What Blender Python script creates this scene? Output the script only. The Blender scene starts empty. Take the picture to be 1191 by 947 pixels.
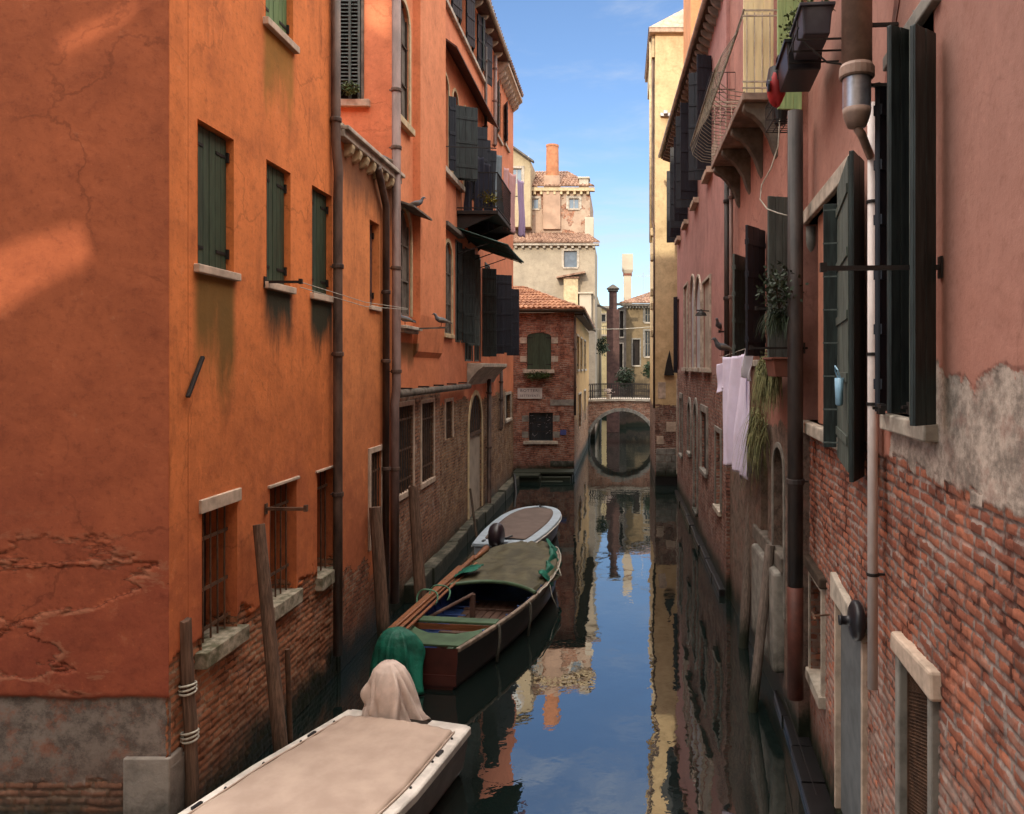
import bpy, bmesh, math, random
from mathutils import Vector, Matrix
from mathutils.geometry import tessellate_polygon
random.seed(7)
R = math.radians
SC = bpy.context.scene
COL = SC.collection
EYE = 4.3; FL = 900.0; CX = 722.0; CY = 427.0      # eye height (m), focal length and vanishing point of the canal

# ------------------------------------------------------------------ frames
def P(px, py, D):
    return Vector(((px-CX)*D/FL, D, EYE-(py-CY)*D/FL))
def G(px, py, z=0.0):
    D = FL*(EYE-z)/(py-CY)
    return Vector(((px-CX)*D/FL, D, z))
class Fr:
    """upright plane: origin p, outward normal n; local x runs along it, y outward, z up"""
    def __init__(s, p, n, z=0.0):
        s.p = Vector((p[0], p[1])); s.n = Vector((n[0], n[1])).normalized()
        s.x = Vector((s.n.y, -s.n.x))
        s.M = Matrix(((s.x.x, s.n.x, 0, p[0]), (s.x.y, s.n.y, 0, p[1]), (0, 0, 1, z), (0, 0, 0, 1)))
    def loc(s, px, py=CY, off=0.0):
        k = Vector(((px-CX)/FL, 1.0))
        t = (off + s.p.dot(s.n))/k.dot(s.n)
        q = k*t
        return Vector(((q-s.p).dot(s.x), off, EYE-(py-CY)*t/FL))
    def w(s, v): return s.M @ Vector(v)
def line_fr(a, b, side):
    d = Vector((b[0]-a[0], b[1]-a[1])).normalized()
    n = Vector((d.y, -d.x))
    if (n.x > 0) != (side > 0): n = -n
    return Fr(a, n)
WORLD = Fr((0, 0), (0, 1)); WORLD.M = Matrix.Identity(4)

# ------------------------------------------------------------------ mesh builder
class MB:
    def __init__(s): s.v = []; s.f = []; s.mi = []; s.cur = 0
    def add(s, vs, fs):
        b = len(s.v); s.v += [Vector(p) for p in vs]
        for f in fs: s.f.append([b+i for i in f]); s.mi.append(s.cur)
        return s
    def quad(s, a, b, c, d): return s.add([a, b, c, d], [(0, 1, 2, 3)])
    def box(s, x0, x1, y0, y1, z0, z1):
        return s.add([(x0,y0,z0),(x1,y0,z0),(x1,y1,z0),(x0,y1,z0),(x0,y0,z1),(x1,y0,z1),(x1,y1,z1),(x0,y1,z1)],
                     [(0,3,2,1),(4,5,6,7),(0,1,5,4),(1,2,6,5),(2,3,7,6),(3,0,4,7)])
    def hexa(s, b, t):          # 4 bottom + 4 top points
        return s.add(list(b)+list(t), [(0,3,2,1),(4,5,6,7),(0,1,5,4),(1,2,6,5),(2,3,7,6),(3,0,4,7)])
    def beam(s, a, b, w, h, up=(0,0,1)):
        a = Vector(a); b = Vector(b); d = (b-a).normalized(); u = Vector(up)
        r = d.cross(u)
        if r.length < 1e-4: u = Vector((0,1,0)); r = d.cross(u)
        r.normalize(); u = r.cross(d).normalized(); r *= w/2; u *= h/2
        return s.hexa([a-r-u, a+r-u, a+r+u, a-r+u], [b-r-u, b+r-u, b+r+u, b-r+u])
    def prism(s, poly, off, n0, n1):
        """poly in (x,z), extruded along y n0..n1"""
        n = len(poly)
        vs = [(x, n0, z) for x, z in poly]+[(x, n1, z) for x, z in poly]
        fs = [tuple(range(n))[::-1], tuple(range(n, 2*n))]+[(i, (i+1) % n, n+(i+1) % n, n+i) for i in range(n)]
        return s.add(vs, fs)
    def prism_x(s, poly, x0, x1):
        n = len(poly)
        vs = [(x0, y, z) for y, z in poly]+[(x1, y, z) for y, z in poly]
        fs = [tuple(range(n))[::-1], tuple(range(n, 2*n))]+[(i, (i+1) % n, n+(i+1) % n, n+i) for i in range(n)]
        return s.add(vs, fs)
    def tube(s, pts, r, seg=8, caps=True):
        pts = [Vector(p) for p in pts]; n = len(pts)
        rs = r if isinstance(r, (list, tuple)) else [r]*n
        T0 = (pts[1]-pts[0]).normalized()
        up = Vector((0,0,1)) if abs(T0.z) < .9 else Vector((1,0,0))
        N = T0.cross(up).normalized(); vs = []
        for i, p in enumerate(pts):
            a = pts[max(0, i-1)]; c = pts[min(n-1, i+1)]
            T = (c-a).normalized(); N = (N-T*N.dot(T)).normalized(); Bn = T.cross(N)
            for k in range(seg):
                t = 2*math.pi*k/seg
                vs.append(p+(N*math.cos(t)+Bn*math.sin(t))*rs[i])
        fs = [(i*seg+k, i*seg+(k+1) % seg, (i+1)*seg+(k+1) % seg, (i+1)*seg+k) for i in range(n-1) for k in range(seg)]
        if caps: fs += [tuple(range(seg))[::-1], tuple((n-1)*seg+k for k in range(seg))]
        return s.add(vs, fs)
    def lathe(s, prof, c=(0,0,0), seg=16, sx=1, sy=1, amp=0, lob=0, caps=True):
        vs = []; n = len(prof)
        for r, z in prof:
            for k in range(seg):
                t = 2*math.pi*k/seg; rr = r*(1+amp*math.sin(lob*t))
                vs.append((c[0]+rr*math.cos(t)*sx, c[1]+rr*math.sin(t)*sy, c[2]+z))
        fs = [(i*seg+k, i*seg+(k+1) % seg, (i+1)*seg+(k+1) % seg, (i+1)*seg+k) for i in range(n-1) for k in range(seg)]
        if caps: fs += [tuple(range(seg))[::-1], tuple((n-1)*seg+k for k in range(seg))]
        return s.add(vs, fs)
    def grid(s, nu, nv, fn):
        vs = [fn(i/nu, j/nv) for j in range(nv+1) for i in range(nu+1)]
        return s.add(vs, [(j*(nu+1)+i, j*(nu+1)+i+1, (j+1)*(nu+1)+i+1, (j+1)*(nu+1)+i) for j in range(nv) for i in range(nu)])
    def ring(s, rings, closed=True, caps=False):
        n = len(rings[0]); vs = [p for r in rings for p in r]; fs = []
        for i in range(len(rings)-1):
            for k in range(n if closed else n-1):
                fs.append((i*n+k, i*n+(k+1) % n, (i+1)*n+(k+1) % n, (i+1)*n+k))
        if caps: fs += [tuple(range(n))[::-1], tuple((len(rings)-1)*n+k for k in range(n))]
        return s.add(vs, fs)
    def build(s, name, mats, parent=None, fr=WORLD, org=(0,0,0), smooth=False, bevel=0, label=None, cat=None, group=None, kind=None, thick=0, autosm=False, sub=0):
        org = Vector(org)
        if name in SPLIT and not getattr(s, 'single', False):
            par = list(range(len(s.v)))
            def root(i):
                while par[i] != i: par[i] = par[par[i]]; i = par[i]
                return i
            for f in s.f:
                for i in f[1:]: par[root(i)] = root(f[0])
            comp = {}
            for f, mi in zip(s.f, s.mi): comp.setdefault(root(f[0]), []).append((f, mi))
            if len(comp) > 1:
                last = None
                for fs in comp.values():
                    ids = sorted({i for f, _ in fs for i in f}); mp = {i: k for k, i in enumerate(ids)}
                    m = MB(); m.single = True; m.v = [s.v[i] for i in ids]; m.f = [[mp[i] for i in f] for f, _ in fs]; m.mi = [q for _, q in fs]
                    c = sum(m.v, Vector())/len(m.v)
                    last = m.build(name, mats, parent, fr, tuple(c), smooth, bevel, label, cat, group, kind, thick, autosm, sub)
                return last
        me = bpy.data.meshes.new(name)
        me.from_pydata([tuple(v-org) for v in s.v], [], s.f)
        if not isinstance(mats, (list, tuple)): mats = [mats]
        for m in mats: me.materials.append(m)
        if len(mats) > 1: me.polygons.foreach_set('material_index', s.mi)
        if smooth: me.polygons.foreach_set('use_smooth', [True]*len(me.polygons))
        me.update()
        o = bpy.data.objects.new(name, me); COL.objects.link(o)
        put(o, fr.M @ Matrix.Translation(org), parent)
        if thick:
            m = o.modifiers.new('t', 'SOLIDIFY'); m.thickness = thick; m.offset = 0
        if bevel:
            m = o.modifiers.new('b', 'BEVEL'); m.width = bevel; m.segments = 2; m.limit_method = 'ANGLE'; m.angle_limit = R(35)
        if sub:
            m = o.modifiers.new('s', 'SUBSURF'); m.levels = sub; m.render_levels = sub
        tag(o, label, cat, group, kind)
        return o
WM = {}
SPLIT = {'flue_bracket', 'dentil', 'rafter', 'stone_band', 'rib', 'balcony_bracket', 'pipe_clamp', 'stone_patch', 'side_moulding', 'fastener', 'step', 'cleat', 'rope_fender', 'quarter_knee', 'side_shutter', 'kerb_stone', 'line_bracket', 'peg', 'landing', 'shutter_catch'}
def put(o, M, parent=None):
    if parent is not None:
        o.parent = parent; o.matrix_local = WM[parent.name].inverted() @ M
    else: o.matrix_world = M
    WM[o.name] = M
def tag(o, label=None, cat=None, group=None, kind=None):
    if label: o['label'] = label
    if cat: o['category'] = cat
    if group: o['group'] = group
    if kind: o['kind'] = kind
    return o
def thing(name, label, cat, fr=WORLD, org=(0,0,0), group=None):
    o = bpy.data.objects.new(name, None); COL.objects.link(o); o.empty_display_size = .2
    put(o, fr.M @ Matrix.Translation(Vector(org)))
    return tag(o, label, cat, group)

# ------------------------------------------------------------------ materials
class NT:
    def __init__(s, name):
        s.m = bpy.data.materials.new(name); s.m.use_nodes = True; s.t = s.m.node_tree
        s.b = s.t.nodes['Principled BSDF']; s.L = s.t.links
    def n(s, typ, **k):
        nd = s.t.nodes.new('ShaderNode'+typ)
        for a, v in k.items(): setattr(nd, a, v)
        return nd
    def put(s, sock, v):
        if v is None: return
        if hasattr(v, 'is_output') or isinstance(v, bpy.types.NodeSocket): s.L.new(v, sock)
        elif isinstance(v, (tuple, list)) and len(v) == 3 and sock.type == 'RGBA': sock.default_value = (*v, 1)
        else: sock.default_value = v
    def math(s, op, a, b=None, c=None, clamp=False):
        nd = s.n('Math', operation=op, use_clamp=clamp)
        s.put(nd.inputs[0], a); s.put(nd.inputs[1], b)
        if c is not None: s.put(nd.inputs[2], c)
        return nd.outputs[0]
    def mix(s, f, a, b, mode='MIX'):
        nd = s.n('Mix', data_type='RGBA', blend_type=mode)
        s.put(nd.inputs[0], f); s.put(nd.inputs[6], a); s.put(nd.inputs[7], b); return nd.outputs[2]
    def ss(s, v, a, b, to0=0.0, to1=1.0):
        nd = s.n('MapRange', interpolation_type='SMOOTHSTEP', clamp=True)
        s.put(nd.inputs[0], v); s.put(nd.inputs[1], a); s.put(nd.inputs[2], b); s.put(nd.inputs[3], to0); s.put(nd.inputs[4], to1)
        return nd.outputs[0]
    def noise(s, vec, sc, det=4, rough=.55, dist=0):
        nd = s.n('TexNoise'); s.put(nd.inputs['Vector'], vec); s.put(nd.inputs['Scale'], sc)
        s.put(nd.inputs['Detail'], det); s.put(nd.inputs['Roughness'], rough); s.put(nd.inputs['Distortion'], dist)
        return nd.outputs[0], nd.outputs[1]
    def xyz(s, x, y, z):
        nd = s.n('CombineXYZ'); s.put(nd.inputs[0], x); s.put(nd.inputs[1], y); s.put(nd.inputs[2], z); return nd.outputs[0]
    def bump(s, h, st=1, dist=.01, nrm=None):
        nd = s.n('Bump'); s.put(nd.inputs['Height'], h); s.put(nd.inputs['Strength'], st); s.put(nd.inputs['Distance'], dist)
        if nrm is not None: s.put(nd.inputs['Normal'], nrm)
        return nd.outputs[0]
    def out(s, col, rough=.8, nrm=None, metal=None, spec=None):
        s.put(s.b.inputs['Base Color'], col); s.put(s.b.inputs['Roughness'], rough)
        if nrm is not None: s.put(s.b.inputs['Normal'], nrm)
        if metal is not None: s.put(s.b.inputs['Metallic'], metal)
        if spec is not None: s.put(s.b.inputs['Specular IOR Level'], spec)
        return s.m
def mul(c, k): return tuple(min(1, x*k) for x in c)

def simple(name, col, rough=.7, var=.35, sc=6, bump=.3, bd=.004, metal=0, spec=.4, col2=None, stretch=(1,1,1), algae=None):
    t = NT(name); co = t.n('TexCoord').outputs['Object']
    rnd = t.n('ObjectInfo').outputs['Random']
    mp = t.n('VectorMath', operation='MULTIPLY'); t.put(mp.inputs[0], co); mp.inputs[1].default_value = stretch
    ad = t.n('VectorMath', operation='ADD'); t.put(ad.inputs[0], mp.outputs[0])
    t.put(ad.inputs[1], t.xyz(t.math('MULTIPLY', rnd, 37.0), t.math('MULTIPLY', rnd, 11.0), 0.0))
    v = ad.outputs[0]
    n1, _ = t.noise(v, sc, 5, .65); n2, _ = t.noise(v, sc*.25, 3)
    f = t.math('ADD', t.math('MULTIPLY', n1, .6), t.math('MULTIPLY', n2, .4))
    c = t.mix(t.ss(f, .35, .65), mul(col, 1-var), col2 if col2 else mul(col, 1+var*.6))
    if algae is not None:
        pz = t.n('SeparateXYZ'); t.put(pz.inputs[0], t.n('NewGeometry').outputs['Position'])
        z = t.math('ADD', pz.outputs[2], t.math('MULTIPLY', t.math('SUBTRACT', n1, .5), .4))
        c = t.mix(t.ss(z, algae, algae+.45), (.012, .016, .008), c)
    return t.out(c, rough, t.bump(n1, bump, bd), metal, spec)

def wall_mat(name, hi, lo=None, zlo=2.0, zhi=5.0, brick=None, b1=(.36,.13,.075), b2=(.24,.08,.05), mortar=(.30,.25,.21), amp=.5,
             render=None, rrough=1.0, rcol=(.30,.26,.22), rx=None, stains=(), patch=0.0, warm=1.0, bw=.26, bh=.072, damp=1.0, base=None, streak=.35, crack=0, eff=.3, bdist=.02, hcrack=0.0, ramp=.9, lowrender=None, grit=1.0, disp=0.0):
    """weathered plaster over brick: brick shows below z=brick, bare render in the z range render, damp and algae at the waterline"""
    t = NT(name); co = t.n('TexCoord').outputs['Object']
    sp = t.n('SeparateXYZ'); t.put(sp.inputs[0], co)
    X = t.math('ADD', sp.outputs[0], sp.outputs[1]); Z = sp.outputs[2]
    v = t.xyz(X, Z, sp.outputs[1])
    big, _ = t.noise(v, .45, 4, .6); mid, _ = t.noise(v, 1.7, 6, .68, .2); fine, _ = t.noise(v, 11, 6, .8)
    sx_ = t.math('ADD', t.math('MULTIPLY', X, 2.6), t.math('MULTIPLY', mid, .5))
    strk, _ = t.noise(t.xyz(sx_, t.math('MULTIPLY', Z, .42), 0.0), 1.0, 6, .68)
    smod = t.ss(big, .35, .62)
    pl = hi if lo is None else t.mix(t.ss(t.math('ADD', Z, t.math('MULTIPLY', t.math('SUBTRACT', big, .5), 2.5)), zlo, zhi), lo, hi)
    pl = t.mix(t.math('MULTIPLY', t.ss(big, .38, .7), .35), pl, mul(hi, 1.35))
    pl = t.mix(t.math('MULTIPLY', t.ss(mid, .45, .72), .35), pl, mul(lo or hi, .6))
    pl = t.mix(t.math('MULTIPLY', t.ss(mid, .52, .28), .30), pl, mul(hi, 1.45))
    pl = t.mix(t.math('MULTIPLY', t.math('MULTIPLY', t.ss(strk, .5, .72), smod), streak), pl, mul(lo or hi, .42))
    pl = t.mix(t.math('MULTIPLY', t.ss(strk, .42, .3), streak*.6), pl, mul(hi, 1.5))
    pl = t.mix(t.math('MULTIPLY', t.ss(fine, .48, .72), .38*grit), pl, mul(lo or hi, .42))
    pl = t.mix(t.math('MULTIPLY', t.ss(fine, .44, .26), .40*grit), pl, mul(hi, 1.6))
    blot, _ = t.noise(v, 3.4, 6, .75)
    pl = t.mix(t.math('MULTIPLY', t.ss(blot, .56, .70), .30*grit), pl, mul(lo or hi, .55))
    pl = t.mix(t.math('MULTIPLY', t.ss(blot, .40, .30), .30*grit), pl, tuple(.72*a+.28*b for a, b in zip(hi, (.66,.44,.30))))
    hgt = t.math('ADD', t.math('MULTIPLY', mid, .55), t.math('MULTIPLY', fine, .18))
    # cracks and lifted edges of plaster
    if crack:
     cr, crc = t.noise(v, .9, 6, .6)
     vor = t.n('TexVoronoi', feature='DISTANCE_TO_EDGE'); ad = t.n('VectorMath', operation='ADD')
     t.put(ad.inputs[0], v); sc = t.n('VectorMath', operation='SCALE'); t.put(sc.inputs[0], crc); sc.inputs['Scale'].default_value = 1.1
     t.put(ad.inputs[1], sc.outputs[0]); t.put(vor.inputs['Vector'], ad.outputs[0]); vor.inputs['Scale'].default_value = .55
     cmask = t.math('MULTIPLY', t.ss(vor.outputs['Distance'], .012, .002), t.ss(big, .42, .55))
     pl = t.mix(t.math('MULTIPLY', cmask, crack), pl, mul(lo or hi, .2))
     hgt = t.math('SUBTRACT', hgt, t.math('MULTIPLY', cmask, .5*crack))
    dh = t.math('MULTIPLY', t.math('SUBTRACT', mid, .5), .016)
    if hcrack:
        hn, _ = t.noise(t.xyz(t.math('MULTIPLY', X, .33), t.math('MULTIPLY', Z, 1.0), 7.3), 1.0, 7, .62, .25)
        low = t.math('MULTIPLY', t.ss(Z, 3.3, 2.5), t.ss(Z, 1.38, 1.46))
        for lv in (.46,):
            d = t.math('ABSOLUTE', t.math('SUBTRACT', hn, lv))
            cm = t.math('MULTIPLY', t.ss(d, .006, .001), low)
            pl = t.mix(t.math('MULTIPLY', cm, hcrack), pl, mul(lo or hi, .25))
            hgt = t.math('SUBTRACT', hgt, t.math('MULTIPLY', cm, 1.0))
        fl_ = t.math('MULTIPLY', t.ss(t.math('ABSOLUTE', t.math('SUBTRACT', hn, .474)), .020, .010), t.math('MULTIPLY', low, t.ss(blot, .44, .54)))
        pl = t.mix(t.math('MULTIPLY', fl_, .40), pl, (.36,.17,.10))
        stp = t.math('MULTIPLY', t.ss(hn, .455, .47), low)
        hgt = t.math('ADD', hgt, t.math('MULTIPLY', stp, .8))
        sc2, _ = t.noise(t.xyz(X, t.math('MULTIPLY', Z, 1.4), 3.0), 2.6, 8, .75)
        hgt = t.math('ADD', hgt, t.math('MULTIPLY', t.math('MULTIPLY', sc2, low), 1.2))
        dh = t.math('ADD', dh, t.math('MULTIPLY', low, t.math('ADD', t.math('MULTIPLY', t.ss(hn, .45, .47), .008), t.math('MULTIPLY', t.math('SUBTRACT', sc2, .5), .013))))
        dh = t.math('SUBTRACT', dh, t.math('MULTIPLY', cm, .010))
        pl = t.mix(t.math('MULTIPLY', t.math('MULTIPLY', t.ss(sc2, .58, .68), low), .35), pl, mul(hi, .85))
    for (x0, x1, zt, ln, scol, am) in stains:
        xj = t.math('ADD', X, t.math('MULTIPLY', t.math('SUBTRACT', mid, .5), .12))
        mx = t.math('MULTIPLY', t.ss(xj, x0-.05, x0+.1), t.ss(xj, x1+.05, x1-.1))
        zz = t.math('ADD', Z, t.math('MULTIPLY', t.math('SUBTRACT', strk, .5), ln*1.6))
        mz = t.math('MULTIPLY', t.ss(zz, zt-ln, zt-ln*.3), t.ss(Z, zt+.02, zt-.02))
        pl = t.mix(t.math('MULTIPLY', t.math('MULTIPLY', mx, mz), am), pl, scol)
    col = pl
    if render:
        zr = t.math('ADD', Z, t.math('MULTIPLY', t.math('SUBTRACT', mid, .5), ramp))
        zr = t.math('ADD', zr, t.math('MULTIPLY', t.math('SUBTRACT', fine, .5), .15*ramp))
        if rx:
            zr = t.math('ADD', zr, t.math('MULTIPLY', t.ss(X, rx[0], rx[1]), 3.0))
        rm = t.ss(zr, render+.02, render-.02)
        rn, _ = t.noise(v, 5, 8, .8)
        dh = t.math('ADD', dh, t.math('MULTIPLY', rm, t.math('SUBTRACT', t.math('MULTIPLY', rn, .030*rrough), .026)))
        rc = t.mix(t.ss(rn, .36, .62), mul(rcol, .5), mul(rcol, 1.3))
        rc = t.mix(t.math('MULTIPLY', t.ss(blot, .5, .66), .5), rc, mul(hi, .8))
        col = t.mix(rm, col, rc)
        hgt = t.math('SUBTRACT', t.math('ADD', hgt, t.math('MULTIPLY', t.math('MULTIPLY', rn, rm), 1.5)), t.math('MULTIPLY', rm, .9))
    bm = None
    if brick is not None or patch:
        wob, wc = t.noise(v, 2.2, 3)
        fwob, fwc = t.noise(v, 11, 4)
        vx = t.math('ADD', X, t.math('MULTIPLY', t.math('SUBTRACT', wob, .5), .10))
        vz = t.math('ADD', t.math('ADD', Z, t.math('MULTIPLY', t.math('SUBTRACT', big, .5), .16)), t.math('MULTIPLY', t.math('SUBTRACT', fwob, .5), .028))
        bt = t.n('TexBrick'); t.put(bt.inputs['Vector'], t.xyz(vx, vz, 0.0))
        for k, q in (('Scale', 1.0), ('Mortar Size', .011), ('Mortar Smooth', .12), ('Bias', -.1), ('Brick Width', bw), ('Row Height', bh)): bt.inputs[k].default_value = q
        t.put(bt.inputs['Color1'], b1); t.put(bt.inputs['Color2'], b2); pass
        bt.offset_frequency = 2; bt.squash_frequency = 3; bt.squash = .62
        mn, _ = t.noise(v, 2.6, 6, .7, .5)
        t.put(bt.inputs['Mortar'], t.mix(t.ss(mn, .40, .60), mul(b2, .28), mul(mortar, 1.25)))  # patchy mortar; the dark tone also stands in for shade in the joints
        t.put(bt.inputs['Mortar Size'], t.ss(fwob, .3, .7, .009, .019))
        pc_ = t.n('TexWhiteNoise', noise_dimensions='2D')
        t.put(pc_.inputs['Vector'], t.xyz(t.math('FLOOR', t.math('DIVIDE', vx, bw*.7)), t.math('FLOOR', t.math('DIVIDE', vz, bh)), 0.0))
        bc0 = t.mix(t.math('MULTIPLY', t.ss(pc_.outputs['Value'], .72, .95), t.math('SUBTRACT', .6, t.math('MULTIPLY', bt.outputs['Fac'], .6))), bt.outputs['Color'], mul(b2, .42))
        bc0 = t.mix(t.math('MULTIPLY', t.ss(pc_.outputs['Value'], .25, .05), t.math('SUBTRACT', .5, t.math('MULTIPLY', bt.outputs['Fac'], .5))), bc0, mul(b1, 1.5))
        bc = t.mix(t.math('MULTIPLY', t.ss(fine, .35, .7), .5), bc0, mul(b2, .45))
        bc = t.mix(t.math('MULTIPLY', t.ss(mid, .5, .75), .5), bc, mul(b1, 1.35))
        e2, _ = t.noise(v, 3.1, 6, .7, .6)
        bc = t.mix(t.math('MULTIPLY', t.ss(e2, .54, .7), eff), bc, (.42, .36, .31))
        bc = t.mix(t.math('MULTIPLY', t.ss(e2, .44, .3), .55), bc, mul(b2, .35))
        if lowrender:
            lr_ = t.math('MULTIPLY', t.ss(t.math('ADD', Z, t.math('MULTIPLY', t.math('SUBTRACT', mid, .5), 1.2)), lowrender+.2, lowrender-.2), t.ss(fwob, .38, .56)); bc = t.mix(t.math('MULTIPLY', lr_, .6), bc, (.33,.24,.20))
        zb = t.math('ADD', Z, t.math('MULTIPLY', t.math('SUBTRACT', big, .5), amp*2.2))
        zb = t.math('ADD', zb, t.math('MULTIPLY', t.math('SUBTRACT', mid, .5), amp))
        zb = t.math('ADD', zb, t.math('MULTIPLY', t.math('SUBTRACT', fwob, .5), .30*min(1, amp*3)))
        zb = t.math('ADD', zb, t.math('MULTIPLY', t.math('SUBTRACT', pc_.outputs['Value'], .5), .10))
        bm = t.ss(zb, (brick if brick is not None else -9)+.015, (brick if brick is not None else -9)-.015)
        if patch:
            pn, _ = t.noise(v, .8, 6, .62, .4)
            bm = t.math('MAXIMUM', bm, t.ss(pn, patch, patch+.012))
        col = t.mix(bm, col, bc)
        bh_ = t.math('SUBTRACT', t.math('MULTIPLY', fine, .7), t.math('MULTIPLY', bt.outputs['Fac'], 1.0))
        bh_ = t.math('ADD', bh_, t.math('MULTIPLY', e2, .9))
        nd = t.n('Mix', data_type='FLOAT'); t.put(nd.inputs[0], bm); t.put(nd.inputs[2], t.math('ADD', hgt, 1.0)); t.put(nd.inputs[3], bh_)
        hgt = nd.outputs[0]
        db = t.math('ADD', t.math('ADD', -.022, t.math('MULTIPLY', bt.outputs['Fac'], -.008)), t.math('ADD', t.math('MULTIPLY', t.math('SUBTRACT', pc_.outputs['Value'], .5), .013), t.math('MULTIPLY', t.math('SUBTRACT', e2, .5), .016)))
        n2 = t.n('Mix', data_type='FLOAT'); t.put(n2.inputs[0], bm); t.put(n2.inputs[2], dh); t.put(n2.inputs[3], t.math('ADD', db, t.math('MULTIPLY', fine, .006))); dh = n2.outputs[0]
    # damp near the water
    zd = t.math('ADD', Z, t.math('MULTIPLY', t.math('SUBTRACT', mid, .5), .9))
    col = t.mix(t.math('MULTIPLY', t.ss(zd, 1.1, .3), .5*damp), col, mul(b2, .55))
    if base: col = t.mix(t.ss(zd, base[0]+.05, base[0]-.05), col, base[1])
    col = t.mix(t.math('MULTIPLY', t.ss(zd, .62, .3), .7*damp), col, (.045, .038, .024))
    col = t.mix(t.ss(zd, .42, .2), col, (.012, .016, .009))
    if disp:
        dn = t.n('Displacement'); dn.inputs['Midlevel'].default_value = 0; dn.inputs['Scale'].default_value = disp; t.put(dn.inputs['Height'], t.math('SUBTRACT', dh, .004))
        t.L.new(dn.outputs[0], t.t.nodes['Material Output'].inputs['Displacement']); t.m.displacement_method = 'DISPLACEMENT'
        return t.out(col, t.ss(zd, .2, 1.0, .45, .88), t.bump(t.math('ADD', fine, t.math('MULTIPLY', blot, .6)), .7, .006), spec=.25)
    return t.out(col, t.ss(zd, .2, 1.0, .45, .88), t.bump(hgt, .9, bdist), spec=.25)
# ------------------------------------------------------------------ material set
ORANGE = (.64,.175,.045)
M = {}
M['stone'] = simple('istrian_stone', (.46,.40,.33), .8, .35, 7, .5, .006, algae=.35)
M['stone_green'] = simple('mossy_stone', (.15,.14,.08), .85, .35, 9, .9, .014, col2=(.42,.36,.28))
M['stone_grey'] = simple('grey_stone', (.23,.215,.19), .85, .4, 5, .6, .008, algae=.4)
M['stone_dark'] = simple('dark_stone', (.14,.12,.10), .85, .45, 6, .5, .006)
M['cream_stone'] = simple('cream_stone', (.56,.44,.27), .8, .25, 6, .4, .004)
M['lintel'] = simple('pinkish_stone', (.52,.40,.31), .8, .3, 7, .5, .006)
M['shut_green'] = simple('green_shutter_paint', (.035,.058,.036), .55, .35, 9, .3, .002, stretch=(3,3,.4))
M['shut_light'] = simple('light_green_paint', (.12,.20,.08), .6, .3, 8, .3, .002, stretch=(3,3,.4))
M['shut_dark'] = simple('blackish_green_paint', (.012,.021,.021), .5, .5, 9, .4, .003, stretch=(4,4,.4), col2=(.028,.042,.042))
M['shut_black'] = simple('black_blue_paint', (.010,.014,.024), .5, .4, 9, .3, .002, stretch=(3,3,.4))
M['shut_grey'] = simple('faded_grey_green_paint', (.085,.105,.10), .65, .35, 8, .3, .002, stretch=(3,3,.4))
M['shut_worn'] = simple('worn_bare_board', (.07,.085,.07), .75, .6, 10, .5, .003, stretch=(4,4,.4))
M['ledge'] = simple('slimy_ledge_stone', (.16,.14,.10), .8, .55, 5, .8, .02, col2=(.30,.26,.20), algae=.16)
M['wood'] = simple('weathered_post_wood', (.13,.075,.05), .85, .5, 9, .8, .008, stretch=(5,5,.35), algae=.15)
M['wood_grey'] = simple('grey_post_wood', (.17,.135,.115), .85, .4, 9, .8, .006, stretch=(5,5,.35), algae=.15)
M['wood_dark'] = simple('dark_old_wood', (.055,.035,.022), .8, .4, 9, .5, .004, stretch=(4,4,.5))
M['varnish'] = simple('varnished_oar_wood', (.25,.10,.045), .45, .3, 9, .2, .002, stretch=(.6,4,4))
M['far_stone'] = simple('far_pale_stone', (.50,.44,.35), .85, .12, 1.2, .2, .003)
M['far_brick'] = simple('far_patchy_brick', (.42,.28,.20), .85, .25, 1.5, .3, .004)
M['quoin'] = simple('grey_corner_stone', (.21,.18,.155), .85, .35, 5, .9, .02, algae=.1)
M['iron'] = simple('dark_iron', (.022,.018,.017), .6, .3, 20, .3, .001, metal=.3)
M['rust'] = simple('rusty_iron', (.10,.05,.028), .8, .5, 14, .4, .002)
M['pale_iron'] = simple('pale_painted_iron', (.50,.44,.36), .6, .3, 14, .3, .001)
M['pipe_brown'] = simple('brown_drainpipe', (.075,.042,.034), .55, .55, 7, .4, .003, stretch=(1,1,.3), col2=(.13,.08,.06))
M['pipe_dark'] = simple('dark_drainpipe', (.030,.025,.027), .55, .5, 7, .4, .003, stretch=(1,1,.3), col2=(.06,.045,.04))
M['pipe_red'] = simple('red_lead_pipe', (.10,.028,.018), .6, .4, 6, .3, .002)
M['pipe_grey'] = simple('grey_mauve_drainpipe', (.20,.13,.115), .55, .4, 7, .3, .003, stretch=(1,1,.3))
M['pvc'] = simple('pale_plastic_pipe', (.80,.70,.66), .45, .12, 5, .1, .001)
M['zinc'] = simple('galvanised_sheet', (.42,.42,.46), .35, .25, 12, .2, .002, metal=.7)
M['flue'] = simple('painted_flue', (.36,.24,.19), .6, .3, 7, .4, .003)
M['glass'] = simple('window_glass', (.03,.04,.05), .08, .3, 3, .1, .002, spec=.8)
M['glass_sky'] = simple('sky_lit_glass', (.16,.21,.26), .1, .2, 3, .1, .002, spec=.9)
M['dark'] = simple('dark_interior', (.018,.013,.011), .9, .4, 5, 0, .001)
M['pale_panel'] = simple('pale_blocked_panel', (.36,.30,.24), .85, .25, 3, .4, .004)
M['grey_panel'] = simple('grey_cement_panel', (.125,.135,.14), .85, .25, 4, .5, .004)
M['tile'] = simple('terracotta_tiles', (.42,.17,.085), .85, .45, 5, .4, .006, col2=(.52,.27,.15))
M['tile_dark'] = simple('old_brown_tiles', (.26,.13,.085), .9, .5, 5, .4, .006, col2=(.38,.24,.17))
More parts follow.
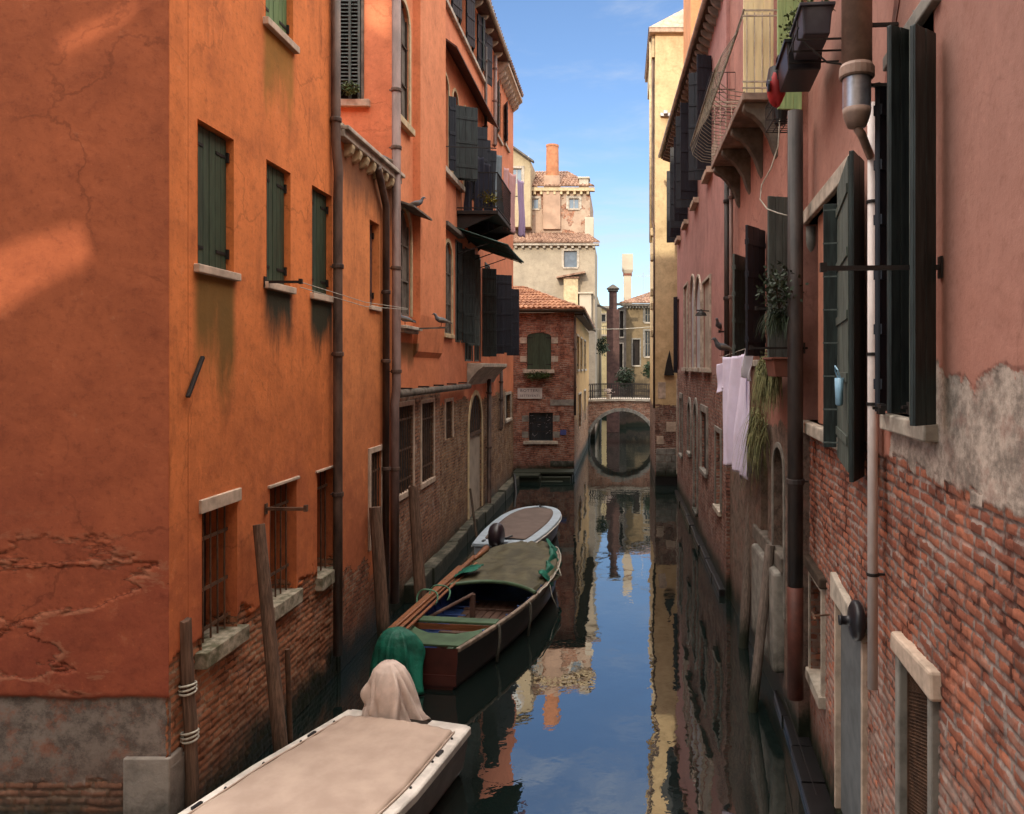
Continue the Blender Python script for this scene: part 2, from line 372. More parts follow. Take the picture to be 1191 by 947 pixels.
M['leaf'] = simple('leaf_green', (.05,.085,.025), .6, .5, 3, 0, .001, col2=(.09,.13,.035))
M['leaf_dark'] = simple('dark_leaf', (.022,.040,.018), .6, .4, 3, 0, .001)
M['grassy'] = simple('dry_fern_green', (.13,.16,.06), .7, .6, 14, 0, .001, col2=(.34,.34,.16))
M['yellow_leaf'] = simple('yellow_green_leaf', (.30,.26,.03), .7, .4, 3, 0, .001)
M['pot'] = simple('terracotta_pot', (.17,.06,.04), .8, .3, 6, .2, .002)
M['black_plastic'] = simple('black_plastic', (.016,.016,.02), .4, .2, 6, .1, .001)
M['dark_box'] = simple('dark_planter_plastic', (.045,.045,.06), .5, .3, 5, .1, .001)
M['red_bag'] = simple('red_nylon', (.45,.03,.035), .6, .3, 9, .4, .004)
M['blue_plastic'] = simple('pale_blue_plastic', (.25,.45,.60), .4, .1, 4, 0, .001)
M['hull_white'] = simple('dirty_white_gelcoat', (.62,.57,.52), .45, .28, 6, .1, .001)
M['hull_grey'] = simple('grey_hull_side', (.13,.11,.10), .5, .35, 3, .2, .002)
M['hull_blue'] = simple('pale_blue_gelcoat', (.40,.48,.56), .4, .15, 4, .1, .001)
M['hull_black'] = simple('black_hull_paint', (.010,.009,.010), .35, .3, 4, .1, .001)
M['hull_in'] = simple('blue_inner_hull', (.030,.075,.24), .6, .4, 5, .2, .002)
M['bottom_boards'] = simple('brown_bottom_boards', (.10,.055,.04), .7, .4, 8, .3, .003)
M['transom_red'] = simple('dark_red_transom', (.06,.014,.010), .5, .3, 5, .2, .002)
M['boat_green'] = simple('boat_green_paint', (.065,.12,.065), .5, .3, 5, .2, .002)
M['cover_taupe'] = simple('taupe_canvas', (.42,.31,.25), .85, .14, 2.6, .6, .010, col2=(.46,.35,.285))
M['cover_brown'] = simple('brown_grey_canvas', (.15,.11,.095), .85, .2, 3, .3, .004)
M['tarp'] = simple('olive_tarpaulin', (.085,.075,.04), .7, .4, 5, .9, .03)
M['tarp_green'] = simple('bright_green_tarpaulin', (.006,.13,.085), .6, .5, 5, .9, .03)
M['cloth_pink'] = simple('pinkish_cloth_cover', (.66,.53,.47), .85, .22, 5, .6, .012)
M['rope'] = simple('pale_rope', (.42,.40,.34), .85, .3, 30, .5, .002)
M['rope_green'] = simple('green_rope', (.12,.30,.20), .8, .3, 30, .5, .002)
M['rope_dark'] = simple('grey_rope', (.10,.095,.08), .85, .3, 30, .5, .002)
M['lavender'] = simple('lavender_cotton', (.76,.72,.94), .85, .08, 4, .1, .002)
M['white_cloth'] = simple('grey_white_cotton', (.42,.42,.48), .85, .12, 4, .1, .002)
M['pink_cloth'] = simple('pink_towel', (.56,.33,.33), .9, .1, 4, .1, .002)
M['lilac_cloth'] = simple('lilac_towel', (.40,.30,.48), .9, .1, 4, .1, .002)
M['black_cloth'] = simple('black_cotton', (.012,.013,.026), .9, .3, 4, .1, .002)
M['grey_cloth'] = simple('blue_grey_cotton', (.17,.21,.24), .9, .2, 4, .1, .002)
M['awning'] = simple('dark_green_awning', (.008,.050,.038), .5, .35, 5, .3, .003)
M['board'] = simple('sign_board', (.52,.49,.47), .6, .1, 5, .1, .001)
M['ink'] = simple('sign_ink', (.03,.03,.05), .7, .1, 5, 0, .001)
M['tag_blue'] = simple('blue_number_plate', (.06,.07,.22), .5, .2, 5, 0, .001)
M['feather'] = simple('grey_feathers', (.13,.14,.16), .7, .4, 18, .3, .002)
M['hood'] = simple('reddish_board', (.10,.045,.035), .8, .4, 6, .3, .003)
M['green_wood'] = simple('bright_green_board', (.35,.55,.25), .6, .3, 6, .4, .003, stretch=(3,3,.3), col2=(.42,.58,.26))  # bright base colour painted in place of sunlight on the boards
M['cream_wood'] = simple('cream_board', (.90,.80,.50), .6, .2, 5, .3, .003, stretch=(3,3,.3))  # cream lightened to stand in for sun falling on it

# ------------------------------------------------------------------ facades
def arch_pts(x0, x1, z0, z1, kind='round', n=10):
    """outline of an opening, anticlockwise from bottom left; z1 is the crown"""
    w = x1-x0; c = (x0+x1)/2
    if kind == 'rect': return [(x0,z0),(x1,z0),(x1,z1),(x0,z1)]
    if kind == 'seg':  rise = abs(w)*.16
    elif kind == 'round': rise = abs(w)/2
    else: rise = abs(w)*.8
    zs = z1-rise; pts = [(x0,z0),(x1,z0)]
    for i in range(n+1):
        t = i/n
        if kind == 'pointed':
            u = 1-2*t                      # 1..-1
            pts.append((c+u*w/2, zs+rise*(1-abs(u)**1.7)**.8))
        else:
            a = math.pi*t
            pts.append((c+math.cos(a)*w/2, zs+math.sin(a)*rise))
    return pts
def plank_panel(mb, a, b, z0, z1, th=.035, n=4, batt=True, slope=0):
    """boarded shutter leaf between local points a and b (x,y), with gaps between boards and battens"""
    a = Vector((a[0], a[1], 0)); b = Vector((b[0], b[1], 0)); d = b-a; L = d.length; d.normalize()
    nrm = Vector((-d.y, d.x, 0))*th/2
    for i in range(n):
        p = a+d*(L*i/n+.003); q = a+d*(L*(i+1)/n-.003)
        lo = Vector((0,0,z0)); hi = Vector((0,0,z1+random.uniform(-.004,.004)))
        mb.hexa([p-nrm+lo, q-nrm+lo, q+nrm+lo, p+nrm+lo], [p-nrm+hi, q-nrm+hi, q+nrm+hi, p+nrm+hi])
    core = nrm*.5
    mb.hexa([a-core+Vector((0,0,z0+.01)), b-core+Vector((0,0,z0+.01)), b+core+Vector((0,0,z0+.01)), a+core+Vector((0,0,z0+.01))],
            [a-core+Vector((0,0,z1-.01)), b-core+Vector((0,0,z1-.01)), b+core+Vector((0,0,z1-.01)), a+core+Vector((0,0,z1-.01))])
    if batt:
        nb = max(2, int(round((z1-z0)/.5))) if batt is True else batt
        for i in range(nb):
            zc = z0+(z1-z0)*(i+.5)/nb
            p = a+d*.01; q = b-d*.01; o = nrm*1.75
            mb.hexa([p-o+Vector((0,0,zc-.035)), q-o+Vector((0,0,zc-.035)), q+o+Vector((0,0,zc-.035)), p+o+Vector((0,0,zc-.035))],
                    [p-o+Vector((0,0,zc+.035)), q-o+Vector((0,0,zc+.035)), q+o+Vector((0,0,zc+.035)), p+o+Vector((0,0,zc+.035))])
def strips(polys):
    """outline minus openings, cut into upright strips of quads"""
    xs = sorted({round(p[0], 5) for pl in polys for p in pl}); out = []
    for xa, xb in zip(xs, xs[1:]):
        if xb-xa < 1e-4: continue
        xm = (xa+xb)/2; cr = []
        for pl in polys:
            n = len(pl)
            for i in range(n):
                (x0, z0), (x1, z1) = pl[i], pl[(i+1) % n]
                if (x0-xm)*(x1-xm) < 0:
                    f = lambda x: z0+(z1-z0)*(x-x0)/(x1-x0)
                    cr.append((f(xm), f(xa), f(xb)))
        cr.sort()
        for lo_, hi_ in zip(cr[::2], cr[1::2]): out.append(((xa, lo_[1]), (xb, lo_[2]), (xb, hi_[2]), (xa, hi_[1])))
    return out
class Fac:
    def __init__(s, root, fr, mat):
        s.root = root; s.fr = fr; s.mat = mat; s.holes = []
    def rect(s, px0, px1, pt, pb, off=0):
        """pixel columns px0, px1; pt and pb measured at px0"""
        a = s.fr.loc(px0, pt, off); b = s.fr.loc(px1, pt, off); z0 = s.fr.loc(px0, pb, off).z
        return min(a.x, b.x), max(a.x, b.x), z0, a.z
    def hole(s, x0, x1, z0, z1, arch='rect', depth=.15):
        s.holes.append((arch_pts(x0, x1, z0, z1, arch), depth))
    def part(s, mb, name, mat, parent=None, org=(0,0,0), **k):
        return mb.build(name, mat, parent or s.root, s.fr, org, **k)
    def win(s, x0, x1, z0, z1, arch='rect', depth=.14, pane='glass', sill=None, lintel=None, frame=None, grille=None,
            closed=None, mull=None, name='window', label=None, sill_mat='stone', sill_h=.09, sill_out=.07, sill_ext=.06, hole=True):
        if hole: s.hole(x0, x1, z0, z1, arch, depth)
        org = ((x0+x1)/2, 0, z0); d = -depth
        m = MB(); g = .0
        pts = arch_pts(x0-.02, x1+.02, z0-.02, z1+.02, arch)
        m.prism(pts, 0, d-.03, d-.004)
        w = s.part(m, name, M[pane] if isinstance(pane, str) else pane, org=org, label=label)
        if sill:
            m = MB(); m.box(x0-sill_ext, x1+sill_ext, -.004 if depth < .02 else -depth+.01, sill_out, z0-sill_h, z0+.004)
            s.part(m, 'sill', M[sill_mat], w, org, bevel=.008)
        if lintel:
            m = MB(); m.box(x0-.05, x1+.05, -.02, .025, z1-.002, z1+lintel)
            s.part(m, 'lintel', M['lintel'], w, org, bevel=.008)
        if frame:
            fw, fo, fm = frame
            m = MB()
            # trim ring outside the opening, proud of the wall
            inn = arch_pts(x0-.002, x1+.002, z0, z1+.002, arch); outp = arch_pts(x0-fw, x1+fw, z0, z1+fw, arch)
            n = len(inn)
            for i in range(1, n):      # skip the bottom edge
                a, b = inn[i], inn[(i+1) % n]; c, e = outp[i], outp[(i+1) % n]
                m.hexa([(a[0],-.03,a[1]),(b[0],-.03,b[1]),(b[0],fo,b[1]),(a[0],fo,a[1])],
                       [(c[0],-.03,c[1]),(e[0],-.03,e[1]),(e[0],fo,e[1]),(c[0],fo,c[1])])
            s.part(m, 'frame', M[fm], w, org, bevel=.004)
        if mull:
            m = MB(); nv, nh, mm = mull; t = .022; yy = d+.012
            fr_ = .045
            m.box(x0, x0+fr_, yy-.012, yy+.02, z0, z1); m.box(x1-fr_, x1, yy-.012, yy+.02, z0, z1)
            m.box(x0+fr_, x1-fr_, yy-.012, yy+.02, z0, z0+fr_); m.box(x0+fr_, x1-fr_, yy-.012, yy+.02, z1-fr_, z1)
            for i in range(1, nv+1):
                xc = x0+(x1-x0)*i/(nv+1); m.box(xc-t, xc+t, yy-.01, yy+.017, z0+fr_, z1-fr_)
            for i in range(1, nh+1):
                zc = z0+(z1-z0)*i/(nh+1); m.box(x0+fr_, x1-fr_, yy-.008, yy+.014, zc-t*.7, zc+t*.7)
            s.part(m, 'casement', M[mm], w, org)
        if closed:
            m = MB(); c = (x0+x1)/2
            plank_panel(m, (x0+.01, d+.03), (c-.004, d+.03), z0+.01, z1-.01, n=3, batt=False)
            s.part(m, 'shutter', M[closed], w, org, bevel=.003)
            m = MB(); plank_panel(m, (c+.004, d+.03), (x1-.01, d+.03), z0+.01, z1-.01, n=3, batt=False)
            s.part(m, 'shutter', M[closed], w, org, bevel=.003)
            for xx, sg in ((x0, 1), (x1, -1)):
                for q in (.14, .86):
                    zc = z0+(z1-z0)*q; m = MB()
                    m.box(min(xx, xx+sg*.22), max(xx, xx+sg*.22), d+.049, d+.056, zc-.015, zc+.015)
                    m.box(min(xx, xx+sg*.03), max(xx, xx+sg*.03), d+.05, d+.075, zc-.05, zc+.05)
                    s.part(m, 'hinge', M['iron'], w, org)
        if grille:
            nb, hb, gm, go = grille
            m = MB(); r = .011
            for i in range(nb):
                xc = x0+(x1-x0)*(i+.5)/nb
                m.tube([(xc+random.uniform(-.01,.01), go, z0+.003), (xc, go, (z0+z1)/2), (xc+random.uniform(-.01,.01), go, z1-.003)], r, 6)
            for q in hb:
                zc = z0+(z1-z0)*q; m.box(x0+.001, x1-.001, go-.004, go+.004, zc-.018, zc+.018)
            s.part(m, 'grille', M[gm], w, org)
        return w, org
    def leaf(s, w, org, p, q, z0, z1, mat, n=4, batt=True):
        m = MB(); plank_panel(m, p, q, z0, z1, n=n, batt=batt)
        return s.part(m, 'shutter', M[mat] if isinstance(mat, str) else mat, w, org, bevel=.003)
    def finish(s, outline, back=3.0, name='wall', label=None, skip0=False, dense=None):
        mb = MB()
        if dense:
            dx0, dx1, dz0, dz1, st = dense; X0 = min(p[0] for p in outline); X1 = max(p[0] for p in outline); Z0 = min(p[1] for p in outline); Z1 = max(p[1] for p in outline)
            def lines(a, b, d0, d1, hv):
                s_ = {round(a, 4), round(b, 4)}|{round(h_, 4) for h_ in hv}
                k = d0
                while k < d1: s_.add(round(k, 4)); k += st
                s_ = sorted(q for q in s_ if a-1e-6 <= q <= b+1e-6); out = [s_[0]]
                hs = {round(h_, 4) for h_ in hv}|{round(a, 4), round(b, 4)}
                for q in s_[1:]:
                    if q-out[-1] < st*.35 and q not in hs: continue
                    out.append(q)
                return out
            hx = [p[0] for h, _ in s.holes for p in h]; hz = [p[1] for h, _ in s.holes for p in h]
            xs = lines(X0, X1, dx0, dx1, hx); zs = lines(Z0, Z1, dz0, dz1, hz); fm = MB()
            bx = [(min(p[0] for p in h), max(p[0] for p in h), min(p[1] for p in h), max(p[1] for p in h)) for h, _ in s.holes]
            nx = len(xs); fs = []
            for j in range(len(zs)-1):
                zc = (zs[j]+zs[j+1])/2; rows = [b_ for b_ in bx if b_[2] < zc < b_[3]]
                for i in range(nx-1):
                    xc = (xs[i]+xs[i+1])/2
                    if any(b_[0] < xc < b_[1] for b_ in rows): continue
                    fs.append((j*nx+i, (j+1)*nx+i, (j+1)*nx+i+1, j*nx+i+1))
            fm.add([(x, 0, z) for z in zs for x in xs], fs); s.part(fm, name, s.mat, label=label, smooth=True)
            name = 'reveal'; s.mat = s.mat2
        for q in ([] if dense else strips([outline]+[h for h, _ in s.holes])): mb.quad(*[(x, 0, z) for x, z in q])
        for h, d in s.holes:
            n = len(h)
            for i in range(n):
                a, b = h[i], h[(i+1) % n]
                mb.quad((a[0],0,a[1]), (b[0],0,b[1]), (b[0],-d-.02,b[1]), (a[0],-d-.02,a[1]))
        n = len(outline)
        for i in range(n):
            a, b = outline[i], outline[(i+1) % n]
            if skip0 and abs(a[0]) < .003 and abs(b[0]) < .003: continue
            mb.quad((a[0],0,a[1]), (b[0],0,b[1]), (b[0],-back,b[1]), (a[0],-back,a[1]))
        mb.quad(*[( x, -back, z) for x, z in ((outline[0]), (outline[1]), (outline[2]), (outline[3]))]) if n == 4 else None
        o = s.part(mb, name, s.mat, label=label)
        return o
def pipe(fac, pts, r, mat, collars=(), parent=None, name='downpipe', label=None, cm=None):
    m = MB(); m.tube(pts, r, 14)
    o = fac.part(m, name, M[mat], parent, org=tuple(pts[-1]), smooth=True, label=label)
    if collars:
        for c in collars:
            m = MB(); z = c
            # find point at that height
            for a, b in zip(pts, pts[1:]):
                if (a[2]-z)*(b[2]-z) <= 0 and abs(a[2]-b[2]) > .01:
                    t = (z-a[2])/(b[2]-a[2]); x = a[0]+(b[0]-a[0])*t; y = a[1]+(b[1]-a[1])*t
                    m.lathe([(r+.012,-.03),(r+.016,-.02),(r+.016,.02),(r+.012,.03)], (x, y, z), 14)
                    m.box(x-.012, x+.012, -.01, y, z-.01, z+.01)
                    fac.part(m, 'bracket', M[cm or mat], o, org=(x, y, z))
                    break
    return o
def bracket_bar(fac, px, py, px_free, name='line_bracket', r=.014, mat='iron', knee=True, org_z=None):
    """bar standing straight out from the wall: starts on the wall at px, free end seen at px_free"""
    a = fac.fr.loc(px, py, 0)
    D = None
    # world point on the wall, walk along normal until its column is px_free
    w = fac.fr.w(a); k = (px_free-CX)/FL
    # (w.x + n.x*o) = k*(w.y + n.y*o)
    o = (k*w.y-w.x)/(fac.fr.n.x-k*fac.fr.n.y)
    m = MB(); m.beam((a.x, -.03, a.z), (a.x, o, a.z), r*2, r*2)
    m.box(a.x-.03, a.x+.03, .001, .012, a.z-.06, a.z+.06)
    if knee: m.box(a.x-r*1.3, a.x+r*1.3, o-.03, o+.006, a.z-r*1.6, a.z+r*2.4)
    ob = fac.part(m, name, M[mat], org=(a.x, 0, a.z))
    return ob, o, a

def tile_roof(name, parent, fr, e0, e1, r0, r1, pitch=.2, mat='tile', rows=None, th=.06):
    """rows of half-round tiles between an eave e0-e1 and a ridge r0-r1 (local points)"""
    e0, e1, r0, r1 = map(Vector, (e0, e1, r0, r1))
    W = (e1-e0).length; H = ((r0+r1)/2-(e0+e1)/2).length
    n = max(2, int(W/pitch)); rows = rows or max(2, int(H/.36)); sgn = (e1-e0).cross(r0-e0 if (r0-e0).length > .01 else r1-e0)
    nn = sgn.normalized();
    if nn.z < 0: nn = -nn
    m = MB(); nu = n*6; vs = []; fs = []
    for j in range(rows):
        for sub in (0, 1):
            v = (j+sub)/rows
            lift = .035 if sub == 0 else 0.0
            for i in range(nu+1):
                u = i/nu; ph = (i % 6)/6
                h = abs(math.sin(ph*math.pi))*th+lift
                ja = random.uniform(-.006, .006)
                vs.append(e0.lerp(e1, u).lerp(r0.lerp(r1, u), v)+nn*(h+ja))
    for k in range(rows*2-1):
        for i in range(nu):
            a = k*(nu+1)+i; fs.append((a, a+1, a+nu+2, a+nu+1))
    # eave ends
    m.add(vs, fs)
    b = len(m.v)
    m.add([p+nn*-.02 for p in (e0, e1, r1, r0)], [(0, 1, 2, 3)])
    for i in range(nu):
        u0 = i/nu; u1 = (i+1)/nu
        m.quad(vs[i], vs[i+1], e0.lerp(e1, u1)-nn*.02, e0.lerp(e1, u0)-nn*.02)
    return m.build(name, M[mat], parent, fr, tuple(e0))
# ================================================================== LEFT BANK
XL = -3.95
def lf(y0): return Fr((XL, y0), (1, 0))      # local x = -(Y-y0): runs towards the camera
YA = 6.77
STAIN = (.075,.065,.025)
# ---------------- A: orange corner house
A = thing('orange_corner_house', 'orange plastered corner house filling the left edge, green shutters above barred windows', 'house', Fr((XL, YA), (1, 0)))
FA = Fac(A, Fr((XL, YA), (1, 0)), None)
ux = lambda px: FA.fr.loc(px).x
sA = []
r1 = FA.rect(230, 272, 138, 308); r2 = FA.rect(310, 338, 185, 328); r3 = FA.rect(363, 386, 215, 341); r0 = FA.rect(309, 341, -120, 22)
for r, ln, am, c in ((r1, 1.3, .85, (.12,.085,.02)), (r2, .75, 1.0, (.035,.032,.018)), (r3, .8, 1.0, (.035,.032,.018)), (r0, 1.1, .7, (.20,.13,.02))):
    sA.append((r[0]-.05, r[1]+.05, r[2]-.07, ln, c, am))
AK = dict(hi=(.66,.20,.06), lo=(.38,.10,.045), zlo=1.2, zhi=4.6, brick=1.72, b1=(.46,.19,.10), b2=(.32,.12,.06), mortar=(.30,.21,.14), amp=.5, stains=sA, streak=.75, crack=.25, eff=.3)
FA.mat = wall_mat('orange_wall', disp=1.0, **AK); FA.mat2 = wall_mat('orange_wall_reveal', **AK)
for r in (r1, r2, r3):
    FA.win(*r, depth=.12, pane='dark', closed='shut_green', sill=True, sill_mat='lintel', sill_h=.075, sill_out=.05)
FA.win(*r0, depth=.12, pane='dark', closed='shut_light', sill=True, sill_mat='lintel', sill_h=.08, sill_out=.06)
g1 = FA.rect(235, 276, 597, 757); g2 = FA.rect(314, 345, 568, 706); g3 = FA.rect(369, 389, 550, 673)
FA.win(*g1, depth=.32, pane='dark', grille=(5, (.78, .4, .1), 'rust', -.10), sill=True, sill_mat='stone_green', sill_h=.15, sill_out=.09, sill_ext=.08, lintel=.13)
FA.win(*g2, depth=.32, pane='dark', grille=(5, (.8, .22), 'rust', -.10), sill=True, sill_mat='stone_green', sill_h=.16, sill_out=.07, sill_ext=.03, lintel=.035)
FA.win(*g3, depth=.32, pane='dark', grille=(4, (.82,), 'rust', -.10), sill=True, sill_mat='stone_green', sill_h=.17, sill_out=.07, sill_ext=.0, lintel=.03)
xA1 = ux(396)
FA.finish([(0, -1.2), (xA1, -1.2), (xA1, 11.2), (0, 11.2)], back=9, skip0=True, dense=(xA1, 0, 0, 4.4, .02))
# near face, looking at the camera
NK = dict(hi=(.36,.100,.042), lo=(.235,.052,.028), zlo=1.6, zhi=4.8, streak=.12, crack=.3, hcrack=.65, amp=.2, ramp=.12, render=1.40, rcol=(.175,.14,.12),
      brick=.62, b1=(.28,.13,.08), b2=(.17,.08,.05), mortar=(.20,.14,.10), bdist=.025, rrough=.25)
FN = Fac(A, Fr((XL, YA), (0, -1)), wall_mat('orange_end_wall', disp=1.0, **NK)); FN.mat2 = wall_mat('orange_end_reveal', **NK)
FN.finish([(.002, -1.2), (9, -1.2), (9, 11.2), (.002, 11.2)], back=.3, skip0=True, dense=(0, 1.75, .3, 7.7, .016), name='end_wall')
# corner quoin stones
m = MB()
m.box(-.012, .40, -.2, .014, .25, .88); FN.part(m, 'quoin', M['quoin'], org=(.2, 0, .3), bevel=.012)
m = MB(); m.box(-.42, .008, -.2, .016, .2, .80); FA.part(m, 'quoin', M['quoin'], org=(-.2, 0, .2), bevel=.012)
# iron tie on the wall
a = FA.fr.loc(236, 415, .02); b = FA.fr.loc(217, 462, .02)
m = MB(); m.beam((a.x, .02, a.z), (b.x, .03, b.z), .035, .03); FA.part(m, 'wall_tie', M['iron'], org=tuple(b), bevel=.005)
# line brackets
bb, o1, p1 = bracket_bar(FA, 308, 328, 351)
bb, o2, p2 = bracket_bar(FA, 309, 592, 357, mat='rust', r=.018)
# drainpipe
q = FA.fr.loc(393, 300, .09); x = q.x
def zz(py): return FA.fr.loc(393, py, .09).z
pipe(FA, [(x+.02, .07, 11.1), (x+.02, .07, zz(165)), (x-.02, .09, zz(200)), (x, .09, zz(240)), (x, .09, zz(568)), (x, .09, zz(572)), (x, .09, zz(762))], .062, 'pipe_brown', (zz(140), zz(310), zz(412), zz(575)))
# ---------------- A2: low wall with corbelled cornice
A2 = thing('low_orange_house', 'low orange house between two drainpipes, topped by a stone cornice on round corbels', 'house', Fr((XL, 10.9), (1, 0)))
FB = Fac(A2, Fr((XL-.01, 10.9), (1, 0)), None)
r = FB.rect(430, 441, 255, 355); rg = FB.rect(430, 443, 528, 640)
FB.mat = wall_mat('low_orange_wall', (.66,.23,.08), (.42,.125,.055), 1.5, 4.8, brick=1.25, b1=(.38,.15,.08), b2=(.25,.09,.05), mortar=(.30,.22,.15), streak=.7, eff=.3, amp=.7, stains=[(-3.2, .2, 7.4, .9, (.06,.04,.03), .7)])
FB.win(*r, depth=.16, pane='dark', closed='hood', sill=True, sill_mat='lintel', sill_h=.07, sill_out=.04, sill_ext=.03)
FB.win(*rg, depth=.07, pane='dark', grille=(5, (.2, .8), 'rust', -.02), frame=(.09, .03, 'lintel'))
x0 = FB.fr.loc(396).x; x1 = FB.fr.loc(459).x
FB.finish([(x0+.1, -1.2), (x1, -1.2), (x1, 7.5), (x0+.1, 7.5)], back=6)
m = MB(); m.box(x1, x0+.2, -.25, .13, 7.50, 7.60); m.box(x1, x0+.2, -.25, .19, 7.60, 7.66); FB.part(m, 'cornice', M['stone'], org=(x0, 0, 7.5), bevel=.01)
m = MB()
for i in range(2): m.box(x1+.002, x0+.2, -.4-.2*i, .06-.16*i, 7.665+.07*i, 7.73+.07*i)
FB.part(m, 'coping', M['stone_green'], org=(x0, 0, 7.7), bevel=.01)
nc = 8
for i in range(nc):
    xc = x0+(x1-x0)*(i+.6)/nc
    m = MB(); m.prism_x([(-.05, 7.498), (.12, 7.498), (.125, 7.44), (.10, 7.37), (.05, 7.33), (-.05, 7.31)], xc-.055, xc+.055)
    FB.part(m, 'corbel', M['cream_stone'], org=(xc, 0, 7.4), bevel=.012)
x = FB.fr.loc(449, 300, .08).x
def zz(py): return FB.fr.loc(449, py, .08).z
pipe(FB, [(x+.55, .12, zz(205)), (x+.4, .1, zz(212)), (x, .08, zz(240)), (x, .08, zz(690))], .058, 'pipe_brown', (zz(340), zz(420), zz(545)))

# ---------------- B: long house, end wall + first orange section
YB = 13.5
B1 = thing('salmon_arched_house', 'tall salmon house with stone framed arched windows and louvred window on its end wall', 'house', Fr((XL, YB), (1, 0)))
FE = Fac(B1, Fr((XL, YB), (0, -1)), wall_mat('salmon_end', (.66,.24,.12), (.60,.20,.10), 7, 12, streak=.25, crack=.2))
le = FE.rect(420, 392, -8, 117)
w, org = FE.win(*le, depth=.1, pane='dark', frame=(.05, .02, 'stone_dark'), sill=True, sill_mat='lintel', sill_h=.12, sill_out=.08, sill_ext=.16)
m = MB(); n = 24
for i in range(n):
    z = le[2]+.25+(le[3]-le[2]-.3)*i/n
    m.hexa([(le[0]+.02,-.02,z),(le[1]-.02,-.02,z),(le[1]-.02,.02,z-.035),(le[0]+.02,.02,z-.035)], [(le[0]+.02,-.02,z+.01),(le[1]-.02,-.02,z+.01),(le[1]-.02,.02,z-.025),(le[0]+.02,.02,z-.025)])
for q in (0, .45, 1):
    xx = le[0]+.03+(le[1]-le[0]-.06)*q; m.box(xx-.02, xx+.02, -.03, .03, le[2]+.02, le[3]-.02)
FE.part(m, 'louvre', M['shut_grey'], w, org)
FE.finish([(.002, 6), (8, 6), (8, 14.3), (.002, 14.3)], back=.3, skip0=True, name='end_wall')
FB1 = Fac(B1, Fr((XL, YB), (1, 0)), wall_mat('salmon_wall', (.68,.25,.12), (.62,.20,.085), 3, 8, brick=3.78, b1=(.38,.19,.11), b2=(.26,.12,.075), mortar=(.32,.25,.19), amp=.16, streak=.3, eff=.55,
      stains=[(-1.3, -.2, 4.75, .5, (.10,.06,.02), .8)]))
ra = FB1.rect(461, 475, -10, 134); rb = FB1.rect(461, 477, 237, 365)
FB1.win(*ra, arch='round', depth=.05, pane='stone_dark', frame=(.10, .03, 'cream_stone'), sill=True, sill_mat='cream_stone', sill_h=.12, sill_out=.10, sill_ext=.12, mull=(1, 2, 'wood_dark'))
FB1.win(*rb, arch='round', depth=.05, pane='stone_dark', frame=(.09, .03, 'cream_stone'), sill=False, mull=(1, 2, 'stone_dark'))
lo1 = FB1.rect(463, 480, 474, 577); lo2 = FB1.rect(490, 504, 470, 563)
FB1.win(*lo1, depth=.05, pane='dark', frame=(.09, .02, 'lintel'), grille=(6, (.15, .5, .85), 'rust', -.012), sill=True, sill_mat='lintel', sill_h=.10, sill_out=.03, sill_ext=.08)
FB1.win(*lo2, depth=.05, pane='dark', frame=(.08, .02, 'lintel'), grille=(6, (.2, .8), 'rust', -.012), sill=True, sill_mat='lintel', sill_h=.10, sill_out=.03, sill_ext=.08)
xB = FB1.fr.loc(512).x
FB1.finish([(0, -1.2), (xB, -1.2), (xB, 14.3), (0, 14.3)], back=7, skip0=True)
# chimney breast
a = FB1.fr.loc(489, CY, .14).x; b = FB1.fr.loc(511, CY, .0).x
m = MB(); m.prism_x([(-.02, 4.45), (.06, 4.6), (.14, 5.3), (.14, 14.28), (-.02, 14.28)], b, a)
FB1.part(m, 'chimney_breast', FB1.mat, org=(0,0,0))
# hood over lower arch and pigeon shelf
h = FB1.fr.loc(484, 222, .0); 
m = MB(); m.hexa([(-1.25,.0,7.20),(.02,.0,7.20),(.02,.36,7.08),(-1.25,.36,7.08)], [(-1.25,.0,7.24),(.02,.0,7.24),(.02,.36,7.12),(-1.25,.36,7.12)])
FB1.part(m, 'hood', M['stone_dark'], org=(-.6, 0, 7.1), bevel=.005)
s0 = FB1.fr.loc(470, 380)
m = MB(); m.box(-1.15, -.05, -.0, .20, s0.z-.06, s0.z); m.box(-1.10, -.1, 0, .14, s0.z-.12, s0.z-.062)
FB1.part(m, 'ledge', M['stone'], org=(-.6, 0, s0.z), bevel=.01)
# big corner pipe
x = FB1.fr.loc(461, 300, .11).x
def zz(py): return FB1.fr.loc(461, py, .11).z
pipe(FB1, [(x, .11, 14.1), (x, .11, zz(455)), (x+.06, .10, zz(470)), (x+.06, .10, zz(700))], .075, 'pipe_grey', (zz(105), zz(172), zz(312), zz(432), zz(545)), cm='pipe_brown')
# gutter pipe lying along the wall
z = 3.84
xe = FB1.fr.loc(545, 457, .12).x
pipe(FB1, [(x, .13, z), (xe, .13, z-.02)], .07, 'stone_dark', name='gutter_pipe')
m = MB()
for i in range(5):
    xx = x+(xe-x)*(i+.5)/5; m.box(xx-.03, xx+.03, 0, .21, z+.06, z+.09)
FB1.part(m, 'pipe_clamp', M['iron'], org=(x, 0, z))

# ---------------- B2: house with shutters, balcony, awning
B2 = thing('salmon_shuttered_house', 'salmon house with black shutters, dark iron balcony and green awning, chimney on its eaves', 'house', Fr((XL, 16.9), (1, 0)))
FC = Fac(B2, Fr((XL, 16.9), (1, 0)), wall_mat('salmon_wall_far', (.64,.23,.12), (.60,.20,.10), 3, 8, brick=3.45, b1=(.34,.19,.10), b2=(.24,.12,.07), mortar=(.30,.24,.17), amp=.3, streak=.45, eff=.5))
U = lambda px, off=0: FC.fr.loc(px, CY, off).x
Zp = lambda px, py, off=0: FC.fr.loc(px, py, off).z
xe = U(597)
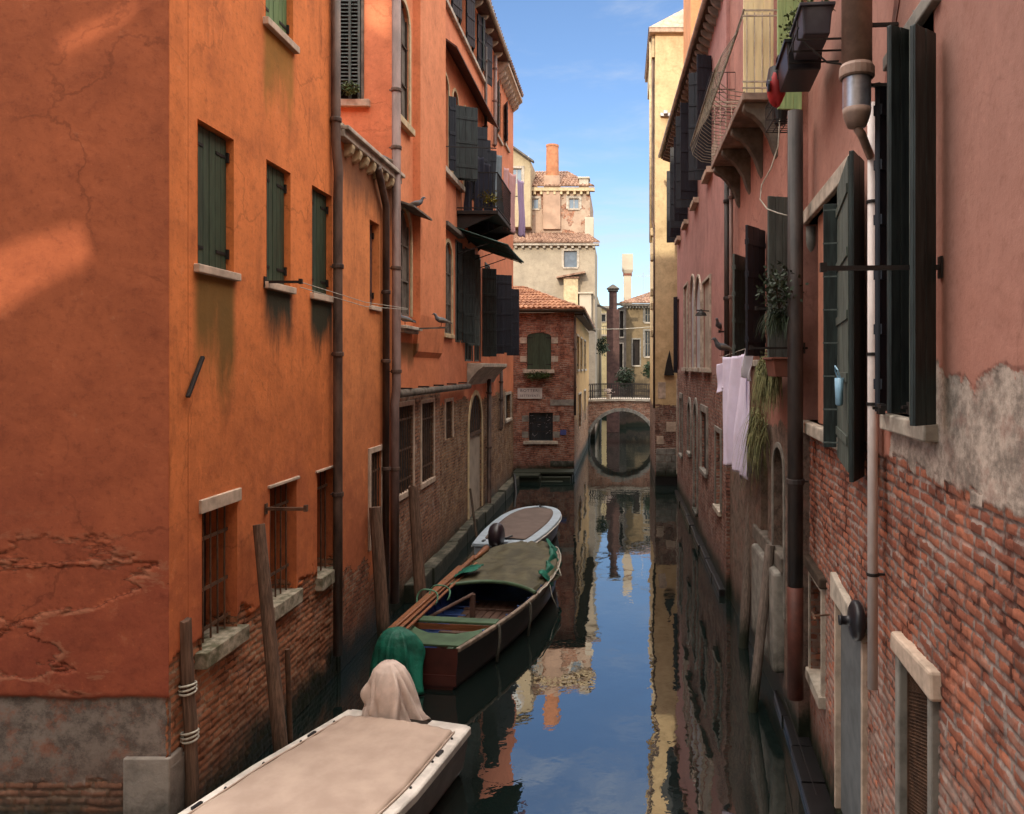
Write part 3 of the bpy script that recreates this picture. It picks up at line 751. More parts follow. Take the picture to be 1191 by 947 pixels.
# top floor windows with shutters on a long sill
for (pa, pb) in ((515, 524), (533, 541), (548, 554), (559, 563)):
    x0, x1 = sorted((U(pa), U(pb)))
    w, org = FC.win(x0, x1, 12.55, 14.0, depth=.15, pane='dark')
    FC.leaf(w, org, (x0-.02, .03), (x0-.42, .16), 12.55, 13.98, 'shut_black'); FC.leaf(w, org, (x1+.02, .03), (x1+.42, .16), 12.55, 13.98, 'shut_grey')
m = MB(); m.box(U(563), U(512.5), 0, .09, 12.42, 12.53); FC.part(m, 'string_course', M['stone'], org=(U(530), 0, 12.4), bevel=.01)
m = MB(); x0, x1 = U(566), U(512.6)
m.hexa([(x0,.0,11.55),(x1,.0,11.55),(x1,.36,11.30),(x0,.36,11.30)], [(x0,.0,11.60),(x1,.0,11.60),(x1,.36,11.34),(x0,.36,11.34)])
FC.part(m, 'hood', M['hood'], org=(x0, 0, 11.4))
# arched windows, main floor
for (pa, pb) in ((513.5, 521), (526, 532), (538.5, 543.5), (549, 553.5)):
    x0, x1 = sorted((U(pa), U(pb)))
    w, org = FC.win(x0, x1, 8.75, 10.85, arch='round', depth=.05, pane='dark', frame=(.08, .03, 'cream_stone'))
    if pa < 530: pass
w0 = w
m = MB(); m.box(U(536), U(512.5), 0, .12, 8.6, 8.73); FC.part(m, 'sill', M['stone'], w, org, bevel=.01)
# shutters standing out from these windows
def standing(px_w, out, z0, z1, mat, slant=.12, par=w):
    x0 = U(px_w); FC.leaf(par, org, (x0, .02), (x0-slant, out), z0, z1, mat, n=4)
standing(521, .16, 8.8, 10.5, 'shut_black'); standing(526, .55, 8.75, 10.45, 'shut_dark', .25)
standing(531, .45, 8.8, 10.4, 'shut_dark', .2); standing(540, .55, 8.7, 10.4, 'shut_black', .2); standing(547, .5, 8.7, 10.3, 'shut_black', .2); standing(555, .5, 8.7, 10.3, 'shut_black', .2)
# lower ledge and lower arched window
m = MB(); m.box(U(533), U(513), 0, .16, 7.42, 7.52); FC.part(m, 'ledge', M['stone_dark'], org=(U(520), 0, 7.4), bevel=.01)
x0, x1 = sorted((U(516), U(525))); FC.win(x0, x1, 5.05, 7.15, arch='round', depth=.04, pane='stone_dark', frame=(.08, .03, 'cream_stone'), sill=True, sill_mat='cream_stone', mull=(1, 2, 'stone_dark'))
# glazed bay windows below the awning, shutters
for (pa, pb, zb) in ((530, 536, 4.9), (541, 549, 4.45), (552, 558, 4.45), (564, 569, 4.6)):
    x0, x1 = sorted((U(pa), U(pb)))
    w, org = FC.win(x0, x1, zb, 7.3, depth=.05, pane='dark', frame=(.05, .02, 'shut_grey'), mull=(1, 2, 'shut_grey'))
for (pa, o, z0, z1, mt) in ((531, .10, 4.95, 7.3, 'shut_dark'), (537, .30, 4.9, 7.25, 'shut_dark'), (543, .30, 4.85, 7.2, 'shut_grey'), (560, .4, 4.6, 7.1, 'shut_dark'), (570, .4, 4.7, 7.1, 'shut_black'), (576, .5, 4.75, 7.2, 'shut_black'), (589, .42, 4.7, 7.0, 'shut_black')):
    FC.leaf(w, org, (U(pa), .02), (U(pa)-.15, o), z0, z1, mt)
# corbelled bay sill
x0, x1 = U(574), U(543)
m = MB(); m.prism_x([(0, 4.40), (.42, 4.40), (.42, 4.30), (.30, 4.22), (.12, 4.02), (0, 3.82)], x0, x1); FC.part(m, 'bay_sill', M['stone'], org=(x0, 0, 4.3), bevel=.012)
# green corrugated awning on iron struts
x0, x1 = U(529), U(529)-3.0
m = MB()
n = 22
def aw(u, v):
    off = 1.25*v+.02
    return (x0+(x1-x0)*u, off, 7.62-.42*v+.018*math.sin(u*n*2*math.pi)-.03*math.sin(u*3))
m.grid(n*4, 6, aw); aw_o = FC.part(m, 'awning', M['awning'], org=(x0, 0, 7.5), thick=.012, smooth=True)
m = MB()
for u in (.05, .5, .95):
    xx = x0+(x1-x0)*u; m.beam((xx, .0, 7.58), (xx, 1.22, 7.16), .03, .02); m.beam((xx, 0, 7.0), (xx, .8, 7.28), .02, .02)
m.beam((x0, 1.2, 7.17), (x1, 1.2, 7.17), .025, .025)
FC.part(m, 'awning_strut', M['iron'], aw_o, org=(x0, 0, 7.4))
# balcony
x0, x1 = U(531), U(531)-2.9
m = MB(); m.box(x1, x0, 0, 1.0, 7.98, 8.07); bal = FC.part(m, 'balcony', M['iron'], org=(x0, 0, 8), bevel=.01)
m = MB()
for xx in (x0-.1, (x0+x1)/2, x1+.1): m.prism_x([(0, 7.977), (.9, 7.977), (.75, 7.90), (.2, 7.66), (0, 7.5)], xx-.03, xx+.03)
FC.part(m, 'balcony_bracket', M['iron'], bal, org=(x0, 0, 7.7))
m = MB()
for zz_ in (8.13, 8.98): m.beam((x0, .98, zz_), (x1, .98, zz_), .03, .025); m.beam((x0-.01, 0, zz_), (x0-.01, .98, zz_), .03, .025); m.beam((x1+.01, 0, zz_), (x1+.01, .98, zz_), .03, .025)
for i in range(26): xx = x0+(x1-x0)*i/25; m.tube([(xx, .98, 8.07), (xx, .98, 8.98)], .008, 5)
for i in range(9): yy = .98*i/9; m.tube([(x0-.01, yy, 8.07), (x0-.01, yy, 8.98)], .008, 5); m.tube([(x1+.01, yy, 8.07), (x1+.01, yy, 8.98)], .008, 5)
FC.part(m, 'railing', M['iron'], bal, org=(x0, .98, 8))
# clothes bar
m = MB(); m.beam((U(513), .0, 9.15), (U(513)-.4, 1.15, 9.22), .02, .02); m.beam((U(560), .0, 9.1), (U(560), 1.2, 9.15), .02, .02)
FC.part(m, 'line_bracket', M['iron'], org=(U(530), 0, 9.1))
# lower floor: window, arched door, little frame window
x0, x1 = sorted((U(518), U(526))); FC.win(x0, x1, Zp(518, 512), Zp(518, 468), depth=.05, pane='dark', frame=(.08, .02, 'lintel'), grille=(4, (.5,), 'rust', -.02))
x0, x1 = sorted((U(545), U(560))); zt = 3.55
w, org = FC.win(x0, x1, .35, zt, arch='round', depth=.04, pane='pale_panel', frame=(.13, .03, 'cream_stone'), name='doorway')
m = MB(); zl = 2.55
pts = arch_pts(x0+.01, x1-.01, zl, zt-.01, 'round'); m.prism(pts, 0, -.038, -.03); fan = FC.part(m, 'fanlight', M['dark'], w, org)
m = MB(); m.box(x0, x1, -.036, .0, zl-.09, zl)
for i in range(7): xx = x0+(x1-x0)*(i+.5)/7; m.tube([(xx, -.018, zl), (xx, -.018, zt-.1)], .01, 5)
FC.part(m, 'grille', M['rust'], w, org)
x0, x1 = sorted((U(587.5), U(593.5))); FC.win(x0, x1, Zp(587, 489), Zp(587, 460), depth=.1, pane='dark', frame=(.1, .03, 'stone'), sill=True)
x0, x1 = sorted((U(586.5), U(591))); FC.win(x0, x1, 11.9, 13.2, depth=.12, pane='dark', sill=True); 
FC.leaf(w, org, (x1, .02), (x1+.3, .15), 11.9, 13.2, 'shut_black')
x0, x1 = sorted((U(577.5), U(583))); w_, o_ = FC.win(x0, x1, 11.7, 13.3, depth=.12, pane='dark', sill=True); FC.leaf(w_, o_, (x1+.05, .03), (x1+.4, .15), 11.7, 13.3, 'shut_grey')
FC.finish([(.0, -1.2), (xe, -1.2), (xe, 14.1), (0, 14.1)], back=6)
# eaves: gutter on stone brackets, then two stepped cornices farther on
xm = U(579)
m = MB(); m.box(xm, 3.3, -.2, .32, 14.12, 14.20); eav = FC.part(m, 'eave', M['hood'], org=(0, 0, 14.1))
m = MB(); m.tube([(3.3, .36, 14.2), (xm, .36, 14.2)], .06, 8); FC.part(m, 'gutter', M['pale_iron'], eav, org=(0, .3, 14.2), smooth=True)
for i in range(14):
    xx = 3.0+(xm-3.2)*i/13; m = MB(); m.prism_x([(0, 14.118), (.26, 14.118), (.2, 14.04), (.04, 13.95), (0, 13.9)], xx-.05, xx+.05); FC.part(m, 'bracket', M['stone'], eav, org=(xx, 0, 14))
m = MB(); m.prism_x([(0, 13.75), (.08, 13.78), (.30, 13.98), (.34, 14.0), (.34, 14.10), (-.1, 14.16)], xe+.02, xm-.05); FC.part(m, 'cornice', M['lintel'], org=(xm, 0, 14))
m = MB()
for i in range(9): xx = xe+.2+(xm-xe-.4)*i/8; m.prism_x([(.02, 13.6), (.2, 13.74), (.24, 13.86), (.0, 13.86)], xx-.06, xx+.06)
FC.part(m, 'dentil', M['lintel'], org=(xm, 0, 13.8))
tile_roof('roof', B2, FC.fr, (3.3, .4, 14.22), (xe, .36, 14.22), (3.3, -3, 15.6), (xe, -3, 15.6), .22, 'tile_dark')
# chimney on the eaves
cx = U(571); m = MB(); m.box(cx-.35, cx+.35, -.75, -.05, 14.2, 15.7); ch = FC.part(m, 'chimney', FC.mat, org=(0, 0, 0))
m = MB(); m.box(cx-.42, cx+.42, -.82, .02, 15.7, 15.78)
m.hexa([(cx-.65,-.95,15.80),(cx+.65,-.95,15.80),(cx+.65,.15,15.80),(cx-.65,.15,15.80)], [(cx-.1,-.5,16.05),(cx+.1,-.5,16.05),(cx+.1,-.3,16.05),(cx-.1,-.3,16.05)])
FC.part(m, 'chimney_cap', M['stone_dark'], ch, org=(cx, -.4, 15.8))
# pipes on this house
for (px, off, ptop, pbot, mt, rr) in ((569, .1, 441, 600, 'pipe_brown', .065), (583, .09, 430, 500, 'pipe_brown', .055), (576, .10, 65, 170, 'pipe_grey', .06), (565, .09, 55, 240, 'pipe_brown', .045)):
    x = U(px, off); z1 = Zp(px, ptop, off); z0 = Zp(px, pbot, off)
    pipe(FC, [(x, off, z1), (x, off, z0+.05), (x+.03, off*.6, z0)], rr, mt, ((z0+z1)/2, z1-.4))
# waterline ledge running along B and B2
m = MB()
for i in range(12):
    xa = FB1.fr.loc(470).x+(FB1.fr.loc(597).x-FB1.fr.loc(470).x)*i/12; xb = xa+(FB1.fr.loc(597).x-FB1.fr.loc(470).x)/12*.985
    m.box(xb, xa, -.02, .24+random.uniform(-.03, .03), -.6, .33+random.uniform(-.03, .03))
m.build('waterline_ledge', M['ledge'], None, FB1.fr, (-6, 0, 0), bevel=.02, label='low mossy stone ledge at the waterline under the salmon houses', cat='ledge')

# ---------------- C: brick house facing the camera
YC = 30.5; XC = -1.83
Cc = thing('brick_house', 'small red brick house with tiled hip roof and green shuttered window, facing down the canal', 'house', Fr((XC, YC), (0, -1)))
bmat = wall_mat('brick_front', (.3,.1,.06), brick=99, b1=(.40,.17,.11), b2=(.25,.10,.075), mortar=(.34,.27,.22), bw=.27, bh=.08, eff=.3, damp=.8)
FD = Fac(Cc, Fr((XC, YC), (0, -1)), bmat)
u = FD.rect(641, 613, 387, 430)
FD.win(*u, arch='seg', depth=.08, pane='dark', closed='shut_green', sill=True, sill_h=.14, sill_out=.16, sill_ext=.13, sill_mat='stone')
l = FD.rect(643, 615, 480, 513)
w, org = FD.win(*l, depth=.12, pane='glass', sill=True, sill_h=.12, sill_out=.1, sill_ext=.2, sill_mat='stone', grille=(5, (.33, .66), 'iron', -.03))
for (rct, zs) in ((u, (u[2]+.42, u[2]+1.15)), (l, (l[2]+.25, l[2]+.88))):
    for zc in zs:
        for xx in (rct[0]-.27, rct[1]+.01):
            m = MB(); m.box(xx, xx+.26, -.05, .018, zc-.12, zc+.12); FD.part(m, 'quoin', M['stone_grey'] if rct is l else M['stone'], org=(xx, 0, zc), bevel=.01)
m = MB(); m.box(.02, .95, -.05, .02, FD.fr.loc(660, 472).z, FD.fr.loc(660, 465).z); m.box(.02, .95, -.05, .02, FD.fr.loc(660, 543).z, FD.fr.loc(660, 536).z)
FD.part(m, 'stone_band', M['stone_grey'], org=(.4, 0, 1), bevel=.01)
FD.finish([(0, -1.2), (4.5, -1.2), (4.5, 6.45), (0, 6.45)], back=6, skip0=True)
# drawings behind the window: pale strokes
m = MB()
for i in range(26):
    xx = random.uniform(l[0]+.05, l[1]-.05); z = random.uniform(l[2]+.1, l[3]-.1); m.beam((xx, -.108, z), (xx+random.uniform(-.12, .12), -.108, z+random.uniform(-.05, .09)), .012, .012)
FD.part(m, 'lettering', M['zinc'], w, org)
FS = Fac(Cc, line_fr((XC, YC), (-1.80, 44), 1), wall_mat('ochre_side', (.50,.32,.14), (.40,.24,.11), 1, 5, brick=2.2, b1=(.40,.22,.12), b2=(.28,.14,.08), mortar=(.35,.27,.2), amp=1.0, streak=.6))
for (pa, pb, t_, b_) in ((670.5, 673.0, 388, 428), (675, 677, 390, 428), (679, 681, 394, 428)):
    rr = FS.rect(pa, pb, t_, b_); w, org = FS.win(rr[0], rr[1], 4.2, 5.6, depth=.1, pane='dark', closed='shut_green', sill=True, frame=(.08, .03, 'stone'))
for (pa, pb) in ((672.5, 675.5), (679, 681)):
    rr = FS.rect(pa, pb, 470, 510); FS.win(rr[0], rr[1], 1.6, 3.1, depth=.15, pane='dark', frame=(.08, .03, 'stone'))
FS.finish([(0, -1.2), (-13.2, -1.2), (-13.2, 6.2), (0, 6.45)], back=2, skip0=True)
pipe(FD, [(-.03, .06, 6.3), (-.03, .06, 2.4)], .05, 'pipe_brown', (5, 3.5))
m = MB(); m.box(-.35, 4.5, -.1, .28, 6.46, 6.52); m.box(-.35, -.0, -13.3, -.1, 6.35, 6.41); FD.part(m, 'eave', M['wood_dark'], org=(1, 0, 6.5))
m = MB(); m.tube([(-.35, .33, 6.52), (4.5, .33, 6.52)], .055, 8); m.tube([(-.38, .3, 6.5), (-.38, -13, 6.32)], .055, 8); FD.part(m, 'gutter', M['wood_dark'], org=(1, 0, 6.5), smooth=True)
tile_roof('roof', Cc, FD.fr, (-.38, .36, 6.56), (4.5, .36, 6.56), (2.4, -3.0, 7.75), (4.5, -3.0, 7.75), .2, 'tile', rows=9, th=.07)
tile_roof('roof', Cc, FD.fr, (-.38, .36, 6.56), (-.38, -13, 6.40), (2.4, -3.0, 7.75), (2.4, -13, 7.6), .2, 'tile_dark', rows=7, th=.07)

# ---------------- D and E: tall houses beyond
D_ = thing('pale_rendered_house', 'tall pale grey rendered house with small white framed window, behind the brick house', 'house', Fr((-1.53, 46), (0, -1)))
FF = Fac(D_, Fr((-1.53, 46), (0, -1)), wall_mat('pale_render', (.38,.32,.24), (.33,.28,.22), 8, 12, streak=.25, crack=.1))
rr = FF.rect(671, 656, 292, 311); FF.win(*rr, depth=.1, pane='glass_sky', frame=(.14, .04, 'stone'), sill=True)
FF.finish([(0, -1), (11, -1), (11, 11.5), (0, 11.5)], back=4.5)
m = MB(); m.box(-.25, 11, -.1, .28, 11.5, 11.62); FF.part(m, 'cornice', M['stone'], org=(2, 0, 11.5))
m = MB()
for i in range(26): m.box(i*.42, i*.42+.14, 0, .2, 11.36, 11.498)
FF.part(m, 'dentil', M['stone'], org=(2, 0, 11.4))
tile_roof('roof', D_, FF.fr, (-.3, .35, 11.66), (11, .35, 11.66), (.6, -3.0, 12.75), (11, -3.0, 12.75), .24, 'tile_dark', rows=8, th=.09)
# little tiled vent tower on it
a = FF.fr.loc(664, 330, .5); cx = a.x
m = MB(); m.box(cx-.42, cx+.42, .0, .6, 7.4, 9.55); tw = FF.part(m, 'vent_shaft', M['cream_stone'], org=(cx, .3, 7.5), bevel=.02)
m = MB(); m.hexa([(cx-.85,-.1,9.9),(cx+.85,-.1,9.55),(cx+.85,.8,9.5),(cx-.85,.8,9.8)], [(cx-.8,-.1,10.0),(cx+.8,-.1,9.65),(cx+.8,.8,9.6),(cx-.8,.8,9.9)]); m.box(cx-.5, cx+.5, -.02, .66, 9.5, 9.6)
FF.part(m, 'shaft_cap', M['tile_dark'], tw, org=(cx, .3, 9.7))
m = MB(); m.box(cx-1.2, cx-.5, .0, .5, 6.8, 8.6); m.box(cx-1.3, cx-.4, -.05, .6, 8.6, 8.7); FF.part(m, 'vent_shaft', M['far_stone'], org=(cx-.8, .3, 7), bevel=.02)
E_ = thing('tall_brick_house_with_chimney', 'tall patched brick and plaster house with big round orange chimney on top', 'house', Fr((-1.95, 49), (0, -1)))
FG = Fac(E_, Fr((-1.95, 49), (0, -1)), wall_mat('patched_wall', (.42,.32,.24), (.40,.27,.20), 11, 16, patch=.50, b1=(.52,.24,.14), b2=(.42,.20,.13), mortar=(.45,.36,.28), streak=.2))
for (pa, pb) in ((673.5, 661.5), (626.5, 614.5)):
    rr = FG.rect(pa, pb, 231, 243); FG.win(*rr, depth=.1, pane='glass_sky', frame=(.16, .04, 'stone'), sill=True, sill_mat='stone', mull=(1, 0, 'stone'))
FG.finish([(0, 8), (7, 8), (7, 15.4), (0, 15.4)], back=6)
m = MB(); m.box(-.3, 7, -.1, .3, 15.4, 15.62); FG.part(m, 'cornice', M['cream_stone'], org=(2, 0, 15.5))
m = MB()
for i in range(17): m.box(.05+i*.42, .2+i*.42, 0, .24, 15.2, 15.398)
FG.part(m, 'dentil', M['cream_stone'], org=(2, 0, 15.3))
tile_roof('roof', E_, FG.fr, (-.3, .35, 15.66), (7, .35, 15.66), (1.6, -3.0, 17.4), (7, -3.0, 17.4), .24, 'tile_dark', rows=8, th=.09)
cx = FG.fr.loc(642.5, 200, -.3).x; m = MB(); m.box(cx-.55, cx+.55, -.8, .2, 13.0, 15.62); m.box(cx-.5, cx+.5, -.75, .15, 15.62, 16.4); ch = FG.part(m, 'chimney_base', M['far_brick'], org=(cx, -.3, 13), bevel=.02)
m = MB(); m.lathe([(.41, 0), (.40, 1.2), (.385, 1.9), (.41, 1.91), (.41, 2.03), (.30, 2.03), (.28, 1.8)], (cx, -.3, 16.4), 24)
FG.part(m, 'chimney', simple('orange_chimney', (.48,.20,.10), .85, .25, 3, .3, .004), org=(cx, -.3, 16.9), smooth=False)
cx = FG.fr.loc(679, 210).x; m = MB(); m.box(cx-.3, cx+.3, -.7, .1, 15.6, 16.2); m.box(cx-.38, cx+.38, -.78, .18, 16.2, 16.32); FG.part(m, 'chimney_stack', M['far_stone'], org=(cx, -.3, 15.6), bevel=.02)
cx = FG.fr.loc(685, 270, .3).x
m = MB(); m.box(cx-.3, cx+.25, -.2, .5, 12.3, 13.7); FG.part(m, 'chimney_stack', M['far_stone'], org=(cx, 0, 12.3), bevel=.02)
# gabled dormer house at its left
Dm = thing('gabled_attic_house', 'cream gabled attic with one window left of the orange chimney', 'house', Fr((-5.6, 48.0), (0, -1)))
FH = Fac(Dm, Fr((-5.6, 48.0), (0, -1)), wall_mat('cream_attic', (.42,.34,.22), (.38,.3,.2), 11, 16, streak=.2))
a = FH.rect(607, 595, 196, 214); FH.win(*a, depth=.1, pane='glass_sky', frame=(.15, .04, 'stone'), mull=(1, 0, 'stone'))
FH.finish([(0, 13), (3, 13), (3, 16.9), (1.3, 18.0), (0, 17.1)], back=4)
m = MB(); m.beam((-.2, .1, 17.0), (1.35, .1, 18.1), .5, .1); m.beam((1.35, .1, 18.1), (3.1, .1, 17.2), .5, .1); FH.part(m, 'roof', M['stone_dark'], org=(1.3, 0, 17.5))
# ================================================================== RIGHT BANK
# ---------------- L: near pink house, angled
LP = (2.14, 9.0)
LN = Vector((-1, .075)).normalized()          # wall runs X = 2.14-.075*(9-Y)
L_ = thing('pink_corner_house', 'near pink house filling the right edge, plaster worn away to red brick below', 'house', Fr(LP, LN))
LK = dict(hi=(.37,.185,.145), lo=(.45,.18,.125), zlo=3.6, zhi=5.6, brick=3.70, b1=(.40,.145,.085), b2=(.25,.08,.052), mortar=(.27,.22,.195), amp=.14,
      render=4.26, rcol=(.42,.34,.285), rx=(-4.0, -2.6), streak=.12, crack=.15, eff=.32, bw=.25, bh=.074, bdist=.03, lowrender=2.2, ramp=1.1)
FL_ = Fac(L_, Fr(LP, LN), wall_mat('pink_wall', disp=.85, **LK)); FL_.mat2 = wall_mat('pink_wall_reveal', **LK)
# local x: positive away from the camera, 0 at Y=9
f = FL_.fr
def lr(px0, px1, pt, pb): return FL_.rect(px0, px1, pt, pb)
# second window with column (two lights)
wz0, wz1 = 3.70, 5.92
xa = f.loc(992).x; xb = f.loc(934.5).x
w, org = FL_.win(xa, xb, wz0, wz1, depth=.22, pane='glass', mull=(1, 2, 'shut_dark'))
m = MB(); m.box(xa-.10, xb+.08, -.2, .05, wz1, wz1+.16); FL_.part(m, 'lintel', M['stone'], w, org, bevel=.012)
m = MB(); m.box(xa-.16, xb+.10, -.2, .09, wz0-.13, wz0); FL_.part(m, 'sill', M['stone'], w, org, bevel=.015)
xc = f.loc(941, 400, -.03).x
m = MB(); m.lathe([(.075, 0), (.08, .05), (.06, .09), (.058, 1.7), (.072, 1.74), (.062, 1.78), (.075, 1.86), (.095, 1.98), (.10, 2.02), (.10, 2.2)], (xc, -.03, wz0), 16)
FL_.part(m, 'column', M['stone_grey'], w, org, smooth=True)
m = MB(); m.box(f.loc(957).x-.02, f.loc(947).x, -.2, -.04, wz0, wz1); FL_.part(m, 'pier', simple('pink_reveal', (.46,.19,.12), .9, .2, 6, .4, .005), w, org)
def leafpx(fac, w, org, p0, o0, p1, o1, zt, zb, mat, n=3, batt=True):
    a = fac.fr.loc(p0, CY, o0); b = fac.fr.loc(p1, CY, o1)
    return fac.leaf(w, org, (a.x, o0), (b.x, o1), zb, zt, mat, n=n, batt=batt)
leafpx(FL_, w, org, 981, .03, 957.5, .20, 5.72, 3.60, 'shut_dark', n=1, batt=False)
m = MB()
a = f.loc(981, CY, .055); b = f.loc(958, CY, .215)
for q in range(8):
    z = 3.65+2.0*q/7; m.beam((a.x, .062, z), (b.x, .222, z), .012, .012)
FL_.part(m, 'shutter_batten', M['shut_grey'], w, org)
leafpx(FL_, w, org, 976, .07, 989, .20, 5.86, 3.52, 'shut_worn', n=2, batt=5)
leafpx(FL_, w, org, 990, .21, 1003, .05, 5.88, 3.46, 'shut_dark', n=2, batt=False)
# first (nearest) window
wz0n, wz1n = 3.98, 6.35
xa = f.loc(1086).x; xb = f.loc(1036).x
w, org = FL_.win(xa, xb, wz0n, wz1n, depth=.2, pane='glass')
m = MB(); m.box(xa-.04, xb+.03, -.2, .07, wz0n-.11, wz0n); FL_.part(m, 'sill', M['stone'], w, org, bevel=.012)
m = MB(); m.box(xa-.12, xb+.03, -.19, .05, wz1n, wz1n+.10); FL_.part(m, 'lintel', M['stone_grey'], w, org, bevel=.012)
leafpx(FL_, w, org, 1033, .02, 1020, .13, 6.22, 4.00, 'shut_black', n=1, batt=6)
leafpx(FL_, w, org, 1056, .06, 1033.5, .20, 6.36, 4.02, 'shut_dark', n=2, batt=False)
leafpx(FL_, w, org, 1061, .20, 1086, .04, 6.16, 3.98, 'shut_dark', n=2, batt=False)
m = MB(); a = f.loc(1059, CY, .17); m.box(a.x-.03, a.x+.03, .13, .17, 4.0, 6.2); FL_.part(m, 'shutter_post', M['shut_worn'], w, org, bevel=.005)
m = MB()
for px in (1040, 1078):
    a = f.loc(px, 480, .03); m.beam((a.x, .0, a.z+.03), (a.x, .17, a.z+.03), .02, .02); m.box(a.x-.05, a.x+.02, .10, .14, a.z-.01, a.z+.06)
FL_.part(m, 'shutter_catch', M['iron'], w, org)
# chase and broken edges above (old flue scars)
m = MB(); m.prism([(f.loc(px, py).x, f.loc(px, py).z) for px, py in ((1048, -10), (1042, -10), (1035, 50), (1030, 90), (1027, 126), (1033, 126), (1037, 60))], 0, -.01, .004); FL_.part(m, 'exposed_chase', simple('raw_brick_scar', (.20,.07,.05), .9, .5, 9, .8, .01), org=(f.loc(1038).x, 0, 6.5))
m = MB(); m.prism([(f.loc(px, py).x, f.loc(px, py).z) for px, py in ((1062, 12), (1070, 14), (1073, 28), (1064, 30))], 0, -.01, .004); FL_.part(m, 'plaster_patch', M['stone_grey'], org=(f.loc(1068).x, 0, 6.5))
# doors and little windows
d1 = lr(1083, 1047, 810, 1300); zt = 2.40
x0 = f.loc(1083).x; x1 = f.loc(1046).x
w, org = FL_.win(x0, x1, .5, zt, depth=.10, pane='dark', name='doorway')
m = MB(); m.hexa([(x0-.12,-.15,zt),(x1+.08,-.15,zt),(x1+.08,.045,zt),(x0-.12,.045,zt)], [(x0-.10,-.15,zt+.17),(x1+.06,-.15,zt+.13),(x1+.06,.045,zt+.13),(x0-.10,.045,zt+.17)])
FL_.part(m, 'lintel', M['lintel'], w, org, bevel=.02)
m = MB(); m.box(x0-.07, x0+.002, -.16, .025, .5, zt-.002); FL_.part(m, 'door_frame', M['stone_grey'], w, org, bevel=.012); m = MB(); m.box(x1-.05, x1+.04, -.10, .02, .5, zt-.002); FL_.part(m, 'door_frame', M['stone_grey'], w, org, bevel=.012)
m = MB(); xi0, xi1 = x0+.002, x1-.05
z = .6
while z < zt:
    m.beam((xi0, -.05, z), (xi1, -.05, z+.35*(xi1-xi0)), .006, .004); m.beam((xi0, -.045, z), (xi1, -.045, z-.35*(xi1-xi0)), .006, .004); z += .022
for q in (0, 1): xx = xi0+(xi1-xi0)*q; m.box(xx-.015, xx+.015, -.06, -.035, .5, zt)
FL_.part(m, 'mesh_screen', M['rust'], w, org)
x0 = f.loc(1004).x; x1 = f.loc(973).x; zt = 2.12
w, org = FL_.win(x0, x1, .2, zt, depth=.035, pane='grey_panel', name='doorway')
m = MB(); m.hexa([(x0-.04,-.1,zt),(x1+.16,-.1,zt),(x1+.16,.03,zt),(x0-.04,.03,zt)], [(x0-.04,-.1,zt+.10),(x1+.16,-.1,zt+.24),(x1+.16,.03,zt+.24),(x0-.04,.03,zt+.10)])
FL_.part(m, 'lintel', M['stone'], w, org, bevel=.012)
m = MB(); m.box(x0-.05, x0+.002, -.1, .02, .2, zt); FL_.part(m, 'door_frame', M['lintel'], w, org, bevel=.006); m = MB(); m.box(x1-.002, x1+.035, -.1, .015, .2, zt); FL_.part(m, 'door_frame', M['lintel'], w, org, bevel=.006)
x0 = f.loc(956.5).x; x1 = f.loc(943).x
w, org = FL_.win(x0, x1, .95, 2.0, depth=.12, pane='stone_grey', frame=(.05, .02, 'stone'), sill=True, sill_h=.12, sill_out=.05)
m = MB(); m.box(x0-.1, x1+.2, -.05, .05, 2.055, 2.17); FL_.part(m, 'lintel', M['wood_dark'], w, org, bevel=.02)
xl0 = -8.4; xl1 = .22
FL_.finish([(xl0, -1.2), (xl1, -1.2), (xl1, 12.5), (xl0, 12.5)], back=5, dense=(-5.6, .22, .9, 4.8, .0105))
# long iron line bracket
bracket_bar(FL_, 1095, 311, 955, r=.013)
# plastic pipe and painted flue
x = f.loc(1015, 500, .075).x; zq = lambda py: f.loc(1015, py, .075).z
pv = pipe(FL_, [(x, .075, zq(120)), (x, .075, zq(801))], .037, 'pvc', (), name='waste_pipe')
for py in (235, 412, 470, 668):
    m = MB(); z = zq(py); m.lathe([(.041, -.012), (.045, -.01), (.045, .01), (.041, .012)], (x, .075, z), 14); m.box(x-.01, x+.01, -.01, .08, z-.008, z+.008); FL_.part(m, 'bracket', M['iron'], pv, org=(x, 0, z))
m = MB(); a = f.loc(1016, 473, .2); m.beam((a.x+.03, 0, a.z), (a.x+.03, .10, a.z), .02, .02); m.beam((a.x+.0, .07, a.z+.0), (a.x+.0, .16, a.z), .05, .02); FL_.part(m, 'shutter_catch', M['iron'], org=tuple(a))
k = .27; a = f.loc(996.5, 0, k); zf = lambda py: f.loc(996.5, py, k).z
m = MB(); m.lathe([(.125*.8, zf(92)), (.125*.8, 10.5)], (a.x, k, 0), 20); fl = FL_.part(m, 'flue', M['flue'], org=(a.x, k, zf(92)), smooth=True)
m = MB(); m.lathe([(.133*.8, zf(92)), (.145*.8, zf(90)), (.145*.8, zf(80)), (.133*.8, zf(77)), (.128*.8, zf(76))], (a.x, k, 0), 20); FL_.part(m, 'flue_collar', M['flue'], fl, org=(a.x, k, zf(90)))
m = MB(); m.lathe([(.116*.8, zf(128)), (.116*.8, zf(92)+.01)], (a.x, k, 0), 20, caps=False); FL_.part(m, 'flue_sleeve', M['zinc'], fl, org=(a.x, k, zf(110)), smooth=True)
m = MB(); m.lathe([(.02, zf(150)), (.06, zf(148)), (.095*.8, zf(142)), (.113*.8, zf(134)), (.118*.8, zf(127))], (a.x, k, 0), 20); m.tube([(a.x, k, zf(149)), (a.x-.0, k-.03, zf(156)), (x, .09, zf(166)), (x, .075, zf(170))], .03, 10)
FL_.part(m, 'flue_cap', M['flue'], fl, org=(a.x, k, zf(150)), smooth=True)
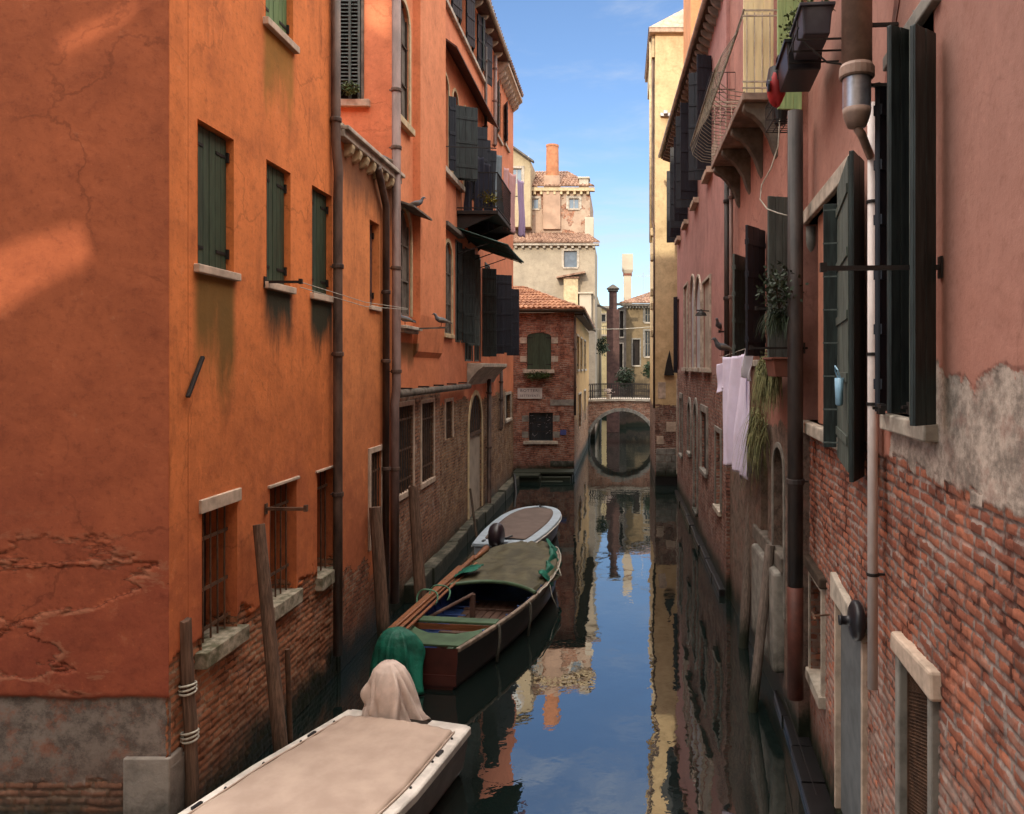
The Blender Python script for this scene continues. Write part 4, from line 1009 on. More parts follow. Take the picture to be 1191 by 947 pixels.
m = MB(); m.beam((a.x, 0, zf(100)), (a.x, k, zf(100)), .03, .02); m.beam((a.x, 0, zf(30)), (a.x, k, zf(30)), .03, .02); FL_.part(m, 'flue_bracket', M['iron'], fl, org=(a.x, 0, zf(60)))
# black round lamp
a = f.loc(1004, 722, .0)
m = MB()
def rot_lathe(mb, prof, c, seg=18):      # axis along local y
    vs = []; n = len(prof)
    for r, y in prof:
        for q in range(seg):
            t = 2*math.pi*q/seg; vs.append((c[0]+r*math.cos(t), c[1]+y, c[2]+r*math.sin(t)))
    mb.add(vs, [(i*seg+q, i*seg+(q+1) % seg, (i+1)*seg+(q+1) % seg, (i+1)*seg+q) for i in range(n-1) for q in range(seg)]+[tuple(range(seg)), tuple((n-1)*seg+q for q in range(seg))])
rot_lathe(m, [(.06, 0), (.13, .01), (.155, .03), (.16, .06), (.15, .08), (.115, .10), (.05, .105), (.036, .12), (.034, .17), (.04, .172), (.04, .19)], (a.x, 0, a.z))
FL_.part(m, 'wall_lamp', M['black_plastic'], org=tuple(a), smooth=True, bevel=0)
m = MB(); a = f.loc(965, 715); m.beam((a.x, 0, a.z), (a.x, .16, a.z-.02), .015, .015); m.beam((a.x-.05, .15, a.z-.04), (a.x+.05, .16, a.z), .02, .02); FL_.part(m, 'mooring_hook', M['rust'], org=tuple(a))
# iron hooks
a = f.loc(957, 470, .22)
hk = thing('blue_plastic_peg_basket', 'pale blue plastic basket clipped on the dark shutter behind the white pipe', 'basket', f, (f.loc(976, 462, .24).x, .24, f.loc(976, 462, .24).z))
b = f.loc(976, 455, .25)
m = MB(); m.lathe([(.028, -.11), (.045, -.10), (.05, 0), (.054, .1), (.05, .1), (.046, 0), (.04, -.09)], (b.x, .25, b.z), 14, sy=.6); m.build('basket', M['blue_plastic'], hk, f, tuple(b), smooth=True)
m = MB(); m.tube([(b.x-.04, .25, b.z+.1), (b.x-.05, .27, b.z+.16), (b.x, .28, b.z+.19), (b.x+.04, .27, b.z+.15), (b.x+.04, .25, b.z+.1)], .006, 6); m.build('handle', M['blue_plastic'], hk, f, tuple(b))

# ---------------- K: balcony house
KX = 2.02
K_ = thing('balcony_house', 'rose house with curved iron balcony on stone brackets above a grey plastered ground floor', 'house', Fr((KX, 8.75), (-1, 0)))
FK = Fac(K_, Fr((KX, 8.75), (-1, 0)), wall_mat('rose_wall', (.40,.19,.15), (.34,.16,.125), 4, 6, brick=None, render=3.55, rcol=(.17,.125,.10), streak=.35, damp=.7, crack=.3))
fk = FK.fr
UK = lambda px, off=0: fk.loc(px, CY, off).x
def kz(px, py, off=0): return fk.loc(px, py, off).z
x0, x1 = sorted((UK(912), UK(900)))
w, org = FK.win(x0, x1, 1.2, kz(905, 520), arch='round', depth=.3, pane='dark', frame=(.07, .02, 'stone_grey'), name='niche')
x0, x1 = sorted((UK(893), UK(885))); FK.win(x0, x1, 1.3, kz(889, 530), arch='round', depth=.3, pane='dark', name='niche')
m = MB(); x0, x1 = UK(912), UK(884)
m.box(x0, x1, -.1, .13, .5, 1.75); FK.part(m, 'stone_pier', M['stone_grey'], org=(x0, 0, .5), bevel=.04)
m = MB(); m.box(x0-.05, x1+.4, -.1, .05, 1.75, 1.95); FK.part(m, 'stone_band', M['stone_dark'], org=(x0, 0, 1.8), bevel=.02)
# windows with standing shutters
x0, x1 = sorted((UK(920), UK(905))); w, org = FK.win(x0, x1, 4.35, 6.2, depth=.15, pane='dark')
FK.leaf(w, org, (UK(918, .03), .03), (UK(893, .30), .30), 4.2, 6.3, 'shut_grey', n=3, batt=False)
FK.leaf(w, org, (UK(889, .02), .02), (UK(868, .34), .34), 4.45, 6.2, 'shut_black', n=3, batt=4)
x0, x1 = sorted((UK(886), UK(872))); FK.win(x0, x1, 4.4, 6.2, depth=.15, pane='dark', sill=True, hole=True)
FK.leaf(w, org, (UK(867, .02), .02), (UK(853, .28), .28), 4.4, 6.05, 'shut_grey', n=3, batt=4)
# upper door to the balcony (cream boards standing open) and green boarded bay
x0, x1 = sorted((UK(897), UK(868))); w2, org2 = FK.win(x0, x1, 7.86, 9.9, depth=.15, pane='glass_sky', mull=(1, 1, 'cream_wood'), name='balcony_door')
FK.leaf(w2, org2, (1.38, .02), (1.36, .42), 7.84, 10.6, 'cream_wood', n=3, batt=False)

FK.leaf(w2, org2, (-.02, -.02), (-.05, .26), 7.2, 10.6, 'green_wood', n=3, batt=3)
xk1 = UK(843)
FK.finish([(.05, -1.2), (xk1, -1.2), (xk1, 11.2), (.05, 11.2)], back=5)
# balcony slab: from Y 9.8 to 13.3
b0, b1 = 9.85-8.75, 13.3-8.75; zb = 7.80; ob = .47
m = MB(); m.box(b0, b1, -.05, ob, zb-.10, zb); bal = FK.part(m, 'balcony', simple('balcony_stone', (.30,.22,.18), .85, .4, 5, .5, .006), org=(b0, 0, zb), bevel=.012)
for i in range(4):
    xx = b0+.08+(b1-b0-.3)*i/3
    pts = [(0, zb-.102), (ob-.03, zb-.102), (ob-.03, zb-.18), (ob*.86, zb-.22), (ob*.66, zb-.27), (ob*.45, zb-.37), (ob*.25, zb-.52), (ob*.1, zb-.72), (0, zb-.80)]
    m = MB(); m.prism_x(pts, xx, xx+.16); FK.part(m, 'balcony_bracket', M['stone_dark'], bal, org=(xx, 0, zb-.1), bevel=.01)
prof = [(ob-.02, zb), (ob+.17, zb+.03), (ob+.31, zb+.14), (ob+.35, zb+.30), (ob+.24, zb+.52), (ob+.06, zb+.78), (ob-.02, zb+1.0), (ob-.02, zb+1.05)]
m = MB(); nbar = 22
for i in range(nbar+1):
    xx = b0+.02+(b1-b0-.04)*i/nbar
    m.tube([(xx, o, z) for o, z in prof], .006, 5)
for (o, z) in (prof[0], prof[3], prof[5], prof[7]): m.beam((b0, o, z), (b1, o, z), .02, .016)
FK.part(m, 'railing', simple('greyish_railing', (.24,.21,.16), .6, .4, 12, .2, .001), bal, org=(b0, ob, zb))
m = MB()
for e in (b0+.02, b1-.02):
    for i in range(5):
        oo = .02+(ob-.02)*i/4.6; m.tube([(e, oo, zb), (e, oo, zb+1.02)], .008, 6)
    for z in (zb+.06, zb+.14, zb+.98, zb+1.05): m.beam((e, 0, z), (e, ob, z), .018, .018)
FK.part(m, 'railing', M['pale_iron'], bal, org=(b0, 0, zb))
# wire basket trays beyond
m = MB()
def basket(mb, x, y0, y1, z0, z1, l):
    for zz_ in (z0, (z0+z1)/2, z1):
        mb.beam((x, y1, zz_), (x+l, y1, zz_), .012, .012); mb.beam((x, y0, zz_), (x, y1, zz_), .012, .012); mb.beam((x+l, y0, zz_), (x+l, y1, zz_), .012, .012)
    n = 6
    for i in range(n+1):
        xx = x+l*i/n; mb.tube([(xx, y1, z1), (xx, y1, z0), (xx, y0, z0)], .006, 5)
    for i in range(4):
        yy = y0+(y1-y0)*i/3; mb.tube([(x, yy, z1), (x, yy, z0), (x+l, yy, z0)], .006, 5)
a = fk.loc(925, 115, .2)
basket(m, .15, 0, .26, 7.15, 7.45, .5); FK.part(m, 'flower_shelf', M['iron'], org=(.15, 0, 7.1))
m = MB(); basket(m, 4.9, 0, .42, 8.9, 9.5, 1.0); FK.part(m, 'flower_shelf', M['iron'], org=(4.9, 0, 8.9))
m = MB(); basket(m, 4.75, 0, .34, 7.95, 8.35, .8); FK.part(m, 'flower_shelf', M['pale_iron'], org=(4.75, 0, 8))
# pipes and brackets on K and at the joint
x = fk.loc(925, 400, .13).x; zq = lambda py: fk.loc(925, py, .13).z
pp = pipe(FK, [(x, .13, zq(130)), (x, .13, zq(683))], .085, 'pipe_dark', (zq(560),))
m = MB(); m.tube([(x, .13, zq(682)), (x+.0, .13, zq(812))], .088, 14); FK.part(m, 'pipe_foot', M['pipe_red'], pp, org=(x, .13, zq(812)), smooth=True)
bracket_bar(FK, 921, 359, 879, r=.012); kb, ko, ka = bracket_bar(FK, 936, 405, 872, r=.012)
kc, ko2, ka2 = bracket_bar(FK, 854, 386, 836, r=.012)
# ---------------- J: long pink house with arches
J_ = thing('rose_brick_house', 'long rose house over bare brick with black shutters and pale arched windows', 'house', Fr((1.95, 14.3), (-1, 0)))
FJ = Fac(J_, Fr((1.95, 14.3), (-1, 0)), wall_mat('rose_far_wall', (.40,.205,.185), (.35,.175,.155), 4, 8, brick=4.12, b1=(.32,.15,.11), b2=(.22,.10,.08), mortar=(.30,.24,.20), amp=.12, streak=.4, eff=.6, stains=[(0, 12.4, 4.3, .5, (.30,.20,.17), .6)]))
fj = FJ.fr
UJ = lambda px, off=0: fj.loc(px, CY, off).x
jz = lambda px, py, off=0: fj.loc(px, py, off).z
W = []
for yc in (16.9, 19.9, 22.8, 25.6):
    x = yc-14.3
    w, org = FJ.win(x-.42, x+.42, 8.55, 10.9, depth=.15, pane='dark', sill=True, sill_mat='lintel', sill_h=.13, sill_out=.14, sill_ext=.12)
    W.append((w, org, x))
for (w, org, x), outs in zip(W, ((.34, .42), (.46, .50), (.42, .46), (.36, .40))):
    FJ.leaf(w, org, (x-.44, .02), (x-.52, outs[0]), 8.5, 10.92, 'shut_black', n=3, batt=5)
    FJ.leaf(w, org, (x+.44, .02), (x+.54, outs[1]), 8.5, 10.92, 'shut_black', n=3, batt=5)
# arched pale group
for (pa, pb, py, kd) in ((827, 818.5, 322, 'rect'), (816, 809.5, 318, 'round'), (808.5, 803.5, 318, 'round'), (800.5, 796.5, 330, 'rect')):
    x0, x1 = sorted((UJ(pa), UJ(pb))); FJ.win(x0, x1, 4.28, jz(pa, py), arch=kd, depth=.02, pane='pale_panel' if kd == 'rect' else simple('pale_shutter_panel', (.40,.40,.42), .8, .2, 4, .3, .003), frame=(.06, .04, 'stone'), sill=True, sill_h=.1, sill_out=.1)
x0, x1 = sorted((UJ(790), UJ(787.5))); w, org = FJ.win(x0, x1, 4.2, 6.6, depth=.12, pane='dark')
FJ.leaf(w, org, (UJ(788.5), .02), (UJ(788.5)+.1, .14), 4.1, 6.7, 'shut_black', n=3)
# ground floor openings with stone surrounds
for (pa, pb, py0, py1, kd) in ((834, 829, 500, 552, 'rect'), (822, 816, 482, 560, 'round'), (812, 807, 484, 530, 'round'), (805, 802, 490, 545, 'round'), (796, 792, 480, 520, 'rect')):
    pass
for (pa, pb, zt, zb_, kd) in ((862, 852, 3.1, 1.6, 'rect'), (823, 816.5, 3.25, 1.9, 'rect'), (811.5, 808, 3.35, .6, 'round'), (804, 801, 3.3, 1.9, 'round'), (794, 791.5, 3.3, 1.5, 'rect')):
    x0, x1 = sorted((UJ(pa), UJ(pb)))
    if x0 < .1: continue
    FJ.win(x0, x1, zb_, zt, arch=kd, depth=.05, pane='dark', frame=(.16, .04, 'stone_grey'), sill=True, sill_mat='stone_grey')
x0, x1 = sorted((UJ(839), UJ(833))); FJ.win(x0, x1, 1.5, 3.0, depth=.15, pane='stone_grey', frame=(.1, .03, 'stone_grey'), sill=True, sill_mat='stone')
xj1 = 26.75-14.3
FJ.finish([(.0, -1.2), (xj1, -1.2), (xj1, 11.5), (0, 11.5)], back=4)
m = MB(); m.box(xj1-.12, xj1+.01, -.1, .025, .6, 3.9); FJ.part(m, 'quoin', M['stone'], org=(xj1, 0, .6), bevel=.01)
# eaves: fan of rafters under a gutter, leaning further out at the far end
m = MB()
m.hexa([(.4,-.1,11.52),(xj1+.1,-.1,11.52),(xj1+.1,.56,11.52),(.4,.22,11.52)], [(.4,-.1,11.58),(xj1+.1,-.1,11.58),(xj1+.1,.56,11.58),(.4,.22,11.58)])
ev = FJ.part(m, 'eave', M['wood_dark'], org=(0, 0, 11.5))
nr = 34
m = MB()
for i in range(nr):
    xx = .5+(xj1-.6)*i/(nr-1); o = .20+.34*i/(nr-1)
    m.prism_x([(0, 11.517), (o-.02, 11.517), (o-.03, 11.44), (o*.5, 11.36), (.0, 11.30)], xx-.045, xx+.045)
FJ.part(m, 'rafter', simple('pale_rafters', (.30,.27,.24), .8, .4, 6, .3, .003), ev, org=(0, 0, 11.4))
m = MB(); m.tube([(.4, .26, 11.60), (xj1+.1, .61, 11.60)], .055, 8); m.tube([(.4, .20, 11.70), (xj1+.1, .52, 11.70)], .03, 6); FJ.part(m, 'gutter', simple('pale_gutter', (.48,.42,.38), .5, .3, 5, .2, .002), ev, org=(0, .3, 11.6), smooth=True)
tile_roof('roof', J_, fj, (.4, .2, 11.66), (xj1+.1, .54, 11.66), (.4, -3, 12.9), (xj1+.1, -3, 12.9), .22, 'tile_dark')
for (px, off, pt, pb, mt, r_) in ((845.5, .09, 200, 432, 'pipe_dark', .05), (850.5, .06, 210, 440, 'pipe_grey', .035)):
    x = fk.loc(px, CY, off).x if False else fj.loc(px, CY, off).x
    pipe(FJ, [(x, off, jz(px, pt, off)), (x, off, jz(px, pb, off))], r_, mt, (5.5, 7.2))
# lamp and bell on the wall
m = MB(); a = fj.loc(826, 362, 0); b = fj.loc(826, 362, .30)
m.beam((a.x, 0, a.z), (a.x, .30, a.z+.02), .025, .025); m.lathe([(.13, -.10), (.10, -.04), (.04, .0), (.02, .04)], (a.x, .20, a.z), 12)
FJ.part(m, 'wall_lamp', M['iron'], org=tuple(a))
# ---------------- H: yellow house
YH = 28.1; XH = 1.25
H_ = thing('yellow_tall_house', 'tall narrow yellow house with brick and stone foot, blue sky to its left', 'house', Fr((XH, YH), (0, -1)))
FY = Fac(H_, Fr((XH, YH), (0, -1)), wall_mat('yellow_wall', (.68,.54,.32), (.56,.38,.20), 4, 8, brick=2.9, b1=(.30,.15,.11), b2=(.22,.11,.085), mortar=(.32,.26,.21), amp=.25, streak=.2, eff=.8, crack=.15))
FY.finish([(0, .32), (-2.5, .32), (-2.5, 17.2), (0, 16.5)], back=5)
m = MB()
rr = random.Random(5); z = .33
for j in range(4):
    h = rr.uniform(.22, .30); xx = -.03
    while xx > -.85:
        w_ = rr.uniform(.2, .42); m.box(xx-w_+.012, xx, -.05, .03+rr.uniform(-.008, .012), z, z+h-.012); xx -= w_
    z += h
FY.part(m, 'stone_base', M['stone_grey'], org=(-.4, 0, .4), bevel=.015)
m = MB(); m.box(.0, -2.4, -4.9, -.05, -1.2, .31); FY.part(m, 'dark_footing', M['hull_black'], org=(-.4, 0, 0))
m = MB()
for (a_, b_, c_, d_) in ((-.10, -.38, 3.15, 3.75), (-.4, -.75, 1.95, 2.3), (-.05, -.3, 1.5, 1.8)): m.box(b_, a_, -.02, .016, c_, d_)
FY.part(m, 'stone_patch', M['lintel'], org=(-.4, 0, 3), bevel=.01)
m = MB(); m.box(-2.4, .22, -4.8, .18, 16.4, 16.55); m.hexa([(-2.4,-4.8,16.55),(.25,-4.8,16.55),(.25,.2,16.55),(-2.4,.2,16.55)],[(-2.4,-4.6,17.6),(-1.2,-4.6,17.6),(-1.2,-.5,17.6),(-2.4,-.5,17.6)]); FY.part(m, 'roof', M['lintel'], org=(-1, 0, 16.5))
m = MB(); m.box(.02, .12, -4.6, -.1, 15.6, 16.38); FY.part(m, 'cornice', M['cream_stone'], org=(0, 0, 16))
pipe(FY, [(.06, -.25, 16.3), (.08, -.25, 9.6), (.02, -.05, 9.3), (.03, -.05, 2.8)], .05, 'pipe_brown', (), name='downpipe')
pipe(FY, [(.14, -.5, 16.3), (.14, -.5, 8.9)], .06, 'cream_stone', (), name='downpipe')
m = MB()
for z in (9.1, 8.2, 6.9, 6.4, 5.4): m.box(.0, .16, -.6, -.2, z, z+.28)
FY.part(m, 'side_moulding', M['cream_stone'], org=(0, -.4, 7), bevel=.04)
m = MB()
for zt_ in (15.2, 13.4):
    m.box(.0, .05, -3.6, -1.0, zt_-1.5, zt_)
FY.part(m, 'side_shutter', M['shut_grey'], org=(0, -2, 14))
m = MB(); a = FY.fr.loc(778, 428, 0); m.prism([(a.x-.18, 4.0), (a.x+.18, 4.0), (a.x+.1, 4.45), (a.x-.02, 4.9)], 0, .01, .16); FY.part(m, 'wall_lamp', M['iron'], org=tuple(a))
m = MB(); a = FY.fr.loc(773, 134); m.box(a.x-.22, a.x+.16, 0, .12, a.z-.07, a.z+.05); m.box(a.x-.1, a.x+.05, .0, .25, a.z-.02, a.z+.1); FY.part(m, 'security_camera', M['zinc'], org=tuple(a), bevel=.01)
# ---------------- taller orange house rising behind the eaves
N_ = thing('orange_block_behind_eaves', 'taller orange house rising behind the bracketed eaves beside the yellow house', 'house', Fr((1.98, 24.6), (0, -1)))
FNN = Fac(N_, Fr((2.22, 24.6), (0, -1)), wall_mat('orange_behind', (.60,.27,.13), (.56,.24,.11), 8, 14, streak=.3))
FNN.finish([(0, 11.6), (-3.5, 11.6), (-3.5, 19), (0, 19)], back=2.8)
m = MB(); m.box(-3.5, .06, -2.9, .12, 18.0, 18.2); m.box(-3.5, .03, -2.9, .06, 17.7, 18.0); FNN.part(m, 'cornice', M['stone'], org=(0, 0, 18))
O_ = thing('cream_corniced_attic', 'cream attic storey with stepped white cornice above the curved balcony', 'house', Fr((2.3, 17.0), (0, -1)))
FO = Fac(O_, Fr((2.3, 17.0), (0, -1)), wall_mat('cream_attic_wall', (.66,.54,.30), (.6,.48,.26), 8, 14, streak=.2))
FO.finish([(0, 11.7), (-3, 11.7), (-3, 15.5), (0, 15.5)], back=4)
m = MB()
for i in range(4): m.box(-3, .10+.07*i, -4.1, .1+.07*i, 12.55+.14*i, 12.68+.14*i)
FO.part(m, 'cornice', M['stone'], org=(0, 0, 12.8), bevel=.01)
# ================================================================== BRIDGE AND BEYOND
BY0, BY1 = 43.0, 45.6
Br = thing('arched_brick_bridge', 'small arched brick footbridge with stone rim and iron railing across the end of the canal', 'bridge', Fr((.06, BY0), (0, -1)))
FBr = Fac(Br, Fr((.06, BY0), (0, -1)), wall_mat('bridge_brick', (.36,.17,.11), brick=99, b1=(.40,.20,.13), b2=(.28,.13,.09), mortar=(.36,.30,.24), eff=.3, damp=.5, bw=.28, bh=.08))
ra = 1.86
mb = MB()
deck = lambda x: 2.30+.12*(1-(x/3.2)**2)
N = 28; front = []; 
arcp = [(math.cos(math.pi*i/N)*ra, math.sin(math.pi*i/N)*ra) for i in range(N+1)]
for y in (0, -(BY1-BY0)):
    for i in range(N):
        (xa_, za), (xb_, zb_) = arcp[i], arcp[i+1]
        mb.quad((xa_, y, za), (xb_, y, zb_), (xb_, y, deck(xb_)), (xa_, y, deck(xa_)))
    for sx in (1, -1):
        mb.quad((sx*ra, y, -1.2), (sx*3.2, y, -1.2), (sx*3.2, y, deck(3.2)), (sx*ra, y, deck(ra)))
for i in range(N):
    (xa_, za), (xb_, zb_) = arcp[i], arcp[i+1]
    mb.quad((xa_, 0, za), (xb_, 0, zb_), (xb_, -(BY1-BY0), zb_), (xa_, -(BY1-BY0), za))
for sx in (1, -1): mb.quad((sx*ra, 0, -1.2), (sx*ra, 0, 0), (sx*ra, -(BY1-BY0), 0), (sx*ra, -(BY1-BY0), -1.2))
FBr.part(mb, 'spandrel', FBr.mat)
m = MB()
for i in range(N):
    a0 = math.pi*i/N; a1 = math.pi*(i+.93)/N
    q = lambda r, a, y: (math.cos(a)*r, y, math.sin(a)*r)
    m.hexa([q(ra-.02, a0, -.2), q(ra-.02, a1, -.2), q(ra-.02, a1, .05), q(ra-.02, a0, .05)], [q(ra+.17, a0, -.2), q(ra+.17, a1, -.2), q(ra+.17, a1, .05), q(ra+.17, a0, .05)])
FBr.part(m, 'arch_ring', M['stone_grey'], bevel=.01)
m = MB()
for i in range(16):
    xa_ = -3.2+6.4*i/16; xb_ = -3.2+6.4*(i+1)/16
    m.hexa([(xa_,-2.7,deck(xa_)),(xb_,-2.7,deck(xb_)),(xb_,.09,deck(xb_)),(xa_,.09,deck(xa_))], [(xa_,-2.7,deck(xa_)+.12),(xb_,-2.7,deck(xb_)+.12),(xb_,.09,deck(xb_)+.12),(xa_,.09,deck(xa_)+.12)])
FBr.part(m, 'deck', M['stone'], org=(0, 0, 2.3))
for y in (0, -2.55):
    m = MB()
    for i in range(46):
        x = -2.9+5.8*i/45; m.tube([(x, y, deck(x)+.11), (x, y, deck(x)+.92)], .014 if i % 9 else .026, 5)
    for h in (.2, .55, .92):
        for i in range(12):
            xa_ = -2.9+5.8*i/12; xb_ = -2.9+5.8*(i+1)/12; m.beam((xa_, y, deck(xa_)+h), (xb_, y, deck(xb_)+h), .03, .035)
    FBr.part(m, 'railing', M['iron'], org=(0, y, 2.4))
# far houses
def leafcloud(name, label, cat, c, r, n, mat, size=.07, group=None, sq=(1,1,1), seed=1, stem=True):
    rn = random.Random(seed); t = thing(name, label, cat, WORLD, (c[0], c[1], c[2]-r*sq[2]), group)
    m = MB()
    for i in range(n):
        u = Vector((rn.gauss(0, .5), rn.gauss(0, .5), rn.gauss(0, .5)))
        if u.length > 1.15: u *= .6
        p = Vector((c[0]+u.x*r*sq[0], c[1]+u.y*r*sq[1], c[2]+u.z*r*sq[2]))
        a = Vector((rn.uniform(-1,1), rn.uniform(-1,1), rn.uniform(-.6,1))).normalized(); b = a.cross(Vector((rn.uniform(-1,1), rn.uniform(-1,1), rn.uniform(-1,1)))).normalized()
        s = size*rn.uniform(.6, 1.3)
        m.add([p, p+a*s*.5+b*s*.28, p+a*s, p+a*s*.5-b*s*.28], [(0,1,2,3)])
    m.build('foliage', mat, t, WORLD, c)
    if stem:
        m = MB()
        for i in range(6):
            q = Vector((c[0]+rn.gauss(0, .3)*r*sq[0], c[1]+rn.gauss(0, .3)*r*sq[1], c[2]+rn.uniform(0, .6)*r*sq[2]))
            m.tube([(c[0], c[1], c[2]-r*sq[2]), ((c[0]+q.x)/2, (c[1]+q.y)/2+.02, c[2]-.2*r), q], [size*.12, size*.08, size*.04], 5)
        m.build('stem', M['wood_dark'], t, WORLD, c)
    return t
G1 = thing('ochre_grey_house', 'ochre grey house with tiled roof beyond the bridge, left of the yellow house', 'house', Fr((.30, 56), (0, -1)))
FG1 = Fac(G1, Fr((2.6, 56), (0, -1)), wall_mat('ochre_grey', (.21,.155,.09), (.03,.025,.02), 2.2, 4.5, streak=.5, damp=.3))  # wall colour darkened, most at the foot, to stand in for shade
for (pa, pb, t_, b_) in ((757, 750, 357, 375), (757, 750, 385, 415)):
    rr = FG1.rect(pa, pb, t_, b_); FG1.win(*rr, depth=.1, pane='glass', frame=(.14, .04, 'stone_grey'), sill=True, mull=(1, 1, 'stone_grey'))
rr = FG1.rect(744, 736, 395, 425); FG1.win(*rr, depth=.1, pane='dark', frame=(.1, .03, 'stone_grey'), sill=True)
FG1.finish([(-2, -1), (2.3, -1), (2.3, 8.7), (-2, 8.7)], back=5)
m = MB(); m.box(-2, 2.6, -.1, .35, 8.7, 8.86); FG1.part(m, 'cornice', M['stone_dark'], org=(0, 0, 8.7))
m = MB()
for i in range(16): m.box(-1+i*.22, -.9+i*.22, 0, .28, 8.55, 8.698)
FG1.part(m, 'dentil', M['stone_grey'], org=(0, 0, 8.6))
tile_roof('roof', G1, FG1.fr, (-2, .4, 8.9), (2.7, .4, 8.9), (-2, -3.2, 10.0), (.3, -3.2, 10.0), .24, 'tile_dark', rows=8, th=.08)
G2 = thing('grey_side_house', 'narrow grey house with wall windows beyond the bridge between chimney stack and ochre house', 'house', Fr((.28, 54), (0, -1)))
FG2 = Fac(G2, Fr((.28, 54), (0, -1)), wall_mat('grey_side', (.15,.125,.11), (.03,.025,.02), 2, 4.5, streak=.5, damp=.3))  # shade painted into the wall colour, near black low down
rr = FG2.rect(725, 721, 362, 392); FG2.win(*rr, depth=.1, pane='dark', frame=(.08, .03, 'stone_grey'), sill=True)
rr = FG2.rect(724, 720, 400, 430); FG2.win(*rr, depth=.1, pane='dark', frame=(.08, .03, 'stone'), sill=True)
FG2.finish([(-.1, -1), (.5, -1), (.5, 8.4), (-.1, 8.6)], back=7)
m = MB(); m.box(-.5, .7, -.1, .2, 8.6, 8.75); FG2.part(m, 'eave', M['stone_dark'], org=(0, 0, 8.6))
CS = thing('brown_chimney_stack', 'tall dark brown chimney stack with little tiled cap beyond the bridge', 'chimney', WORLD, tuple(P(713, 445, 51)))
a = P(713, 334, 51); m = MB(); m.box(a.x-.42, a.x+.42, 50.8, 51.6, 0, 8.1); m.box(a.x-.26, a.x+.26, 50.9, 51.5, 8.1, 9.3); m.build('stack', simple('brown_brick', (.085,.045,.04), .9, .4, 4, .5, .006), CS, WORLD, (a.x, 51, 3), bevel=.02)  # brown base colour darkened in place of shade
m = MB(); m.box(a.x-.34, a.x+.34, 50.8, 51.6, 9.3, 9.4); m.hexa([(a.x-.42,50.7,9.46),(a.x+.42,50.7,9.46),(a.x+.42,51.7,9.46),(a.x-.42,51.7,9.46)], [(a.x-.05,51.1,9.75),(a.x+.05,51.1,9.75),(a.x+.05,51.3,9.75),(a.x-.05,51.3,9.75)]); m.box(a.x-.2, a.x+.2, 51.0, 51.4, 9.4, 9.46)
m.build('cap', M['stone_dark'], CS, WORLD, (a.x, 51, 9.4))
m = MB()
n = 10
for i in range(n):
    t0 = i/n; t1 = (i+1)/n; f_ = lambda t: (a.x-.3-1.6*t, 51.2, 8.0+.35*math.sin(t*math.pi*.9)+.1*t)
    m.beam(f_(t0), f_(t1), .3, .14)
m.build('arched_brace', M['stone_dark'], CS, WORLD, (a.x-1, 51.2, 8))
WC = thing('white_chimney', 'tall pale square chimney with wider top, against the sky beyond the bridge', 'chimney', WORLD, tuple(P(730, 345, 58)))
a = P(730, 296, 58)
m = MB(); zt_ = a.z; m.box(a.x-.30, a.x+.28, 57.8, 58.4, 7.5, zt_-1.6); m.build('shaft', M['far_stone'], WC, WORLD, (a.x, 58, 8), bevel=.02)
m = MB(); m.hexa([(a.x-.30,57.8,zt_-1.45),(a.x+.28,57.8,zt_-1.45),(a.x+.28,58.4,zt_-1.45),(a.x-.30,58.4,zt_-1.45)], [(a.x-.42,57.7,zt_-1.2),(a.x+.40,57.7,zt_-1.2),(a.x+.40,58.5,zt_-1.2),(a.x-.42,58.5,zt_-1.2)]); m.box(a.x-.42, a.x+.40, 57.7, 58.5, zt_-1.2, zt_); m.build('pot', M['far_stone'], WC, WORLD, (a.x, 58, zt_), bevel=.02)
m = MB(); m.box(a.x-.34, a.x+.32, 57.76, 58.44, zt_-1.6, zt_-1.45); m.build('collar', M['pot'], WC, WORLD, (a.x, 58, zt_-1.5))
G3 = thing('cream_sunlit_house', 'cream house with small balcony seen through the gap beyond the bridge', 'house', Fr((-.9, 66), (0, -1)))
FG3 = Fac(G3, Fr((-.75, 66), (0, -1)), wall_mat('cream_sunlit', (.74,.60,.34), (.70,.55,.30), 3, 8, streak=.15, damp=.3))
rr = FG3.rect(704, 699, 366, 374); FG3.win(*rr, depth=.1, pane='glass', frame=(.1, .03, 'stone'), sill=True)
rr = FG3.rect(698, 693.5, 405, 435); FG3.win(*rr, depth=.1, pane='dark', frame=(.1, .03, 'stone'), sill=True)
FG3.finish([(0, -1), (3, -1), (3, 9.3), (0, 9.3)], back=6)
m = MB(); m.box(.2, 2.4, 0, .7, 6.9, 7.05)
FG3.part(m, 'balcony', M['stone'], org=(1, 0, 7)); m = MB()
for i in range(14): m.tube([(.25+i*.16, .66, 7.05), (.25+i*.16, .66, 7.75)], .02, 5)
m.beam((.2, .66, 7.75), (2.4, .66, 7.75), .05, .05); FG3.part(m, 'railing', M['iron'], org=(1, .6, 7))
m = MB(); m.box(-.2, 3.1, -.1, .25, 9.3, 9.5); FG3.part(m, 'cornice', M['stone'], org=(1, 0, 9.4))
